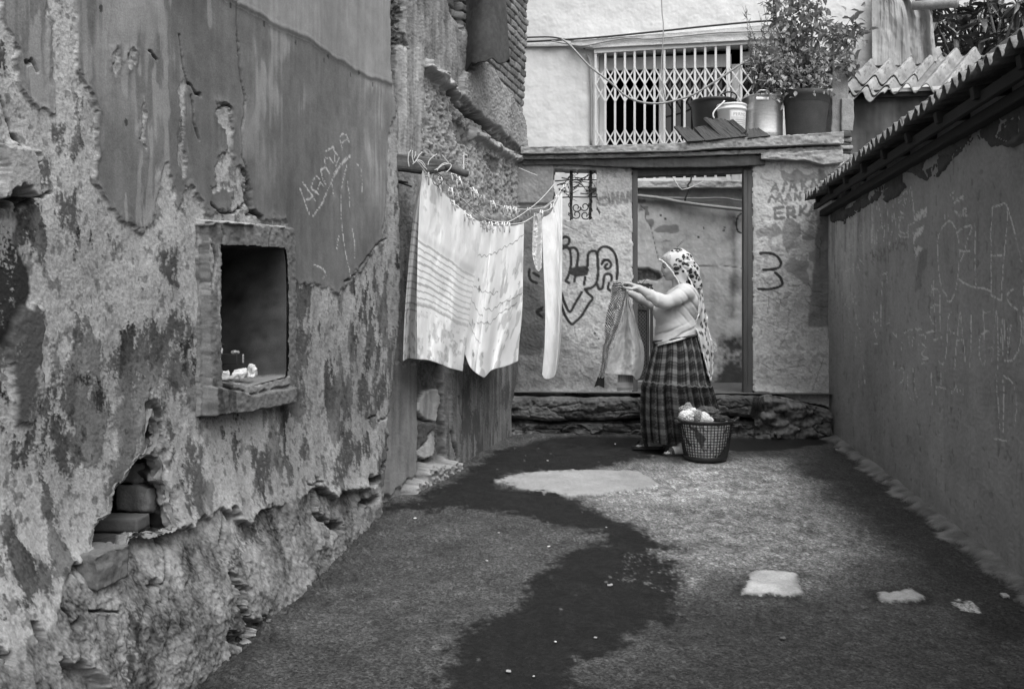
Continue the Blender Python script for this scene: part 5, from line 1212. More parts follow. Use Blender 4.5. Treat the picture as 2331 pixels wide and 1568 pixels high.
def rosette_tree():
    rng = np.random.default_rng(4)
    t = thing('broadleaf_tree', 'dark tree with long drooping leaves behind the shed roof and the corrugated eave', 'tree', (5.8, 11.3, 0))
    base = np.array([5.9, 11.4, 0.])
    tr = MB(); tr.tube([base, base + [.05, .05, 1.5], base + [-.1, 0, 3.0], base + [.0, 0, 4.2]], [.12, .10, .08, .05], 10)
    V = []; Fc = []; n0 = 0
    cs = []
    for (x, y) in ((2092,60),(2108,24),(2100,96),(2130,52),(2142,4),(2150,104),(2168,40),(2176,84),(2196,16),(2200,62),(2206,110),(2228,36),(2236,88),(2252,4),(2262,52),(2276,88),(2290,24),(2300,62),(2316,8),(2322,44),(2340,20),(2355,60),(2370,10),(2120,120),(2180,128),(2240,-30),(2160,-34),(2290,-30),(2350,-40),(2400,40),(2420,-20),(2216,140),(2260,120)):
        Y = 11.2 + rng.uniform(-.7, .7); cs.append(P3(x, y, Y))
    for c in cs:
        tr.tube([base + np.array([0, 0, 3.2 + rng.uniform(-.4, .6)]), (base + [0, 0, 3.6] + c) / 2 + rng.normal(0, .08, 3), c], [.035, .022, .010], 6)
        k = rng.integers(13, 19); az = rng.uniform(0, 2 * np.pi, k) + np.arange(k) * 2.4; el = rng.uniform(-.9, .75, k)
        d = np.stack([np.cos(az) * np.cos(el), np.sin(az) * np.cos(el), np.sin(el)], 1)
        L = rng.uniform(.20, .34, k); pp = c + d * .02 + rng.normal(0, .02, (k, 3))
        v, f = leaf_mesh(pp, d, np.tile([0, 0, 1.], (k, 1)) + rng.normal(0, .25, (k, 3)), L, L * rng.uniform(.24, .34, k), .38)
        V.append(v); Fc += [[i + n0 for i in q] for q in f]; n0 += len(v)
    tr.build('trunk', M['stem'], t, True)
    mk('crown', np.concatenate(V), Fc, M['leaf_dark'], t, False)
    # a paler small-leaved tree further off
    t2 = thing('small_leaved_tree', 'paler fine leaved tree far behind the dark broadleaf tree at the top right', 'tree', (7.2, 13.5, 0))
    n = 1500; p = np.stack([rng.normal(7.3, .7, n), rng.normal(13.5, .5, n), rng.normal(5.55, .42, n)], 1); p += .12 * np.sin(p[:, ::-1] * 9)
    v, f = leaf_mesh(p, rng.normal(0, 1, (n, 3)), rng.normal(0, 1, (n, 3)), rng.uniform(.05, .10, n), rng.uniform(.025, .045, n), .2)
    mk('crown', v, f, M['leaf_pale'], t2, False)
    tr = MB(); b = np.array([7.2, 13.5, 0.]); tr.tube([b, b + [.1, 0, 2.4], b + [0, 0, 4.4], b + [.1, 0, 5.6]], [.13, .1, .07, .03], 9)
    for k in range(14): tr.tube([b + [0, 0, 4.2 + .08 * k], b + [rng.normal(0, .4), rng.normal(0, .3), 5.0 + rng.uniform(-.2, .5)], b + [rng.normal(0, .8), rng.normal(0, .5), 5.6 + rng.uniform(-.4, .6)]], [.03, .018, .006], 5)
    tr.build('trunk', M['stem'], t2, True)
rosette_tree()

# ================================================================== POTS, BUCKET AND BOARDS ON THE COPING
M['black_plastic'] = mat('black_plastic', .022, .45, .25, 12, 1, .1, 150, .05)
M['dark_pot'] = mat('dusty_plastic', .055, .6, .3, 9, 1, .2, 120, .1)
M['alu'] = mat('scuffed_aluminium', .62, .34, .15, 6, .1, .12, 60, .06, 30, .003, metal=.9)
M['white_plastic'] = mat('white_plastic', .66, .45, .06, 10, 1, .03, 100, .03)
M['soil'] = mat('potting_soil', .03, .95, .3, 30, 1, .3, 120, .8)
def pot(name, px0, px1, ytop, ybot, Y, prof, m, label, cat, rimY=None, tilt=0.0, n=56):
    c = P3((px0 + px1) / 2, ybot, Y); R0 = (px1 - px0) / 2 / F * Y; hh = (ybot - ytop) / F * Y
    t = thing(name, label, cat, tuple(c)); t.rotation_euler = (0, 0, 0)
    V, Fc = lathe([(r * R0, z * hh) for r, z in prof], (0, 0, 0), n)
    ca, sa = math.cos(tilt), math.sin(tilt); V = V @ np.array([[ca, 0, sa], [0, 1, 0], [-sa, 0, ca]]); V = V + c
    mk('body', V, Fc, m, t, True)
    return t, c, R0, hh
tub, c, r0, hh = pot('tub', 1571, 1676, 232, 326, 8.62, [(0, 0), (.74, 0), (.78, .03), (.94, .9), (.955, .93), (1, .94), (1.0, .985), (.98, 1.0), (.93, 1.0), (.92, .95), (.76, .06), (0, .06)], M['black_plastic'], 'wide black plastic tub standing behind the white bucket', 'tub')
mb = MB(); q = P3(1660, 228, 8.42)
mb.tube([q + np.array([.075 * math.cos(a), .02, .035 + .045 * math.sin(a)]) for a in np.linspace(-.5, math.pi + .5, 12)], .008, 6); mb.build('handle', M['black_plastic'], tub, True)
alu, c, r0, hh = pot('metal_pot', 1689, 1783, 222, 318, 8.50, [(0, 0), (.90, 0), (.93, .02), (.94, .10), (.95, .90), (.985, .93), (1.0, .96), (.99, .985), (.95, .985), (.93, .93), (.9, .1), (0, .1)], M['alu'], 'scuffed aluminium cooking pot used as a planter', 'pot')
mb = MB()
q = c + np.array([-.055, -r0 * .97, hh * .93]); mb.tube([q + np.array([x, y, z]) for x, y, z in ((-.055, 0, -.015), (-.055, -.03, .02), (-.03, -.04, .035), (.03, -.04, .035), (.055, -.03, .02), (.055, 0, -.015))], .008, 8); mb.bar(q + [-.06, -.002, -.03], q + [.06, -.002, -.03], .012, .03, UPZ, .003); mb.build('handle', M['alu'], alu, True)
soil = MB(); soil.add(*lathe([(0, .0), (r0 * .9, 0), (r0 * .9, -.02)], c + [0, 0, hh * .9], 32)); soil.build('soil', M['soil'], alu)
bigpot, cp, rp_, hp = pot('plant_pot', 1780, 1886, 214, 318, 8.42, [(0, 0), (.76, 0), (.79, .02), (.91, .74), (.93, .76), (.95, .77), (.965, .88), (1.0, .89), (1.0, .985), (.98, 1.0), (.93, 1.0), (.92, .9), (.8, .2), (0, .2)], M['dark_pot'], 'big dark plastic plant pot holding the leafy shrub', 'pot', tilt=-.03)
soil = MB(); soil.add(*lathe([(0, .0), (rp_ * .9, 0), (rp_ * .9, -.02)], cp + [0, 0, hp * .9], 32)); soil.build('soil', M['soil'], bigpot)
bucket, cb, rb, hb_ = pot('bucket', 1630, 1700, 241, 305, 8.44, [(0, 0), (.84, 0), (.87, .02), (.935, .78), (.985, .79), (.985, .86), (.955, .865), (.965, .93), (1.0, .94), (1.0, .985), (.98, 1.0), (.93, 1.0), (.9, .9), (.82, .05), (0, .05)], M['white_plastic'], 'small white plastic bucket with printed lettering beside the aluminium pot', 'bucket')
mb = MB(); mb.tube([cb + np.array([-rb * (.98 + .25 * math.sin(a)), -.02 + .0 * a, hb_ * (.98 - .62 * a / math.pi)]) + np.array([rb * .55 * math.cos(a) * .6, -rb * .75, .02]) for a in np.linspace(.0, math.pi, 14)], .007, 8); mb.build('handle', M['white_plastic'], bucket, True)

def wrap_text(txt, size, cx_, cz, cc, rad, m, name, parent, a0, prop=1.0, lift=.002):
    """letters bent round an upright cylinder"""
    cu = bpy.data.curves.new(name, 'FONT'); cu.body = txt; cu.size = size; cu.align_x = 'CENTER'; cu.resolution_u = 3
    ob = bpy.data.objects.new(name, cu); COL.objects.link(ob); dg = bpy.context.evaluated_depsgraph_get(); me = bpy.data.meshes.new_from_object(ob.evaluated_get(dg))
    bm = bmesh.new(); bm.from_mesh(me); bmesh.ops.triangulate(bm, faces=bm.faces); bmesh.ops.subdivide_edges(bm, edges=bm.edges, cuts=2, use_grid_fill=True)
    V = np.array([v.co[:] for v in bm.verts]); bm.verts.index_update(); Fc = [[v.index for v in f.verts] for f in bm.faces]; bm.free(); bpy.data.objects.remove(ob)
    a = a0 + V[:, 0] * prop / rad; rr = rad(V[:, 1]) if callable(rad) else rad
    P = np.stack([cc[0] + (rr + lift) * np.sin(a), cc[1] - (rr + lift) * np.cos(a), cc[2] + cz + V[:, 1]], 1)
    return mk(name, P, Fc, m, parent, False)
def label_patch(cc, r_at, z0, z1, a0, a1, m, name, parent, lift):
    A, Zs = np.meshgrid(np.linspace(a0, a1, 24), np.linspace(z1, z0, 12)); rr = r_at(Zs) + lift
    grid(name, np.stack([cc[0] + rr * np.sin(A), cc[1] - rr * np.cos(A), cc[2] + Zs], -1), m, parent)
rat = lambda z: rb * (.87 + (.935 - .87) * np.clip((z / hb_ - .02) / .76, 0, 1))
M['print_grey'] = mat('printed_grey', .26, .6, 0, 1, 1, 0, 1, 0); M['print_light'] = mat('printed_light', .50, .6, .1, 40, 1, .1, 200, 0)
label_patch(cb, rat, hb_ * .12, hb_ * .74, -.35, 1.1, M['print_light'], 'printed_label', bucket, .001)
label_patch(cb, rat, hb_ * .50, hb_ * .70, -.25, 1.1, M['white_plastic'], 'label_panel', bucket, .0018)
wrap_text('PERMO', .044, 0, hb_ * .535, cb, float(rat(hb_ * .6)), M['print_grey'], 'lettering', bucket, .42, 1.0, .0028)
for k in range(4):
    label_patch(cb, rat, hb_ * (.18 + .07 * k), hb_ * (.20 + .07 * k), -.1 + .05 * k, .8 + .04 * k, M['print_grey'], 'small_print', bucket, .0022)

M['board'] = mat('dark_board', .035, .7, .3, 14, 1, .2, 120, .4, 90, .004)
for i, (q, lab) in enumerate((([(205,615),(375,625),(540,800),(345,812)], 'leftmost dark board of the row tipped over the coping edge'), ([(425,625),(590,597),(745,775),(548,800)], 'second dark board from the left with a pale broken end'), ([(535,520),(785,540),(1005,748),(745,778)], 'tallest dark board with a wavy broken top edge in front of the bucket'), ([(800,555),(868,545),(1010,690),(960,720)], 'narrow dark board standing right against the white bucket'), ([(1045,655),(1155,645),(1275,742),(1020,770)], 'short dark board in front of the aluminium pot'))):
    D_ = kV(q); tl, tr_, br, bl_ = D_
    w_t, w_b = .055 + .008 * i, .165 - .005 * i
    A, B = np.meshgrid(np.linspace(0, 1, 26), np.linspace(0, 1, 30))
    jag = (.05 * fbm(A * 7, A * 0 + i, 70 + i) + .03 * fbm(A * 25, A * 0, 80 + i)) * (1 - B) ** 2
    px = (tl[0] * (1 - A) + tr_[0] * A) * (1 - B) + (bl_[0] * (1 - A) + br[0] * A) * B; py = (tl[1] * (1 - A) + tr_[1] * A) * (1 - B) + (bl_[1] * (1 - A) + br[1] * A) * B
    py = py + jag * (bl_[1] - tl[1]); w = w_t + (w_b - w_t) * B
    top = WC.pos(*WC.uz(px, py), w)
    nrm = np.cross(top[0, -1] - top[0, 0], top[-1, 0] - top[0, 0]); nrm /= np.linalg.norm(nrm); nrm *= -np.sign(nrm @ NC) 
    top = top + .002 * fbm(A * 12, B * 3, 90 + i)[..., None] * nrm
    V = np.concatenate([top.reshape(-1, 3), (top + nrm * .022).reshape(-1, 3)]); nr, nc = A.shape; idx = np.arange(nr * nc).reshape(nr, nc)
    Fq = [list(x) for x in np.stack([idx[:-1, :-1], idx[1:, :-1], idx[1:, 1:], idx[:-1, 1:]], -1).reshape(-1, 4)]; Fq += [[k + nr * nc for k in f[::-1]] for f in Fq]
    ring = list(idx[0, :]) + list(idx[1:, -1]) + list(idx[-1, -2::-1]) + list(idx[-2:0:-1, 0])
    for k in range(len(ring)): a, b = ring[k], ring[(k + 1) % len(ring)]; Fq.append([a, b, b + nr * nc, a + nr * nc])
    o = mk('board', V, Fq, M['board'], None, False); tag(o, lab, 'board', 'boards on the coping')

# shrub in the big pot and the feathery plant in the aluminium one
def shrubs():
    rng = np.random.default_rng(11)
    sh = thing('potted_shrub', 'bushy shrub with small pale and darker leaves growing from the big dark pot', 'shrub', tuple(cp + np.array([0, 0, hp * .9])))
    root = cp + np.array([0, 0, hp * .88]); stems = MB()
    V = []; Fp = []; n0 = 0; V2 = []; F2 = []; n2 = 0
    low = [(rng.uniform(1752, 1884), rng.uniform(128, 212)) for _ in range(130)] + [(rng.uniform(1722, 1790), rng.uniform(108, 200)) for _ in range(34)]
    up = [(1765,60),(1782,44),(1800,30),(1816,20),(1836,26),(1850,10),(1858,40),(1832,52),(1808,62),(1790,80),(1812,90),(1836,82),(1860,70),(1880,80),(1900,92),(1922,82),(1944,70),(1952,62),(1958,76),(1910,104),(1884,108),(1866,120),(1846,110),(1818,116),(1790,110),(1760,96),(1748,120),(1905,130),(1925,148),(1932,156),(1890,140),(1866,-6),(1824,-4),(1786,4),(1770,14),(1874,56),(1842,-14),(1800,-20),(1896,66)]
    for (x, y), kind in [(p, 0) for p in low] + [(p, 1) for p in up] + [((x + rng.normal(0, 11), y + rng.normal(0, 11)), 1) for x, y in up if rng.random() < .75]:
        c = P3(x, y, 8.45 + rng.uniform(-.22, .26))
        if rng.random() < (.14 if kind == 0 else .45):
            m1 = root + (c - root) * .45 + rng.normal(0, .04, 3) + np.array([0, 0, .05]); stems.tube([root + rng.normal(0, .04, 3) * [1, 1, 0], m1, c], [.009, .006, .0025], 5)
        k = rng.integers(12, 18) if kind == 0 else rng.integers(9, 14)
        s = .055 if kind == 0 else .050
        p = c + rng.normal(0, s, (k, 3)); d = rng.normal(0, 1, (k, 3)) + np.array([0, -.2, -.35]); L = rng.uniform(.035, .062, k) if kind == 0 else rng.uniform(.06, .10, k)
        v, f = leaf_mesh(p, d, rng.normal(0, .5, (k, 3)) + [0, -.4, 1], L, L * (.62 if kind == 0 else .56), .3)
        if kind == 0 and rng.random() < .72: V.append(v); Fp += [[i + n0 for i in q] for q in f]; n0 += len(v)
        else: V2.append(v); F2 += [[i + n2 for i in q] for q in f]; n2 += len(v)
    stems.build('stems', M['stem'], sh, True); mk('pale_leaves', np.concatenate(V), Fp, M['leaf_pale'], sh, False); mk('dark_leaves', np.concatenate(V2), F2, M['leaf'], sh, False)
    gp_ = thing('feathery_plant', 'thin feathery plant with tall bare shoots in the aluminium pot', 'plant', tuple(P3(1736, 224, 8.4)))
    st = MB(); b = P3(1738, 226, 8.4); V = []; Fc = []; n0 = 0
    for k in range(26):
        b0 = b + rng.normal(0, .05, 3) * [1, .8, 0]; tip = P3(rng.uniform(1690, 1775), rng.uniform(-10, 150) if k < 16 else rng.uniform(120, 200), 8.4 + rng.uniform(-.12, .12)); m1 = (b0 + tip) / 2 + rng.normal(0, .04, 3)
        st.tube([b0, m1, tip], [.0055, .0042, .0015], 5)
        for q in range(9):
            t = rng.uniform(.25, 1); p = (b0 * (1 - t) ** 2 + 2 * m1 * t * (1 - t) + tip * t * t); kk = 3
            v, f = leaf_mesh(np.tile(p, (kk, 1)), rng.normal(0, 1, (kk, 3)) + [0, 0, .6], rng.normal(0, 1, (kk, 3)), rng.uniform(.03, .075, kk), rng.uniform(.006, .012, kk), .2); V.append(v); Fc += [[i + n0 for i in z] for z in f]; n0 += len(v)
    st.build('stems', M['stem'], gp_, True); mk('leaves', np.concatenate(V), Fc, M['leaf'], gp_, False)
shrubs()

# ================================================================== WASHING LINES
k2 = crop(950, 340, 4.96)
M['cloth'] = mat('washed_cotton', None, .9, .03, 6, 1, .05, 300, .25, 260, .0012, spec=.15, transl=.28)
M['cord'] = mat('nylon_cord', .50, .6, .1, 60, 1, 0, 1, 0)
M['peg_pale'] = mat('pale_peg', .58, .55, .2, 30, 1, .1, 200, .1)
M['peg_wood'] = mat('wooden_peg', .30, .7, .3, 30, 1, .1, 200, .1)
def Yline(px):
    q = (np.asarray(px, float) - CX) / F
    t = (5.6 * q + .542) / (1.047 - 2.8 * q)
    return 5.6 + 2.8 * t

beam = None
def beam_thing():
    A, B = P3(892, 371, 5.62), P3(1006, 381, 5.78)
    t = thing('timber_beam', 'weathered timber beam with a split end jutting from the wall above the washing', 'beam', tuple((A + B) / 2))
    V = []; Fc = []
    n = 34
    s = np.linspace(0, 1, n); C0 = P3(888, 369, 5.62); C1 = P3(1028, 384, 5.80)
    d = (C1 - C0) / np.linalg.norm(C1 - C0); up = np.cross(np.cross(d, UPZ), d); up /= np.linalg.norm(up); sd = np.cross(d, up)
    rows = []
    m = 28
    for i, q in enumerate(s):
        c = C0 + (C1 - C0) * q; h = np.interp(q, [0, .6, .8, 1], [.052, .050, .036, .020]); w = np.interp(q, [0, .75, 1], [.045, .042, .03]); dz = np.interp(q, [0, .6, 1], [0, 0, .016])
        th = np.linspace(0, 2 * np.pi, m, endpoint=False); cx_, sx_ = np.cos(th), np.sin(th); k = 1 / np.maximum(np.abs(cx_), np.abs(sx_)) ** .88
        rr = 1 + .05 * fbm(th * 3 + 0 * th, np.full(m, q * 4), 5) + .05 * fbm(np.cos(th) * 9, np.full(m, q * 1.5) + np.sin(th) * 9, 6)
        rows.append(c + (up[None] * (h * sx_ * k * rr + dz)[:, None]) + sd[None] * (w * cx_ * k * rr)[:, None] + d[None] * (.012 * fbm(np.cos(th) * 6, np.sin(th) * 6, 7) * (q > .95))[:, None])
    V = np.concatenate(rows)
    for i in range(n - 1):
        for j in range(m): Fc.append([i * m + j, i * m + (j + 1) % m, (i + 1) * m + (j + 1) % m, (i + 1) * m + j])
    Fc.append(list(range(m))); Fc.append(list(range((n - 1) * m, n * m)))
    mk('beam', V, Fc, M['timber'], t, False)
    st = thing('broken_stick', 'short thick broken stick tied under the end of the timber beam', 'stick', tuple(P3(1050, 392, 5.75)))
    mk('stick', *tube_np([P3(1000, 374, 5.80), P3(1020, 381, 5.76), P3(1040, 388, 5.73), P3(1063, 397, 5.70)], [.020, .026, .024, .022], 10), M['timber'], st, True)
    st2 = thing('broken_stick', 'small splintered stick poking out lower down beside the striped sheet', 'stick', tuple(P3(920, 418, 5.75)))
    mb = MB(); mb.bar(P3(898, 410, 5.80), P3(927, 416, 5.74), .02, .012, UPZ, .003); mb.bar(P3(898, 412, 5.80), P3(937, 425, 5.72), .012, .012, UPZ, .003); mb.build('stick', M['timber'], st2)
    t2 = thing('rope_lashing', 'white cords wound and knotted round the timber beam', 'rope', tuple(P3(960, 375, 5.6)))
    front = lambda pl, dy=0: [P3(x, y, 5.62 + .00115 * (x - 900) - .052 + dy) for x, y in smooth_line(k2(pl), 4)]
    for pl in ([(243,335),(232,280),(230,230),(240,170),(262,136)], [(300,295),(285,240),(278,190),(284,140)], [(300,235),(318,190),(322,150)], [(335,250),(360,200),(402,156)], [(335,245),(312,275),(285,305)], [(340,255),(390,290),(420,330),(460,370)], [(345,250),(400,270),(440,330)],
               [(468,320),(485,260),(530,215),(578,181)], [(640,190),(680,240),(725,292)], [(735,292),(752,320),(735,360),(690,405)], [(725,295),(650,315),(600,350),(550,375)], [(730,300),(670,290),(610,330),(580,385)]):
        mk('cord', *tube_np(front(pl, -.008), .0030, 6), M['cord'], t2, True)
    mk('cord', *tube_np(front([(560,385),(530,470),(540,540),(590,560),(640,520),(650,470),(600,420),(570,400)], .0), .0028, 5), M['cable'], t2, True)
beam_thing()

LN = {}
def wash_line(key, pl, dY, label):
    pts = smooth_line(k2(pl), 5); P = [P3(x, y, float(Yline(x)) + dY * min(1, .3 + i / len(pts) * 1.5)) for i, (x, y) in enumerate(pts)]
    LN[key] = (np.array([p[0] for p in pts]), np.array([p[1] for p in pts]), dY, np.array(P))
    o = mk('clothesline', *tube_np(P, .0034, 6), M['cord'], None, True); tag(o, label, 'clothesline', 'washing lines')
wash_line(1, [(330,260),(400,345),(480,450),(560,535),(640,620),(760,755),(880,865),(960,930),(1060,990),(1200,1022),(1400,1032),(1550,1022),(1640,1000),(1750,935),(1850,882),(1950,842),(2030,710),(2080,612),(2140,560)], 0.0, 'front washing line sagging under the striped and flowered sheets')
wash_line(2, [(560,380),(660,530),(800,660),(900,740),(1030,860),(1150,950),(1270,992),(1400,1000),(1480,985),(1620,900),(1780,780),(1900,660),(2010,530)], .22, 'middle washing line rising steeply to the small grilled window')
wash_line(3, [(700,330),(790,440),(890,530),(1000,610),(1100,680),(1250,770),(1400,825),(1520,845),(1700,850),(1800,838),(1880,830),(2000,740),(2140,580),(2300,540)], .42, 'rear washing line nearest the wall with many empty pegs')
o = mk('clothesline', *tube_np([P3(*p, 8.0 + i * .15) for i, p in enumerate(k2([(1740,850),(1880,820),(2060,690),(2180,640),(2290,545)]))], .003, 5), M['cord'], None, True); tag(o, 'short loose end of cord knotted at the small grilled window', 'clothesline', 'washing lines')
o = mk('cord', *tube_np([P3(*p, 7.95) for p in k2([(1570,350),(1680,395),(1795,442)])], .004, 5), M['cord'], None, True); tag(o, 'stub of pale cord sticking out at the end of the crumbling ledge', 'cord')

def cloth(name, top, bot, left, right, Yf, fold, albf, m, parent=None, nu=150, nv=220, thick=.003):
    """a hanging cloth: outline in survey coordinates, hung in depth along Yf, pushed in and out by its folds"""
    A, B = np.meshgrid(np.linspace(0, 1, nu), np.linspace(0, 1, nv))
    def along(pl, t):
        P = np.array(smooth_line(pl, 6)); s = np.concatenate([[0], np.cumsum(np.hypot(*np.diff(P, axis=0).T))]); s /= s[-1]
        return np.interp(t, s, P[:, 0]), np.interp(t, s, P[:, 1])
    tx, ty = along(top, A); bx, by = along(bot, A); lx, ly = along(left, B); rx, ry = along(right, B)
    c = lambda i: np.array(i, float)
    tl, tr_, bl_, br = c(top[0]), c(top[-1]), c(bot[0]), c(bot[-1])
    px = (1 - B) * tx + B * bx + (1 - A) * lx + A * rx - ((1 - A) * (1 - B) * tl[0] + A * (1 - B) * tr_[0] + (1 - A) * B * bl_[0] + A * B * br[0])
    py = (1 - B) * ty + B * by + (1 - A) * ly + A * ry - ((1 - A) * (1 - B) * tl[1] + A * (1 - B) * tr_[1] + (1 - A) * B * bl_[1] + A * B * br[1])
    Y = Yf(A, B, tx) + fold(A, B)
    P = np.stack([(px - CX) / F * Y, Y, H - (py - HY) / F * Y], -1)
    a = albf(A, B)
    back = P[::-1] + np.array([0, thick, 0])
    return grid(name, np.concatenate([P, back], 0), m, parent, attrs={'alb': np.concatenate([a, a[::-1]], 0)})

def blots(A, B, sx, sy, s, thr, asp=0.0):
    f1, f2, c = cells(A * sx + .35 * fbm(A * 7, B * 7, s), (B + asp * A) * sy + .35 * fbm(A * 7, B * 7, s + 1), s + 2)
    return ss(.40, .22, f1 + .22 * fbm(A * sx * 3, B * sy * 3, s + 3)) * (c > thr)

# the striped sheet, folded over the line: the far half shows as a narrow strip on the left
cloth('sheet_far', [(961,386),(968,392),(976,404)], [(917,822),(930,816),(950,818)], [(961,386),(944,470),(930,600),(921,720),(917,822)], [(976,404),(962,480),(955,600),(950,720),(950,818)],
      lambda A, B, tx: Yline(tx) + .10, lambda A, B: .015 * np.sin(A * 7 + B * 3), lambda A, B: .66 * (1 - .42 * (np.abs(((B - .22) * 26) % 1 - .5) < .11) * (B > .25) * (B < .74)) * (1 - .30 * (np.abs((A * 3.2) % 1 - .5) < .10)) * (1 - .4 * blots(A, B, 4, 20, 31, .4) * (B > .7)), M['cloth'], nu=50) 
sh = bpy.data.objects['sheet_far']; sh.name = 'sheet_half'
def s1_alb(A, B):
    q = B + .035 * A - .02 * ss(.55, .8, A) + .004 * fbm(A * 6, B * 6, 3)
    s = ((q - .36) * 27); w = np.where(np.floor(s) % 3 == 0, .20, .13); st = (np.abs(s % 1 - .5) < w) * (q > .37) * (q < .745)
    a = .85 * (1 - .42 * st * (1 - .35 * ss(.62, .8, A)))
    bl_ = ss(.02, .30, fbm(A * 11, B * 20, 5, 3) + .5 * fbm(A * 4, B * 6, 6)); a = a * (1 - .36 * bl_ * (.5 + .5 * ss(-.4, .4, fbm(A * 40, B * 60, 9))) * ss(.74, .79, q)) 
    a = a * (1 - .26 * ss(.15, .42, fbm(A * 9, B * 13, 15, 4)) * ss(.33, .25, q) * ss(.5, .2, A)) * (1 - .10 * ss(.1, .4, fbm(A * 30, B * 12, 16)) * ss(.3, .2, q))
    a = a * (1 - .14 * ss(.30, .34, q) * ss(.38, .345, q))
    a = a * (1 - .25 * (np.abs(q - .70) < .004))
    return a
sheet = cloth('striped_sheet', [(962,386),(975,402),(995,420),(1020,450),(1050,475),(1075,495),(1093,507)], [(950,818),(975,820),(1000,828),(1025,838),(1053,845)], [(962,386),(956,450),(951,560),(949,700),(950,818)], [(1093,507),(1088,580),(1076,660),(1066,740),(1058,800),(1053,845)],
      lambda A, B, tx: Yline(tx) * (1 - B * .02), lambda A, B: -.055 * np.exp(-((A - .66 - .12 * B) / .09) ** 2) * ss(.1, .6, B) + .05 * ss(.70, .95, A) * B + .028 * np.sin(A * 9 + 2.5 * fbm(A * 2, B * 1.5, 7)) * B + .010 * fbm(A * 8, B * 5, 8) * ss(0, .2, B) + .016 * np.sin(A * 24 + 2 * B) * ss(.35, 0, B) + .016 * np.sin(A * 31 - 6 * B) * ss(.55, 1, B) * .6, s1_alb, M['cloth'])
sheet.name = 'striped_sheet'; tag(sheet, 'striped white sheet with faint flowers, the first one hung from the beam', 'sheet', None)
hf = bpy.data.objects['sheet_half']; wl = hf.location.copy(); hf.parent = sheet; hf.location = wl - sheet.location

def s2_alb(A, B):
    a = .90 + 0 * A
    for b0, sl, lo, hi in ((.025, .0, .0, .35), (.245, -.16, .0, 1.), (.47, -.05, .0, .55), (.60, -.10, .30, 1.0), (.58, .15, 0, .3), (.72, -.18, .2, .9), (.74, .2, 0, .3)):
        q = b0 + sl * A * 1.0 + .006 * np.sin(A * 60) + .008 * fbm(A * 9, B * 2, 51)
        a = np.where((np.abs(B - q) < .0035) & (A > lo) & (A < hi), a * .45, a)
    sm = ss(.22, .48, fbm(A * 15 + B * 6, B * 9, 61, 3)); a = a * (1 - .30 * sm * ss(.28, .42, B + .15 * A) * ss(.22, .36, A))
    for ca, cb_, r in ((.17, .46, .055), (.14, .72, .06), (.10, .40, .035), (.38, .86, .05), (.22, .90, .045), (.13, .78, .03), (.30, .80, .02), (.62, .55, .035), (.78, .50, .03), (.86, .33, .03), (.92, .42, .025)):
        d = np.hypot((A - ca) * .55, (B - cb_)) + .012 * fbm(A * 40, B * 40, 71); a = a * (1 - (.62 if ca < .35 else .35) * ss(r * .55, r * .25, d) * ss(-.5, .3, fbm(A * 55, B * 70, 72)))
    return a
s2 = cloth('flowered_sheet', [(1091,506),(1100,510),(1120,514),(1150,515),(1175,513),(1193,508)], [(1058,806),(1072,838),(1098,858),(1106,856),(1120,842),(1150,834),(1179,822)], [(1091,506),(1085,580),(1076,660),(1066,740),(1058,806)], [(1193,508),(1191,600),(1189,700),(1182,780),(1179,822)],
      lambda A, B, tx: Yline(tx) + .03 * (A < .3) * B, lambda A, B: -.12 * np.exp(-((A - .40) / .13) ** 2) * ss(.05, .5, B) * B + .07 * ss(.30, .0, A) * B - .05 * np.exp(-((A - .92 + .2 * B) / .12) ** 2) * B + .018 * np.sin(A * 14 + 3 * fbm(A * 3, B * 1.5, 17)) * ss(0, .3, B) + .016 * np.sin(A * 26 + 2 * B) * ss(.35, 0, B) + .005 * fbm(A * 9, B * 6, 18), s2_alb, M['cloth'])
tag(s2, 'white sheet with roses and wavy stitching hanging next to the striped one', 'sheet')
s3 = cloth('small_garment', [(1214,492),(1222,488),(1233,482)], [(1220,612),(1226,618),(1233,610)], [(1214,492),(1212,540),(1212,580),(1220,612)], [(1233,482),(1234,540),(1234,580),(1233,610)],
      lambda A, B, tx: Yline(tx) - .02, lambda A, B: .03 * np.sin(A * 8 + B * 2) + .008 * fbm(A * 4, B * 22, 27, 4), lambda A, B: .62 * (1 + .12 * fbm(A * 6, B * 25, 28)), M['cloth'], nu=50, nv=120)
tag(s3, 'small narrow crumpled garment pegged between the flowered sheet and the white trouser leg', 'garment')
s4 = cloth('white_trousers', [(1233,496),(1250,488),(1262,470),(1272,450),(1280,438)], [(1234,852),(1240,862),(1252,862),(1262,856),(1271,830)], [(1233,496),(1237,600),(1241,700),(1240,780),(1236,830),(1234,852)], [(1280,438),(1280,560),(1279,680),(1276,780),(1271,830)],
      lambda A, B, tx: Yline(1262) - .03 + .3 * (A - .5) * (1 - B) * .5, lambda A, B: .05 * np.sin(A * 3.4 + .4 + .5 * B) + .012 * np.sin(A * 13 + 4 * B) * ss(.3, 1, B) + .006 * fbm(A * 5, B * 9, 37), lambda A, B: .84 * (1 - .10 * ss(.85, .95, B) * ss(.2, .8, A) ) + 0 * A, M['cloth'], nu=60)
tag(s4, 'long plain white trouser leg hanging last on the line beside the graffiti', 'trousers')

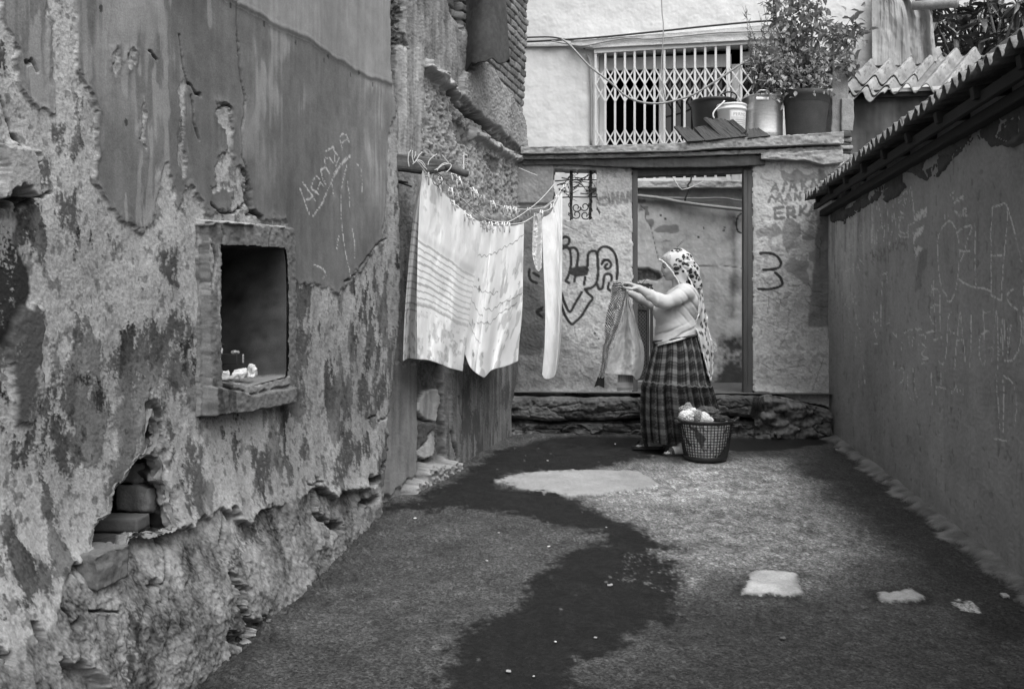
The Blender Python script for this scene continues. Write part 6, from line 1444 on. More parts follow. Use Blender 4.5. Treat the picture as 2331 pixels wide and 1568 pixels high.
def peg_proto():
    mb = MB(); L = .078
    for s in (-1, 1):
        V = [(s * .003, -.005, 0), (s * .003, .005, 0), (s * .011, .005, 0), (s * .011, -.005, 0), (s * .010, -.005, -L * .45), (s * .010, .005, -L * .45), (s * .019, .005, -L * .42), (s * .019, -.005, -L * .42), (s * .016, -.004, -L), (s * .016, .004, -L), (s * .023, .004, -L), (s * .023, -.004, -L)]
        mb.add(V, [[0, 1, 2, 3], [0, 4, 5, 1], [1, 5, 6, 2], [2, 6, 7, 3], [3, 7, 4, 0], [4, 8, 9, 5], [5, 9, 10, 6], [6, 10, 11, 7], [7, 11, 8, 4], [8, 11, 10, 9]])
    mb.tube([(-.013, -.006, -L * .34), (.013, -.006, -L * .34)], .0035, 6)
    return mb
for key, pl, lab in ((1, [(462,395),(600,530),(770,680),(905,790),(972,855),(1148,948),(1228,930),(1302,945),(1385,960),(1445,945),(1775,770),(1848,785),(1975,838),(2035,590),(2122,655),(2162,630)], 'peg clipped on the front washing line above the sheets'),
                     (2, [(620,470),(745,600),(820,668)], 'peg clipped on the middle washing line'),
                     (3, [(760,400),(832,440),(1000,590),(1040,590),(1135,690),(1245,700),(1412,765),(1458,775),(1525,800),(1690,795)], 'empty peg hanging on the rear washing line')):
    xs, ys, dY, PP = LN[key]
    for i, (x, y) in enumerate(k2(pl)):
        Y = float(np.interp(x, xs, PP[:, 1])); yl = float(np.interp(x, xs, ys)); pale = (i * 7 + key) % 5 != 1
        V = np.concatenate(peg_proto().V); th = random.uniform(-.45, .45); ti = random.uniform(-.18, .18) + (.25 if key == 3 and i < 3 else 0)
        V = V * random.uniform(.92, 1.08); V = V @ np.array([[math.cos(th), math.sin(th), 0], [-math.sin(th), math.cos(th), 0], [0, 0, 1]]); V = V @ np.array([[math.cos(ti), 0, math.sin(ti)], [0, 1, 0], [-math.sin(ti), 0, math.cos(ti)]])
        o = mk('clothes_peg', V + P3(x, yl - 5, Y - .006), peg_proto().F, M['peg_pale'] if pale else M['peg_wood'])
        tag(o, ('pale ' if pale else 'darker wooden ') + lab, 'clothes peg', 'clothes pegs on the washing lines')

# ================================================================== FELT MAT HANGING HIGH ON THE BRICK HOUSE
def mat_roll():
    c = P3(1104, 60, 7.08)
    A, B = np.meshgrid(np.linspace(0, 1, 150), np.linspace(0, 1, 120))
    th = R(-205) + A * R(265)                         # opening towards the wall
    flare = 1 + .22 * B ** 1.5 + .03 * fbm(A * 3, B * 2, 3) + .13 * np.sin(A * 15 + 1.2 * B) * ss(.05, .2, A)
    rx, ry = .150 * flare, .150 * flare
    X = c[0] + rx * np.cos(th) * (1 - .10 * (1 - B)) ; Yv = c[1] + ry * np.sin(th) + .02 * np.sin(A * 9 + B)
    zb = np.interp(A, [0, .06, .12, .2, .3, .36, .5, .62, .75, .85, 1.0], [2.90, 2.82, 2.82, 2.94, 2.98, 2.95, 2.99, 2.97, 3.04, 3.05, 3.06]) + .012 * fbm(A * 14, A * 0, 5)
    Zv = 4.3 + (zb - 4.3) * B
    P = np.stack([X, Yv, Zv], -1); a = .055 * (1 + .25 * fbm(A * 6, B * 5, 6) + .2 * fbm(A * 40, B * 60, 7)) + .10 * ss(.90, 1.0, A) + .10 * np.exp(-((A - .10) / .06) ** 2)
    n = np.stack([np.cos(th), np.sin(th), 0 * th], -1)
    inner = (P - n * .012)[::-1]
    o = grid('felt_mat', np.concatenate([P, inner], 0), M['cloth_dark'], attrs={'alb': np.concatenate([a, a[::-1] * .8], 0)})
    tag(o, 'dark felt mat hanging in a half roll against the bare bricks', 'mat')
M['cloth_dark'] = mat('dark_felt', None, .95, .08, 8, 1, .18, 200, .5, 200, .003, spec=.1)
mat_roll()

# small number plate on the wall beside the beam
def plate():
    t = thing('number_plate', 'small narrow white plate with dark marks fixed beside the end of the beam', 'sign', tuple(P3(1060, 372, 6.6)))
    q = [P3(*p, y) for p, y in zip(k2([(907,166),(950,188),(941,408),(900,392)]), (6.55, 6.72, 6.72, 6.55))]
    n = np.cross(q[1] - q[0], q[3] - q[0]); n /= np.linalg.norm(n); n *= -np.sign(n[1]) * -1
    n = n if n[1] < 0 else -n
    mk('plate', np.array(q + [p - n * .004 for p in q]), [[0, 3, 2, 1], [4, 5, 6, 7], [0, 1, 5, 4], [1, 2, 6, 5], [2, 3, 7, 6], [3, 0, 4, 7]], M['white_plastic'], t, False)
    b = lambda u, v: q[0] * (1 - u) * (1 - v) + q[1] * u * (1 - v) + q[2] * u * v + q[3] * (1 - u) * v + n * .002
    for (u0, u1, v0, v1) in ((.2, .45, .10, .24), (.55, .85, .08, .22), (.2, .8, .30, .33), (.2, .34, .36, .56), (.5, .8, .38, .44), (.5, .8, .50, .58), (.2, .85, .64, .67), (.3, .5, .72, .9), (.62, .8, .70, .88)):
        mk('mark', np.array([b(u0, v0), b(u1, v0), b(u1, v1), b(u0, v1)]), [[0, 3, 2, 1]], M['cable'], t, False)
plate()

# ================================================================== RUBBISH ON THE NICHE SILL
kTr = crop(500, 820, 11.2)
M['crust'] = mat('bread_crust', .52, .85, .2, 25, 1, .15, 150, .6, 160, .003)
M['crust_dark'] = mat('dull_crust', .30, .85, .25, 25, 1, .15, 150, .6, 160, .003)
M['carton'] = mat('dark_carton', .025, .35, .1, 20, 1, .05, 100, .05)
M['foil'] = mat('crinkled_wrapper', .5, .3, .3, 60, 1, .3, 160, .8, 60, .006, metal=.3)
def niche_floor_z(): return WA.pts(kN([(450, 1262)]))[0][1]
NZ = niche_floor_z() + .012
def na(x, dz, w):
    (px, _), = kTr([(x, 900)]); rx = (px - CX) / F; t = (w + WA.o @ WA.n) / (rx * WA.n[0] + WA.n[1]); return np.array([t * rx, t, NZ + dz])
AXA = np.array([[WA.d[0], WA.d[1], 0], [-WA.n[0], -WA.n[1], 0], [0, 0, 1]])
def chunk(x, w, size, seed, m, rot, lab, name='bread_crust', tilt=0., cat='bread', amp=.008):
    V, Fc = rough_block(size, amp, .004, seed, 45, .45); ca, sa = math.cos(rot), math.sin(rot); V = V @ np.array([[ca, sa, 0], [-sa, ca, 0], [0, 0, 1]]); ct, st = math.cos(tilt), math.sin(tilt); V = V @ np.array([[ct, 0, st], [0, 1, 0], [-st, 0, ct]])
    V[:, 2] -= V[:, 2].min() + .002
    o = weld(mk(name, V @ AXA + na(x, 0, w), Fc, m)); tag(o, lab, cat, 'scraps on the niche sill')
chunk(960, -.015, (.085, .055, .028), 3, M['crust'], .3, 'biggest pale broken crust lying in the middle of the niche sill', tilt=.25)
chunk(1290, -.02, (.040, .035, .055), 5, M['crust'], .1, 'upright cup shaped crust at the right of the niche sill', tilt=.1)
chunk(1010, -.075, (.05, .04, .022), 7, M['crust_dark'], .8, 'duller crust behind the biggest one on the niche sill')
chunk(330, -.05, (.032, .035, .032), 9, M['crust_dark'], .2, 'grey lump at the left end of the niche sill', 'plaster_lump', 0, 'lump')
chunk(520, -.055, (.05, .04, .036), 11, M['crust'], .5, 'pale crumpled lump left of the biggest crust on the sill', 'plaster_lump', 0, 'lump')
chunk(500, .0, (.085, .045, .018), 13, M['crust_dark'], -.1, 'flat torn crust at the front left of the niche sill', tilt=-.1)
chunk(500, -.10, (.045, .02, .012), 15, M['crust_dark'], .4, 'thin dark crust right in front of the carton on the niche sill')
def carton():
    c = na(690, .075, -.15); t = thing('carton', 'small dark carton with a pale barcode label lying in the niche', 'carton', tuple(c))
    ca, sa = math.cos(.25), math.sin(.25); ax = np.array([[ca, sa, 0], [-sa, ca, 0], [0, 0, 1]]) @ AXA
    mb = MB(); mb.box(c, (.115, .09, .045), ax, 0, .003); mb.build('box', M['carton'], t)
    l = MB(); l.box(c + ax[0] * .043 - ax[1] * .0456, (.022, .001, .036), ax); l.build('label', M['white_plastic'], t)
    for k in range(5):
        l = MB(); l.box(c + ax[0] * .043 - ax[1] * .0465 + ax[2] * (.013 - k * .0065), (.016, .001, .002), ax); l.build('label_bar', M['cable'], t)
    b = thing('bottle', 'dark bottle with a white neck band leaning at the left of the niche', 'bottle', tuple(na(330, .05, -.14)))
    p0 = na(250, .03, -.19); d = np.array([.12, .0, .99]); d = d[0] * AXA[0] + d[2] * AXA[2]; d = d / np.linalg.norm(d)
    d = AXA[0] * .42 + AXA[2] * .9; d /= np.linalg.norm(d); x_ = np.cross(d, AXA[1]); x_ /= np.linalg.norm(x_); y_ = np.cross(d, x_)
    V, Fc = lathe([(0, 0), (.034, .0), (.036, .01), (.036, .085), (.016, .125), (.0145, .16), (.0165, .162), (.0165, .172), (0, .173)], (0, 0, 0), 24, np.array([x_, y_, d])); mk('glass', V + p0 - d * .05, Fc, M['carton'], b, True)
    V, Fc = lathe([(.0175, .128), (.0165, .150)], (0, 0, 0), 24, np.array([x_, y_, d])); mk('neck_band', V + p0 - d * .05, Fc, M['white_plastic'], b, True)
    V, Fc = rough_block((.05, .04, .06), .010, .004, 21, 60, .6); o = weld(mk('wrapper', V @ AXA + na(265, .075, -.115), Fc, M['foil'])); tag(o, 'crinkled shiny wrapper stuffed at the left side of the niche', 'wrapper')
    V, Fc = rough_block((.045, .03, .014), .008, .004, 25, 60, .6); o = weld(mk('wrapper', V @ AXA + na(800, .103, -.15), Fc, M['foil'])); tag(o, 'small shiny scrap lying on top of the dark carton', 'wrapper')
carton()

# ================================================================== LAUNDRY BASKET
kBk = crop(1480, 900, 6.03)
def crumple(c, size, seed, m, lab, name, cat, group=None, a=.7, ridge=9., sub=48, amp=.25, attr=None):
    th, ph = np.meshgrid(np.linspace(0, 2 * np.pi, sub * 2), np.linspace(.001, np.pi - .001, sub)); D_ = np.stack([np.cos(th) * np.sin(ph), np.sin(th) * np.sin(ph), np.cos(ph)], -1)
    D_[:, -1] = D_[:, 0]
    r = 1 + amp * (1 - 2 * np.abs(fbm3(D_ * ridge * .33, seed, 2))) * .8 + amp * .5 * fbm3(D_ * ridge, seed + 9, 2)
    P = D_ * r[..., None] * np.array(size) + np.array(c); al = a * (1 + .1 * fbm3(D_ * 3, seed + 3, 2))
    if attr is not None: al = attr(D_, al)
    o = grid(name, P, m, attrs={'alb': al}); return tag(o, lab, cat, group) if lab else o
def basket():
    c = np.array([(1606 - CX) / F * 6.97, 6.97, gz(6.97) + .004])
    hh = .305; rb_, rt_ = .155, .205; N = 46; rows = 12
    t = thing('laundry_basket', 'round black plastic lattice basket full of washing on the ground by the woman', 'basket', tuple(c))
    rad = lambda z: rb_ + (rt_ - rb_) * (z / hh) ** .8
    pt = lambda a, z, dr=0: c + np.array([(rad(z) + dr) * np.sin(a), -(rad(z) + dr) * np.cos(a), z])
    dip = lambda a: 0 * a
    mb = MB(); z0, z1 = .030, hh - .022
    for k in range(N):
        a = 2 * np.pi * k / N
        mb.tube([pt(a, z) for z in np.linspace(z0, z1, 7)], .0030, 6)
    for j in range(rows + 1):
        z = z0 + (z1 - z0) * j / rows; mb.tube([pt(a, z, .001) for a in np.linspace(0, 2 * np.pi, 73)], .0029, 6)
    mb.build('lattice', M['black_plastic'], t, True)
    V, Fc = lathe([(0, .004), (rb_ - .004, .0), (rb_ + .003, .004), (rad(.034) + .004, .036), (rad(.034) - .004, .036), (rb_ - .008, .012), (0, .012)], c, 64); mk('base', V, Fc, M['black_plastic'], t, True)
    V, Fc = lathe([(rad(z1) - .004, z1 - .004), (rad(z1) + .005, z1 - .004), (rt_ + .014, hh - .008), (rt_ + .016, hh), (rt_ + .008, hh + .004), (rt_ - .004, hh - .002), (rad(z1) - .004, z1 - .004)], c, 72); mk('rim', V, Fc, M['black_plastic'], t, True)
    # solid panel low down on the right
    A, B = np.meshgrid(np.linspace(.15, 1.6, 40), np.linspace(0, 1, 16)); zt = .03 + .13 * ss(.15, 1.1, A); z = .03 + (zt - .03) * B; rr = rad(z) + .002
    grid('solid_panel', np.stack([c[0] + rr * np.sin(A), c[1] - rr * np.cos(A), c[2] + z], -1), M['black_plastic'], t)
    for a0 in (-1.35, 1.35):
        A = np.linspace(-.34, .34, 15); P = [c + np.array([(rt_ + .012 + .028 * (1 - (q / .34) ** 2)) * np.sin(a0 + q), -(rt_ + .012 + .028 * (1 - (q / .34) ** 2)) * np.cos(a0 + q), hh - .004 + .022 * (1 - (q / .34) ** 2)]) for q in A]
        mk('handle', *tube_np(P, .009, 8), M['black_plastic'], t, True)
    # the washing: one packed load seen through the holes, loose pieces on top
    A, B = np.meshgrid(np.linspace(0, 2 * np.pi, 220), np.linspace(0, 1, 110)); z = .012 + (hh - .03) * B; rr = (rad(z) - .006) * (1 - .02 - .05 * np.abs(fbm(np.sin(A) * 5, B * 5 + np.cos(A) * 5, 3))) ; A[:, -1] = A[:, 0]
    P = np.stack([c[0] + rr * np.sin(A), c[1] - rr * np.cos(A), c[2] + z], -1)
    q = fbm(np.sin(A) * 3.2, B * 3 + np.cos(A) * 3.2, 13, 3); al = np.where(q > -.50, .82, .14) * (1 + .12 * fbm(np.sin(A) * 12, B * 12 + np.cos(A) * 12, 15)); al = np.where((q > .3) & (q < .42), .35, al)
    cap = np.concatenate([P, np.broadcast_to(c + np.array([0, 0, hh - .01]), P[:1].shape)], 0)
    o = grid('packed_washing', cap, M['cloth'], attrs={'alb': np.concatenate([al, al[-1:]], 0)}); tag(o, 'packed load of mostly white washing seen through the basket holes', 'laundry')
    g = 'washing heaped on the basket'
    tp = lambda x, y, dy: P3(*kBk([(x, y)])[0], c[1] + dy)
    crumple(tp(1190, 700, -.06), (.055, .06, .040), 3, M['cloth'], 'white knotted piece of washing at the front left of the basket top', 'crumpled_cloth', 'laundry', g, .80, 13)
    crumple(tp(1250, 650, .0), (.05, .05, .035), 13, M['cloth'], 'white lumpy piece of washing under the flowered cloth on the basket', 'crumpled_cloth', 'laundry', g, .78, 13)
    crumple(tp(1180, 600, .03), (.050, .045, .030), 5, M['cloth'], 'flowered grey cloth crumpled at the top left of the basket heap', 'crumpled_cloth', 'laundry', g, .42, 10, attr=lambda D_, a: a * (1 - .5 * (fbm3(D_ * 7, 5, 2) > .3)))
    crumple(tp(1205, 545, .03), (.020, .022, .022), 25, M['cloth'], 'peak of grey cloth standing up on the basket heap', 'crumpled_cloth', 'laundry', g, .35, 6, amp=.4)
    crumple(tp(1340, 690, -.07), (.040, .045, .038), 7, M['cloth'], 'mottled grey cloth at the front of the basket heap', 'crumpled_cloth', 'laundry', g, .36, 12)
    crumple(tp(1440, 715, -.08), (.036, .04, .036), 9, M['cloth'], 'round white folded piece at the front right of the basket heap', 'crumpled_cloth', 'laundry', g, .80, 8)
    crumple(tp(1510, 750, -.10), (.03, .04, .02), 11, M['cloth'], 'small white piece tucked under the basket rim', 'crumpled_cloth', 'laundry', g, .76, 10)
    crumple(tp(1480, 660, .03), (.085, .07, .050), 15, M['cloth'], 'large dark grey garment slumped over the right of the basket heap', 'crumpled_cloth', 'laundry', g, .11, 7)
    crumple(tp(1660, 730, .0), (.070, .06, .022), 17, M['cloth'], 'dark cloth lying along the right rim of the basket', 'crumpled_cloth', 'laundry', g, .07, 7)
    crumple(tp(1100, 755, -.02), (.04, .06, .02), 19, M['cloth'], 'grey cloth edge at the far left of the basket', 'crumpled_cloth', 'laundry', g, .3, 8)
    return c
BK = basket()

# ================================================================== SMALL THINGS ON THE GROUND
def litter():
    k = crop(1000, 1080, 1.554); rng = random.Random(8)
    for i, (x, y, s, m) in enumerate(((375,872,.013,'crust_dark'),(745,326,.011,'crust_dark'),(338,346,.010,'crust_dark'),(293,453,.012,'crust_dark'),(528,398,.010,'crust'),(552,760,.008,'crust'),(20,290,.012,'crust'),(523,72,.012,'crust'),(780,8,.012,'crust'),(705,745,.010,'crust_dark'),(472,892,.008,'crust_dark'),(1417,747,.014,'stone'),(2255,588,.030,'crust_dark'),(760,545,.016,'crust_dark'),(1620,30,.016,'crust_dark'))):
        X, Y, Z = gpt(*k([(x, y)])[0]); V, Fc = rough_block((s * 1.5, s, s * .5), s * .18, s * .15, i + 60, 60, .5)
        ca, sa = math.cos(i * 1.7), math.sin(i * 1.7); V = V @ np.array([[ca, sa, 0], [-sa, ca, 0], [0, 0, 1]])
        o = weld(mk('pebble', V + np.array([X, Y, Z + s * .22 + .004]), Fc, M[m]))
        lab = {11: 'single dark pebble on the asphalt in front of the pale flat stones', 12: 'flat grey leaf shaped stone near the foot of the right wall', 13: 'dull flat pebble in the middle of the dark wet streak', 14: 'dull pebble at the foot of the far end of the right wall'}.get(i, 'tiny pale pebble scattered on the asphalt yard')
        tag(o, lab, 'pebble', 'pebbles on the yard')
    w = thing('dried_weed', 'dark dried weed hanging over the edge of the stone step', 'weed', tuple(P3(1725, 950, 7.95)))
    mb = MB()
    for i in range(46):
        x, y = 1716 + rng.uniform(-3, 22), 902 + rng.uniform(-2, 8); P = []
        for q in range(7): P.append(P3(x, y, 7.98 - .02 * math.sin(q) - rng.uniform(0, .04))); x += rng.uniform(-5, 4.5); y += rng.uniform(4, 11)
        mb.tube(P, np.linspace(.0035, .0015, 7), 4)
    mb.build('stalks', M['iron'], w, True)
    for i, (x, y, sx, a_) in enumerate(((1812, 428, .05, 1), (1840, 445, .035, 0), (1795, 440, .03, 0))):
        X, Y, Z = gpt(*kS([(x, y + 12)])[0]); V, Fc = rough_block((sx, .04, .04), .008, .006, 90 + i, 30, .4); o = weld(mk('rubble_stone', V + np.array([X, Y - .03, Z + .02]), Fc, M['crust_dark'] if a_ else M['stone'])); tag(o, ('pale broken stone', 'dark broken stone right of the pale one', 'dark broken stone left of the pale one')[0 if a_ else i] + ' at the foot of the step corner', 'stone', 'loose stones by the step')
litter()

# ================================================================== THE WOMAN HANGING UP WASHING
PY = 7.36
def pp(px, py, dy=0.0): return P3(px, py, PY + dy)

class Field:
    """a smooth solid made by blending tapered limbs and ellipsoids, turned into one surface"""
    def __init__(s, lo, hi, h):
        s.lo = np.array(lo, float); s.h = h; s.n = np.ceil((np.array(hi) - s.lo) / h).astype(int) + 1
        s.v = np.full(s.n, .5, dtype=np.float32)
    def _box(s, lo, hi):
        a = np.clip(np.floor((np.array(lo) - s.lo) / s.h).astype(int), 0, s.n); b = np.clip(np.ceil((np.array(hi) - s.lo) / s.h).astype(int) + 1, 0, s.n)
        ax = [s.lo[i] + s.h * np.arange(a[i], b[i]) for i in range(3)]
        return tuple(slice(a[i], b[i]) for i in range(3)), np.meshgrid(*ax, indexing='ij')
    def _mix(s, sl, d, k, sub=False):
        o = s.v[sl]
        if sub:
            d = -d; h = np.clip(.5 - .5 * (o - d) / k, 0, 1); s.v[sl] = o * (1 - h) + d * h + k * h * (1 - h)
        else:
            h = np.clip(.5 + .5 * (o - d) / k, 0, 1); s.v[sl] = o * (1 - h) + d * h - k * h * (1 - h)
    def cap(s, a, b, ra, rb, k=.012):
        a = np.asarray(a, float); b = np.asarray(b, float); m = max(ra, rb) + .06
        sl, (X, Y, Z) = s._box(np.minimum(a, b) - m, np.maximum(a, b) + m)
        if X.size == 0: return
        d = b - a; L = d @ d + 1e-12; t = np.clip(((X - a[0]) * d[0] + (Y - a[1]) * d[1] + (Z - a[2]) * d[2]) / L, 0, 1)
        s._mix(sl, np.sqrt((X - a[0] - d[0] * t) ** 2 + (Y - a[1] - d[1] * t) ** 2 + (Z - a[2] - d[2] * t) ** 2) - (ra + (rb - ra) * t), k)
    def ell(s, c, r, k=.012, rot=0.0, sub=False):
        c = np.asarray(c, float); r = np.asarray(r, float); m = r.max() + .06
        sl, (X, Y, Z) = s._box(c - m, c + m)
        if X.size == 0: return
        x, y, z = X - c[0], Y - c[1], Z - c[2]
        if rot: ca, sa = math.cos(rot), math.sin(rot); x, z = x * ca + z * sa, -x * sa + z * ca
        q = np.sqrt((x / r[0]) ** 2 + (y / r[1]) ** 2 + (z / r[2]) ** 2) + 1e-9; g = np.sqrt((x / r[0] ** 2) ** 2 + (y / r[1] ** 2) ** 2 + (z / r[2] ** 2) ** 2) + 1e-9
        s._mix(sl, q * (q - 1) / g, k, sub)
    def chain(s, pts, rs, k=.012):
        for i in range(len(pts) - 1): s.cap(pts[i], pts[i + 1], rs[i], rs[i + 1], k)
    def grid(s):
        return np.meshgrid(*[s.lo[i] + s.h * np.arange(s.n[i]) for i in range(3)], indexing='ij')
    def mesh(s):
        v = s.v; n = np.array(v.shape); cs = np.zeros(tuple(n - 1) + (3,)); cn = np.zeros(tuple(n - 1)); quads = []
        cid = np.arange(np.prod(n - 1)).reshape(n - 1)
        for ax in range(3):
            a = [slice(None)] * 3; b = [slice(None)] * 3; a[ax] = slice(0, -1); b[ax] = slice(1, None)
            va, vb = v[tuple(a)], v[tuple(b)]; I = np.argwhere((va < 0) != (vb < 0))
            o1, o2 = [q for q in range(3) if q != ax]
            ok = (I[:, o1] > 0) & (I[:, o1] < n[o1] - 1) & (I[:, o2] > 0) & (I[:, o2] < n[o2] - 1); I = I[ok]
            fa = va[tuple(I.T)].astype(float); fb = vb[tuple(I.T)].astype(float); P = I.astype(float); P[:, ax] += fa / (fa - fb)
            ids = []
            for d1, d2 in ((-1, -1), (0, -1), (0, 0), (-1, 0)):
                J = I.copy(); J[:, o1] += d1; J[:, o2] += d2; np.add.at(cs, tuple(J.T), P); np.add.at(cn, tuple(J.T), 1); ids.append(cid[tuple(J.T)])
            q = np.stack(ids, 1); flip = (fa < 0) if ax != 1 else (fa >= 0); q[~flip] = q[~flip][:, ::-1]; quads.append(q)
        q = np.concatenate(quads); m = cn.ravel() > 0; V = cs.reshape(-1, 3)[m] / cn.ravel()[m][:, None]; rm = np.cumsum(m) - 1
        return V * s.h + s.lo, rm[q]

def smooth_mesh(V, Q, it=2, f=.5):
    n = len(V); e = np.concatenate([Q[:, [0, 1]], Q[:, [1, 2]], Q[:, [2, 3]], Q[:, [3, 0]]])
    for _ in range(it):
        s = np.zeros_like(V); c = np.zeros(n); np.add.at(s, e[:, 0], V[e[:, 1]]); np.add.at(c, e[:, 0], 1); np.add.at(s, e[:, 1], V[e[:, 0]]); np.add.at(c, e[:, 1], 1)
        V = V + f * (s / np.maximum(c, 1)[:, None] - V)
    return V

M['skin'] = mat('skin', .34, .5, .05, 14, 1, .03, 200, .08, 200, .001, spec=.35)
M['lips'] = mat('lips', .12, .5, 0, 1, 1, 0, 1, 0)
M['hairline'] = mat('dark_hair', .02, .5, .2, 60, 1, 0, 1, 0)
M['blouse'] = mat('jersey_top', .43, .9, .04, 8, 1, .04, 300, .2, 250, .001, spec=.12)
M['skirt'] = mat('checked_skirt', None, .95, .04, 20, 1, .06, 260, .4, 230, .002, spec=.1)
M['scarf'] = mat('printed_scarf', None, .9, .03, 10, 1, .04, 300, .2, 240, .001, spec=.15)
M['sandal'] = mat('black_sandal', .02, .6, .2, 30, 1, .1, 200, .1)

woman = thing('person', 'woman in a spotted headscarf, pale top and long checked skirt holding up a striped garment', 'person', tuple(pp(1530, 1022, 0)))
def fingers(F_, wrist, knk, tips, thumb, r=.0085):
    """palm from the wrist to four knuckles, a bent finger from each, and the thumb from the side of the palm"""
    for i, (kk, tip) in enumerate(zip(knk, tips)):
        F_.chain([wrist + (kk - wrist) * .25, kk], [.017, .0125], .010)
        kk = np.array(kk); F_.chain([kk, tip[0], tip[1]], [r * 1.12, r, r * .82], .004)
    F_.chain(thumb, [.014, .0115, .0095, .008][:len(thumb)], .006)

def build_body():
    lo = pp(1385, 1050, -.40); hi = pp(1660, 555, .40); lo = np.array([pp(1385, 700, .40)[0], PY - .36, pp(1500, 1045, -.2)[2]]); hi = np.array([pp(1660, 700, .4)[0], PY + .36, pp(1500, 560, 0)[2]])
    f = Field(lo, hi, .0052)
    # head and face, looking down at the washing
    f.ell(pp(1545, 603), (.104, .078, .104), .01, -.2)
    f.ell(pp(1525, 612), (.066, .066, .080), .03, .18)
    f.ell(pp(1524, 628), (.040, .048, .034), .02, .3)
    f.ell(pp(1519.5, 635.5), (.017, .022, .013), .014)
    f.ell(pp(1514, 626.5), (.013, .022, .008), .006); f.ell(pp(1514.5, 629.8), (.012, .020, .0075), .006)
    f.chain([pp(1511.5, 604), pp(1508.5, 611), pp(1506.8, 616.4)], [.008, .010, .0105], .010)
    f.ell(pp(1510.5, 618, -.012), (.009, .008, .007), .006); f.ell(pp(1510.5, 618, .012), (.009, .008, .007), .006)
    f.cap(pp(1510.5, 600.5, -.034), pp(1510.5, 600.5, .034), .009, .009, .012)
    for s in (-1, 1):
        f.ell(pp(1513.5, 607.5, s * .034), (.012, .017, .009), .010, sub=True); f.ell(pp(1514.5, 607.6, s * .033), (.0105, .0125, .0085), .004)
        f.ell(pp(1517, 618, s * .042), (.024, .018, .020), .016)
        f.ell(pp(1548, 611, s * .078), (.014, .010, .024), .006)
    # neck and shoulders
    f.chain([pp(1543, 622), pp(1547, 648), pp(1548, 668)], [.050, .052, .075], .03)
    f.cap(pp(1556, 664, -.145), pp(1556, 664, .145), .055, .055, .04)
    # trunk
    f.ell(pp(1542, 705), (.125, .165, .155), .05); f.ell(pp(1540, 762), (.12, .15, .12), .05); f.ell(pp(1546, 812), (.14, .175, .12), .05)
    for s in (-1, 1): f.ell(pp(1511, 708, s * .075), (.072, .072, .075), .03)
    # near arm, reaching forward
    f.chain([pp(1561, 666, -.165), pp(1541, 679, -.21), pp(1516, 689, -.235), pp(1500, 683, -.232), pp(1478, 670, -.215), pp(1455, 656, -.195)], [.060, .050, .042, .043, .038, .027], .022)
    # far arm
    f.chain([pp(1553, 664, .165), pp(1525, 682, .205), pp(1494, 694, .205), pp(1478, 690, .19), pp(1455, 679, .15), pp(1434, 667, .11)], [.058, .048, .041, .041, .036, .027], .022)
    # near hand: back of the hand up, fingers pinching the cloth
    w = pp(1454, 655.5, -.195)
    kn = [pp(1433, 645.5, -.212), pp(1432, 645, -.192), pp(1433, 646.5, -.172), pp(1435.5, 649, -.155)]
    tp = [(pp(1423, 644.5, -.208), pp(1416, 649.5, -.195)), (pp(1421.5, 644, -.186), pp(1414.5, 649.5, -.180)), (pp(1423, 646, -.166), pp(1416.5, 651.5, -.164)), (pp(1427, 650, -.150), pp(1421, 655, -.152))]
    fingers(f, w, kn, tp, [pp(1447, 656, -.215), pp(1436, 658, -.222), pp(1426, 656, -.212), pp(1419, 653, -.200)])
    # far hand: closed round the collar of the garment
    w = pp(1433, 666, .11)
    kn = [pp(1412, 649, .075), pp(1409, 648, .095), pp(1409, 650, .115), pp(1411, 653, .132)]
    tp = [(pp(1399, 646.5, .065), pp(1395, 655, .058)), (pp(1396, 646.5, .088), pp(1392.5, 655, .078)), (pp(1396.5, 649, .108), pp(1393, 657, .098)), (pp(1399.5, 653, .124), pp(1396.5, 660, .114))]
    fingers(f, w, kn, tp, [pp(1425, 662, .085), pp(1415, 660, .062), pp(1406, 657, .05), pp(1400, 656, .046)])
    # legs and feet
    f.chain([pp(1548, 830, .085), pp(1522, 915, .13), pp(1507, 955, .11), pp(1503, 1003, .085)], [.092, .062, .055, .034], .03)
    f.chain([pp(1548, 830, -.085), pp(1548, 915, -.13), pp(1551, 955, -.18), pp(1552, 1012, -.235)], [.092, .062, .055, .034], .03)
    for (hx, tx, gy, dy, dyt) in ((1503, 1449, 1014.5, .085, .08), (1553, 1513, 1031, -.235, -.25)):
        f.ell(pp(hx + 2, gy - 4, dy), (.034, .032, .034), .015)
        f.chain([pp(hx, gy - 6, dy), pp((hx * .55 + tx * .45), gy - 5, (dy + dyt) / 2), pp(tx + 10, gy - .5, dyt)], [.034, .032, .020], .02)
        for i in range(5):
            o = (i - 2) * .015; L = (0, 4, 3, 1.5, 0)[i] if dy > 0 else (0, 1.5, 3, 4, 4)[i]
            f.chain([pp(tx + 11, gy - .3, dyt + o), pp(tx + 3 - L * .5, gy + .8, dyt + o * 1.12)], [.0105, .0095 if i != 4 else .012], .006)
    V, Q = f.mesh(); V = smooth_mesh(V, Q, 1, .4)
    mk('body', V, Q, M['skin'], woman, True)
    for s in (-1,):
        mb = MB(); mb.tube([pp(1509.5, 607.0, s * .046), pp(1510.6, 608.6, s * .0465), pp(1513, 609.4, s * .0475), pp(1516.5, 608.4, s * .0495)], [.0015, .0040, .0042, .0015], 6); mb.build('eyelashes', M['hairline'], woman, True)
        mb = MB(); mb.tube([pp(1508.6, 600.0, s * .034), pp(1511, 597.8, s * .046), pp(1516, 598.2, s * .056), pp(1520, 600.5, s * .062)], [.003, .0048, .004, .0015], 6); mb.build('eyebrow', M['hairline'], woman, True)
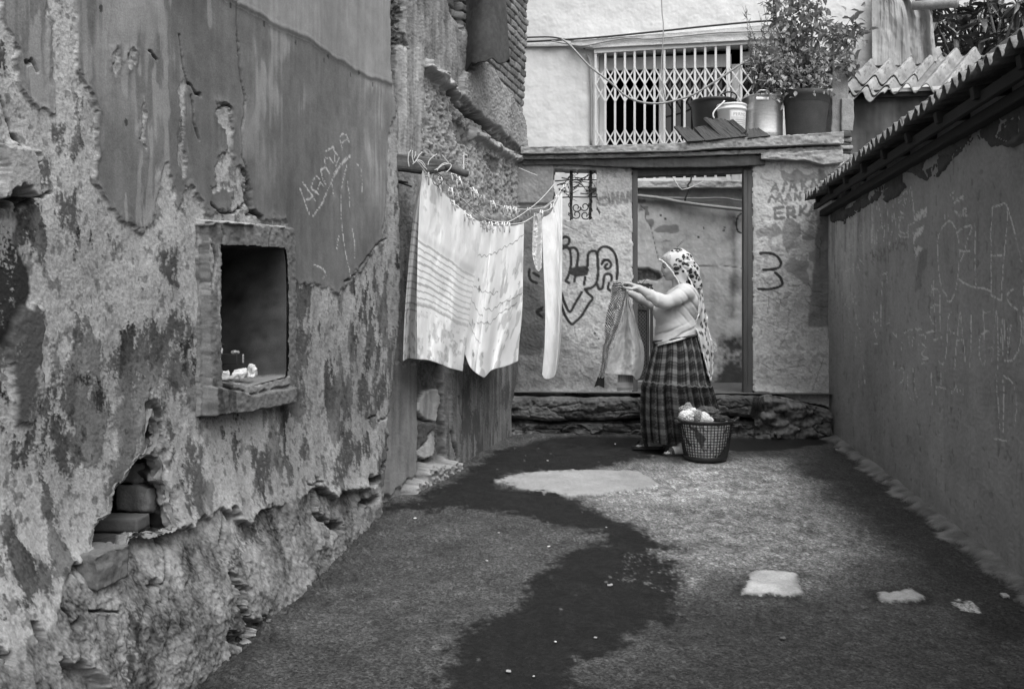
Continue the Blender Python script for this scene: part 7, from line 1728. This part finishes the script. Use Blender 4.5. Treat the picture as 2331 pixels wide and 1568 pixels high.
    mb = MB(); mb.tube([pp(1509.2, 628.2, .0), pp(1510.2, 628.4, -.014), pp(1513.5, 629.2, -.024)], [.0045, .0045, .002], 6); mb.build('lips', M['lips'], woman, True)
build_body()

def build_blouse():
    lo = np.array([pp(1440, 700, -.3)[0], PY - .34, pp(1500, 810, 0)[2]]); hi = np.array([pp(1615, 700, .3)[0], PY + .34, pp(1500, 630, 0)[2]])
    f = Field(lo, hi, .0052)
    f.ell(pp(1545, 700), (.140, .185, .170), .05); f.ell(pp(1539, 745), (.168, .185, .150), .06); f.ell(pp(1537, 784), (.182, .205, .14), .05)
    for s in (-1, 1): f.ell(pp(1510, 710, s * .078), (.086, .082, .088), .035)
    f.cap(pp(1557, 664, -.15), pp(1557, 664, .15), .064, .064, .05); f.chain([pp(1546, 650), pp(1549, 668)], [.060, .09], .03)
    f.ell(pp(1572, 690), (.055, .16, .13), .04); f.ell(pp(1571, 678, -.11), (.06, .07, .08), .04)
    f.chain([pp(1561, 666, -.165), pp(1541, 679, -.21), pp(1516, 689, -.235), pp(1500, 683, -.232), pp(1482, 672.5, -.218)], [.070, .059, .050, .050, .046], .024)
    f.chain([pp(1553, 664, .165), pp(1525, 682, .205), pp(1494, 694, .205), pp(1478, 690, .19)], [.068, .057, .049, .047], .024)
    X, Y, Z = f.grid(); P = np.stack([X, Y, Z], -1).reshape(-1, 3)
    c = pp(1541, 745); near = np.abs(f.v.ravel()) < .03; r = np.zeros(len(P)); Q_ = P[near] - c
    tors = Q_[:, 0] > -.20
    # pulled folds: running up from the waist towards the raised shoulder
    ph = (Q_[:, 2] * 88 - Q_[:, 0] * 40) + 2.2 * fbm3(Q_ * np.array([5, 5, 7]), 3, 2)
    wr = (.0085 * (.5 + .5 * np.sin(ph)) ** 5 * ss(.10, -.08, Q_[:, 2]) + .0060 * (.5 + .5 * np.sin(Q_[:, 0] * 75 + Q_[:, 2] * 70 + 2 * fbm3(Q_ * 6, 7, 2))) ** 6 * ss(-.04, .10, Q_[:, 2]) * ss(-.06, .04, Q_[:, 0])) * tors + .0030 * np.sin(Q_[:, 0] * 95 + 30 * Q_[:, 2] + 2 * fbm3(Q_ * 8, 9, 2)) * (~tors)
    r[near] = wr + .002 * fbm3(Q_ * 25, 11, 2); f.v = f.v + r.reshape(f.v.shape).astype(np.float32)
    # hem, neckline, cuffs
    a, b = pp(1486, 790), pp(1590, 760); sl = (b[2] - a[2]) / (b[0] - a[0]); hem = a[2] + (X - a[0]) * sl + .006 * np.sin(Y * 22)
    f.v = np.maximum(f.v, (hem - Z).astype(np.float32))
    nk = pp(1530, 640); f.ell(pp(1533, 636), (.075, .075, .085), .008, sub=True)
    V, Q = f.mesh(); V = smooth_mesh(V, Q, 1, .4); mk('blouse', V, Q, M['blouse'], woman, True)
build_blouse()

def build_skirt():
    NT, NZ_ = 420, 220
    T, B = np.meshgrid(np.linspace(0, 2 * np.pi, NT), np.linspace(0, 1, NZ_)); T[:, -1] = T[:, 0] + 2 * np.pi
    ys = [762, 775, 800, 850, 872, 880, 940, 975, 998]; xl = [1492, 1487, 1482, 1470, 1465, 1461, 1459, 1461, 1464]; xr = [1586, 1588, 1597, 1609, 1614, 1618, 1634, 1642, 1646]; ry = [.165, .175, .19, .215, .225, .235, .25, .255, .26]
    y = 762 + (997 - 762) * B
    L = np.interp(y, ys, xl); Rr = np.interp(y, ys, xr); RY = np.interp(y, ys, ry)
    tier = ss(872, 876, y + 10 * np.cos(T) * -.6)
    n1 = fbm(np.cos(T) * 2.2, np.sin(T) * 2.2 + B * .4, 3, 3)
    pl = (.040 + .018 * n1) * np.sin(T * 13 + 3.5 * n1 + .8 * B) * ss(0, .5, B) + .018 * np.sin(T * 34 + 3 * n1) * tier * ss(.48, .6, B) + .022 * np.sin(T * 27 + 2 * n1) * ss(.35, .0, B) * ss(0, .05, B) * .6 + .035 * n1 * B
    k = 1 + pl + .012 * np.exp(-((y + 10 * np.cos(T) * -.6 - 874) / 3.0) ** 2)
    cx_ = (L + Rr) / 2; rx = (Rr - L) / 2 / F * PY
    X = (cx_ - CX) / F * PY + rx * k * np.cos(T); Yv = PY + .0 + RY * k * np.sin(T) * -1
    hemw = 5 * ss(.9, 1, B) * (np.sin(T * 3 + 1) + .7 * np.sin(T * 7)) - 9 * ss(.85, 1, B) * np.cos(T)
    zc = H - (y + hemw * .6 - HY) / F * PY
    waist = .012 * np.cos(T) * 1.6 * ss(.2, 0, B); Z = zc + waist
    # tartan woven in: bands round the skirt and down its length, softened by the gathers
    s = T / (2 * np.pi) * 15 + .10 * n1; q = y / 26.0 + .06 * n1 + .12 * np.sin(T * 13 + 3.5 * n1)
    def band(x, c_, w, soft=.05): d = np.abs((x - c_ + .5) % 1 - .5); return ss(w + soft, w - soft, d)
    vb = .75 * band(s, .3, .16) + .5 * band(s, .62, .05) + .4 * band(s, .8, .04); hb = .75 * band(q, .45, .20) + .45 * band(q, .82, .05) + .35 * band(q, .12, .04)
    w = (vb + hb) / 2
    a = .013 + .155 * w * w * 1.25 + .02 * (vb > .5); a = a * (1 - .55 * tier); a = a * (1 + .10 * fbm(T * 60, B * 60, 8, 2)); a = np.where(np.abs(y + 10 * np.cos(T) * -.6 - 873 + 1.6 * np.sin(T * 34 + 3 * n1)) < 1.2, .10, a)
    lace = tier * (B > .5) * ss(.2, .5, fbm(T * 90, B * 130, 9, 2)) * band(s * 2, .3, .16); a = a + .04 * lace
    P = np.stack([X, Yv, Z], -1); nrm = np.stack([np.cos(T), -np.sin(T), 0 * T], -1)
    inn = (P - nrm * .004)[::-1]
    grid('skirt', np.concatenate([P, inn], 0), M['skirt'], woman, attrs={'alb': np.concatenate([a, a[::-1] * .8], 0)})
    mb = MB(); t = np.linspace(0, 2 * np.pi, 60); mb.tube([(float((1538 - CX) / F * PY + .180 * np.cos(q)), PY - .180 * np.sin(q), float(H - (769 - HY) / F * PY + .03 * np.cos(q))) for q in t], .011, 8); mb.build('waistband', mat('waistband_cloth', .05, .9, .2, 60, 1, .2, 200, .3), woman, True)
build_skirt()

def spots(P, s, scale, base=.47, dark=.03):
    f1 = fbm3(P * scale, s, 2); rng = np.random.default_rng(s); out = np.full(len(P), base)
    lo, hi = P.min(0), P.max(0); n = int(np.prod(np.maximum(hi - lo, .05)) * 40000)
    for _ in range(min(n, 230)):
        c = P[rng.integers(len(P))]; r = rng.uniform(.008, .017); d = np.linalg.norm((P - c) * rng.uniform(.7, 1.3, 3), axis=1) + .003 * f1
        out = np.where(d < r, dark, out)
        if rng.random() < .4: out = np.where((d > r * 1.25) & (d < r * 1.6), .35, out)
    return out
def build_scarf():
    lo = np.array([pp(1490, 700, -.2)[0], PY - .19, pp(1500, 680, 0)[2]]); hi = np.array([pp(1615, 700, .2)[0], PY + .19, pp(1500, 552, 0)[2]])
    f = Field(lo, hi, .0042)
    f.ell(pp(1544, 600), (.124, .098, .122), .02, -.25); f.ell(pp(1562, 617), (.068, .092, .100), .04, -.4); f.ell(pp(1521, 589), (.052, .068, .040), .03, .2)
    f.chain([pp(1541, 632), pp(1549, 652)], [.070, .078], .03); f.chain([pp(1574, 618), pp(1584, 650)], [.065, .05], .03)
    X, Y, Z = f.grid()
    # face opening: the edge runs from the brow back under the jaw
    a, b = pp(1502, 593), pp(1546, 648); d = (b - a)[[0, 2]]; d /= np.linalg.norm(d); n = np.array([d[1], -d[0]])
    e = (X - a[0]) * n[0] + (Z - a[2]) * n[1]
    if n @ (pp(1560, 600) - a)[[0, 2]] > 0: e = -e
    bow = .026 * np.sin(np.clip(((X - a[0]) * d[0] + (Z - a[2]) * d[1]) / .19, 0, 1) * np.pi)
    P = np.stack([X, Y, Z], -1).reshape(-1, 3); near = np.abs(f.v.ravel()) < .025; r = np.zeros(len(P)); c = pp(1544, 605); q = P[near] - c
    ang = np.arctan2(q[:, 2], q[:, 0]); r[near] = .0045 * np.sin(ang * 9 + q[:, 1] * 45 + 2 * fbm3(q * 9, 5, 2)) * ss(-.02, .06, q[:, 0]) + .002 * fbm3(q * 20, 6, 2)
    f.v = f.v + r.reshape(f.v.shape).astype(np.float32)
    f.v = np.maximum(f.v, (e + bow + .004 * np.sin(Y * 120)).astype(np.float32))
    inner = Field(lo, hi, .0042); 
    V, Q = f.mesh(); V = smooth_mesh(V, Q, 1, .4)
    al = spots(V, 5, 14); front = (V[:, 0] < pp(1522, 600)[0]) & (V[:, 2] > pp(1500, 612)[2]); al = np.where(front & (al < .2), .45, al); al = np.where(front, al * .78, al)
    mk('headscarf', V, Q, M['scarf'], woman, True, {'alb': al})
    # crocheted edging, little loops along the opening
    rng = np.random.default_rng(3); mb = MB()
    for s in (-1, 1):
        L = [(1500.5, 592, .012), (1503, 592.5, .030), (1508, 594.5, .052), (1515, 600, .072), (1522, 608, .082), (1529, 617.5, .084), (1536, 628, .080), (1541.5, 637, .074), (1546, 646, .066)]
        P = [pp(x, y, s * dy) for x, y, dy in smooth_line([(a_, b_, c_) for a_, b_, c_ in L], 5)]
        mb.tube([p + rng.normal(0, .0022, 3) for p in P], [.0052 + .003 * (i % 2) for i in range(len(P))], 6)
    mb.build('lace_edging', M['peg_lace'], woman, True)
    # the long tail hanging down her back
    lf = [(1566, 628), (1583, 672), (1591, 704), (1587, 722), (1581, 745), (1588, 757), (1593, 770), (1599, 800), (1608, 835), (1617, 868)]
    rt = [(1588, 612), (1597, 645), (1603, 690), (1608, 715), (1611, 745), (1616, 770), (1621, 785), (1622, 810), (1621, 840), (1619, 868)]
    def al2(A, B):
        f1, f2, c_ = cells(A * 3 + .3 * fbm(A * 5, B * 5, 3), B * 17 + .3 * fbm(A * 5, B * 9, 4), 8); a = np.where((f1 < .30) & (c_ > .35), .07, .44); a = np.where((f1 > .36) & (f1 < .42) & (c_ > .5), .3, a); return a
    cloth('scarf_tail', [lf[0], (1577, 618), rt[0]], [lf[-1], (1618, 869), rt[-1]], lf, rt, lambda A, B, tx: PY - .10 + .24 * A, lambda A, B: .022 * np.sin(A * 10 + B * 6) + .01 * fbm(A * 4, B * 8, 6), al2, M['scarf'], woman, 60, 160, .003)
    mb = MB()
    for e, dy in ((lf, -.10), (rt[3:], .14)):
        P = [pp(x, y, dy) for x, y in smooth_line(e, 6)]; mb.tube([p + rng.normal(0, .004, 3) for p in P], [.004 + .005 * rng.random() for _ in P], 5)
    for x, y in ((1620, 776), (1626, 781), (1630, 787), (1624, 791), (1628, 797), (1622, 800)):
        th = np.linspace(0, 2 * np.pi, 8); mb.tube([pp(x + 2.5 * math.cos(q), y + 2.5 * math.sin(q), .12) for q in th], .0022, 5)
    mb.build('tail_fringe', M['peg_lace'], woman, True)
M['peg_lace'] = mat('crochet_lace', .58, .9, .2, 120, 1, .1, 300, .5, 300, .002)
build_scarf()

def sandals():
    for (hx, tx, gy, dy, dyt) in ((1507, 1440, 1018.5, .085, .08), (1557, 1509, 1036, -.235, -.25)):
        s = bpy.data.objects.new('sandal', None); COL.objects.link(s); s.parent = woman; s.location = Vector(pp((hx + tx) / 2, gy, dy)) - woman.location
        a, b = pp(hx, gy, dy), pp(tx, gy, dyt); a[2] = gz(a[1]) + .012; b[2] = gz(b[1]) + .010
        d = b - a; L = np.linalg.norm(d); d /= L; sd = np.cross(d, UPZ); sd /= np.linalg.norm(sd)
        out = [(-.04, .0), (-.02, .030), (.10, .034), (.35, .032), (.65, .042), (.88, .040), (.98, .026), (1.02, .0)]
        ring = [a + d * L * t + sd * w for t, w in out] + [a + d * L * t - sd * w for t, w in out[-2:0:-1]]
        n = len(ring); lift = np.array([0, 0, .010]); V = [p - lift for p in ring] + [p + lift for p in ring]
        mk('sole', V, [list(range(n))[::-1], list(range(n, 2 * n))] + [[i, (i + 1) % n, n + (i + 1) % n, n + i] for i in range(n)], M['sandal'], s, False)
        for t0, t1 in ((.52, .78), (.80, .56)):
            A, B = np.meshgrid(np.linspace(0, 1, 16), np.linspace(0, 1, 5)); w = .040; tt = t0 + (t1 - t0) * A + .13 * (B - .5)
            hgt = (.010 + .050 * np.sin(A * np.pi) ** .8) * np.interp(tt, [.4, .6, .9], [1.15, 1.0, .72])
            P = a + d * L * tt[..., None] + sd * (w * np.cos(A * np.pi))[..., None] + UPZ * hgt[..., None]
            P2 = P + UPZ * .004
            grid('strap', np.concatenate([P2, P[::-1]], 0), M['sandal'], s)
sandals()

# ------------------------------------------------------------------ the garment in her hands
def garment():
    k = crop(1430, 650, 4.753)
    t = thing('striped_garment', 'garment with a finely striped sleeve and pale lining held up by the woman', 'garment', tuple(pp(1410, 890, -.05)))
    lf = k([(325,185),(292,280),(298,350),(262,490),(238,590),(220,760),(228,850),(198,960),(188,1120),(160,1240),(140,1290)]); rt = k([(465,210),(472,300),(448,420),(420,560),(385,700),(335,830),(272,960),(262,1050),(242,1130),(222,1230),(215,1290)])
    def al(A, B):
        q = B * 46 + np.abs(A - .52 - .10 * np.sin(B * 9)) * 7 * ss(.05, .16, B) * np.where(B > .55, 1.6, 1.0) + .5 * fbm(A * 4, B * 12, 3); s = (q % 1) < .45
        return np.where(s, .62, .045)
    cloth('sleeve', [lf[0], k([(390,180)])[0], rt[0]], [lf[-1], k([(180,1300)])[0], rt[-1]], lf, rt, lambda A, B, tx: PY - .16 + .04 * B, lambda A, B: -.045 * np.sin(A * np.pi) + .018 * np.sin(A * 11 + B * 9) + .010 * fbm(A * 5, B * 14, 6), al, M['cloth'], t, 90, 330, .012)
    lf2 = k([(140,1285),(125,1330),(100,1402)]); rt2 = k([(215,1285),(218,1340),(214,1412)])
    cloth('cuff', [lf2[0], rt2[0]], [lf2[-1], k([(150,1385)])[0], rt2[-1]], lf2, rt2, lambda A, B, tx: PY - .13, lambda A, B: -.03 * np.sin(A * np.pi), lambda A, B: .02 + 0 * A, M['cloth'], t, 24, 24, .012)
    lf = k([(470,290),(450,480),(420,600),(385,720),(330,900),(268,1040),(240,1110),(233,1192)]); rt = k([(482,300),(540,470),(600,690),(640,830),(672,930),(680,1060),(662,1200),(625,1300)])
    cloth('lining', [lf[0], rt[0]], [lf[-1], k([(280,1232)])[0], k([(370,1256)])[0], k([(470,1262)])[0], k([(545,1268)])[0], k([(585,1318)])[0], rt[-1]], lf, rt, lambda A, B, tx: PY - .06, lambda A, B: -.05 * np.sin(A * np.pi) * B + .035 * np.sin(A * 9.5 - 2 * B + .8 * fbm(A * 2, B * 2, 12)) * ss(.1, .7, B) + .008 * fbm(A * 6, B * 8, 13), lambda A, B: .44 * (1 - .22 * ss(.62, .68, A + .06 * np.sin(B * 5)) * ss(.15, .3, B)) * (1 + .06 * ((A * 60 % 1) < .35)) * (1 + .05 * fbm(A * 5, B * 5, 14)), M['cloth'], t, 110, 200, .006)
    lf = k([(375,1258),(372,1340),(360,1380),(362,1445)]); rt = k([(545,1262),(548,1340),(550,1380),(550,1445)])
    cloth('cuff', [lf[0], rt[0]], [lf[-1], rt[-1]], lf, rt, lambda A, B, tx: PY - .03, lambda A, B: -.035 * np.sin(A * np.pi), lambda A, B: np.where(B < .45, .22 + .05 * np.sin(A * 50), np.where(((B * 15) % 1) < .45, .60, .10)), M['cloth'], t, 50, 60, .01)
garment()
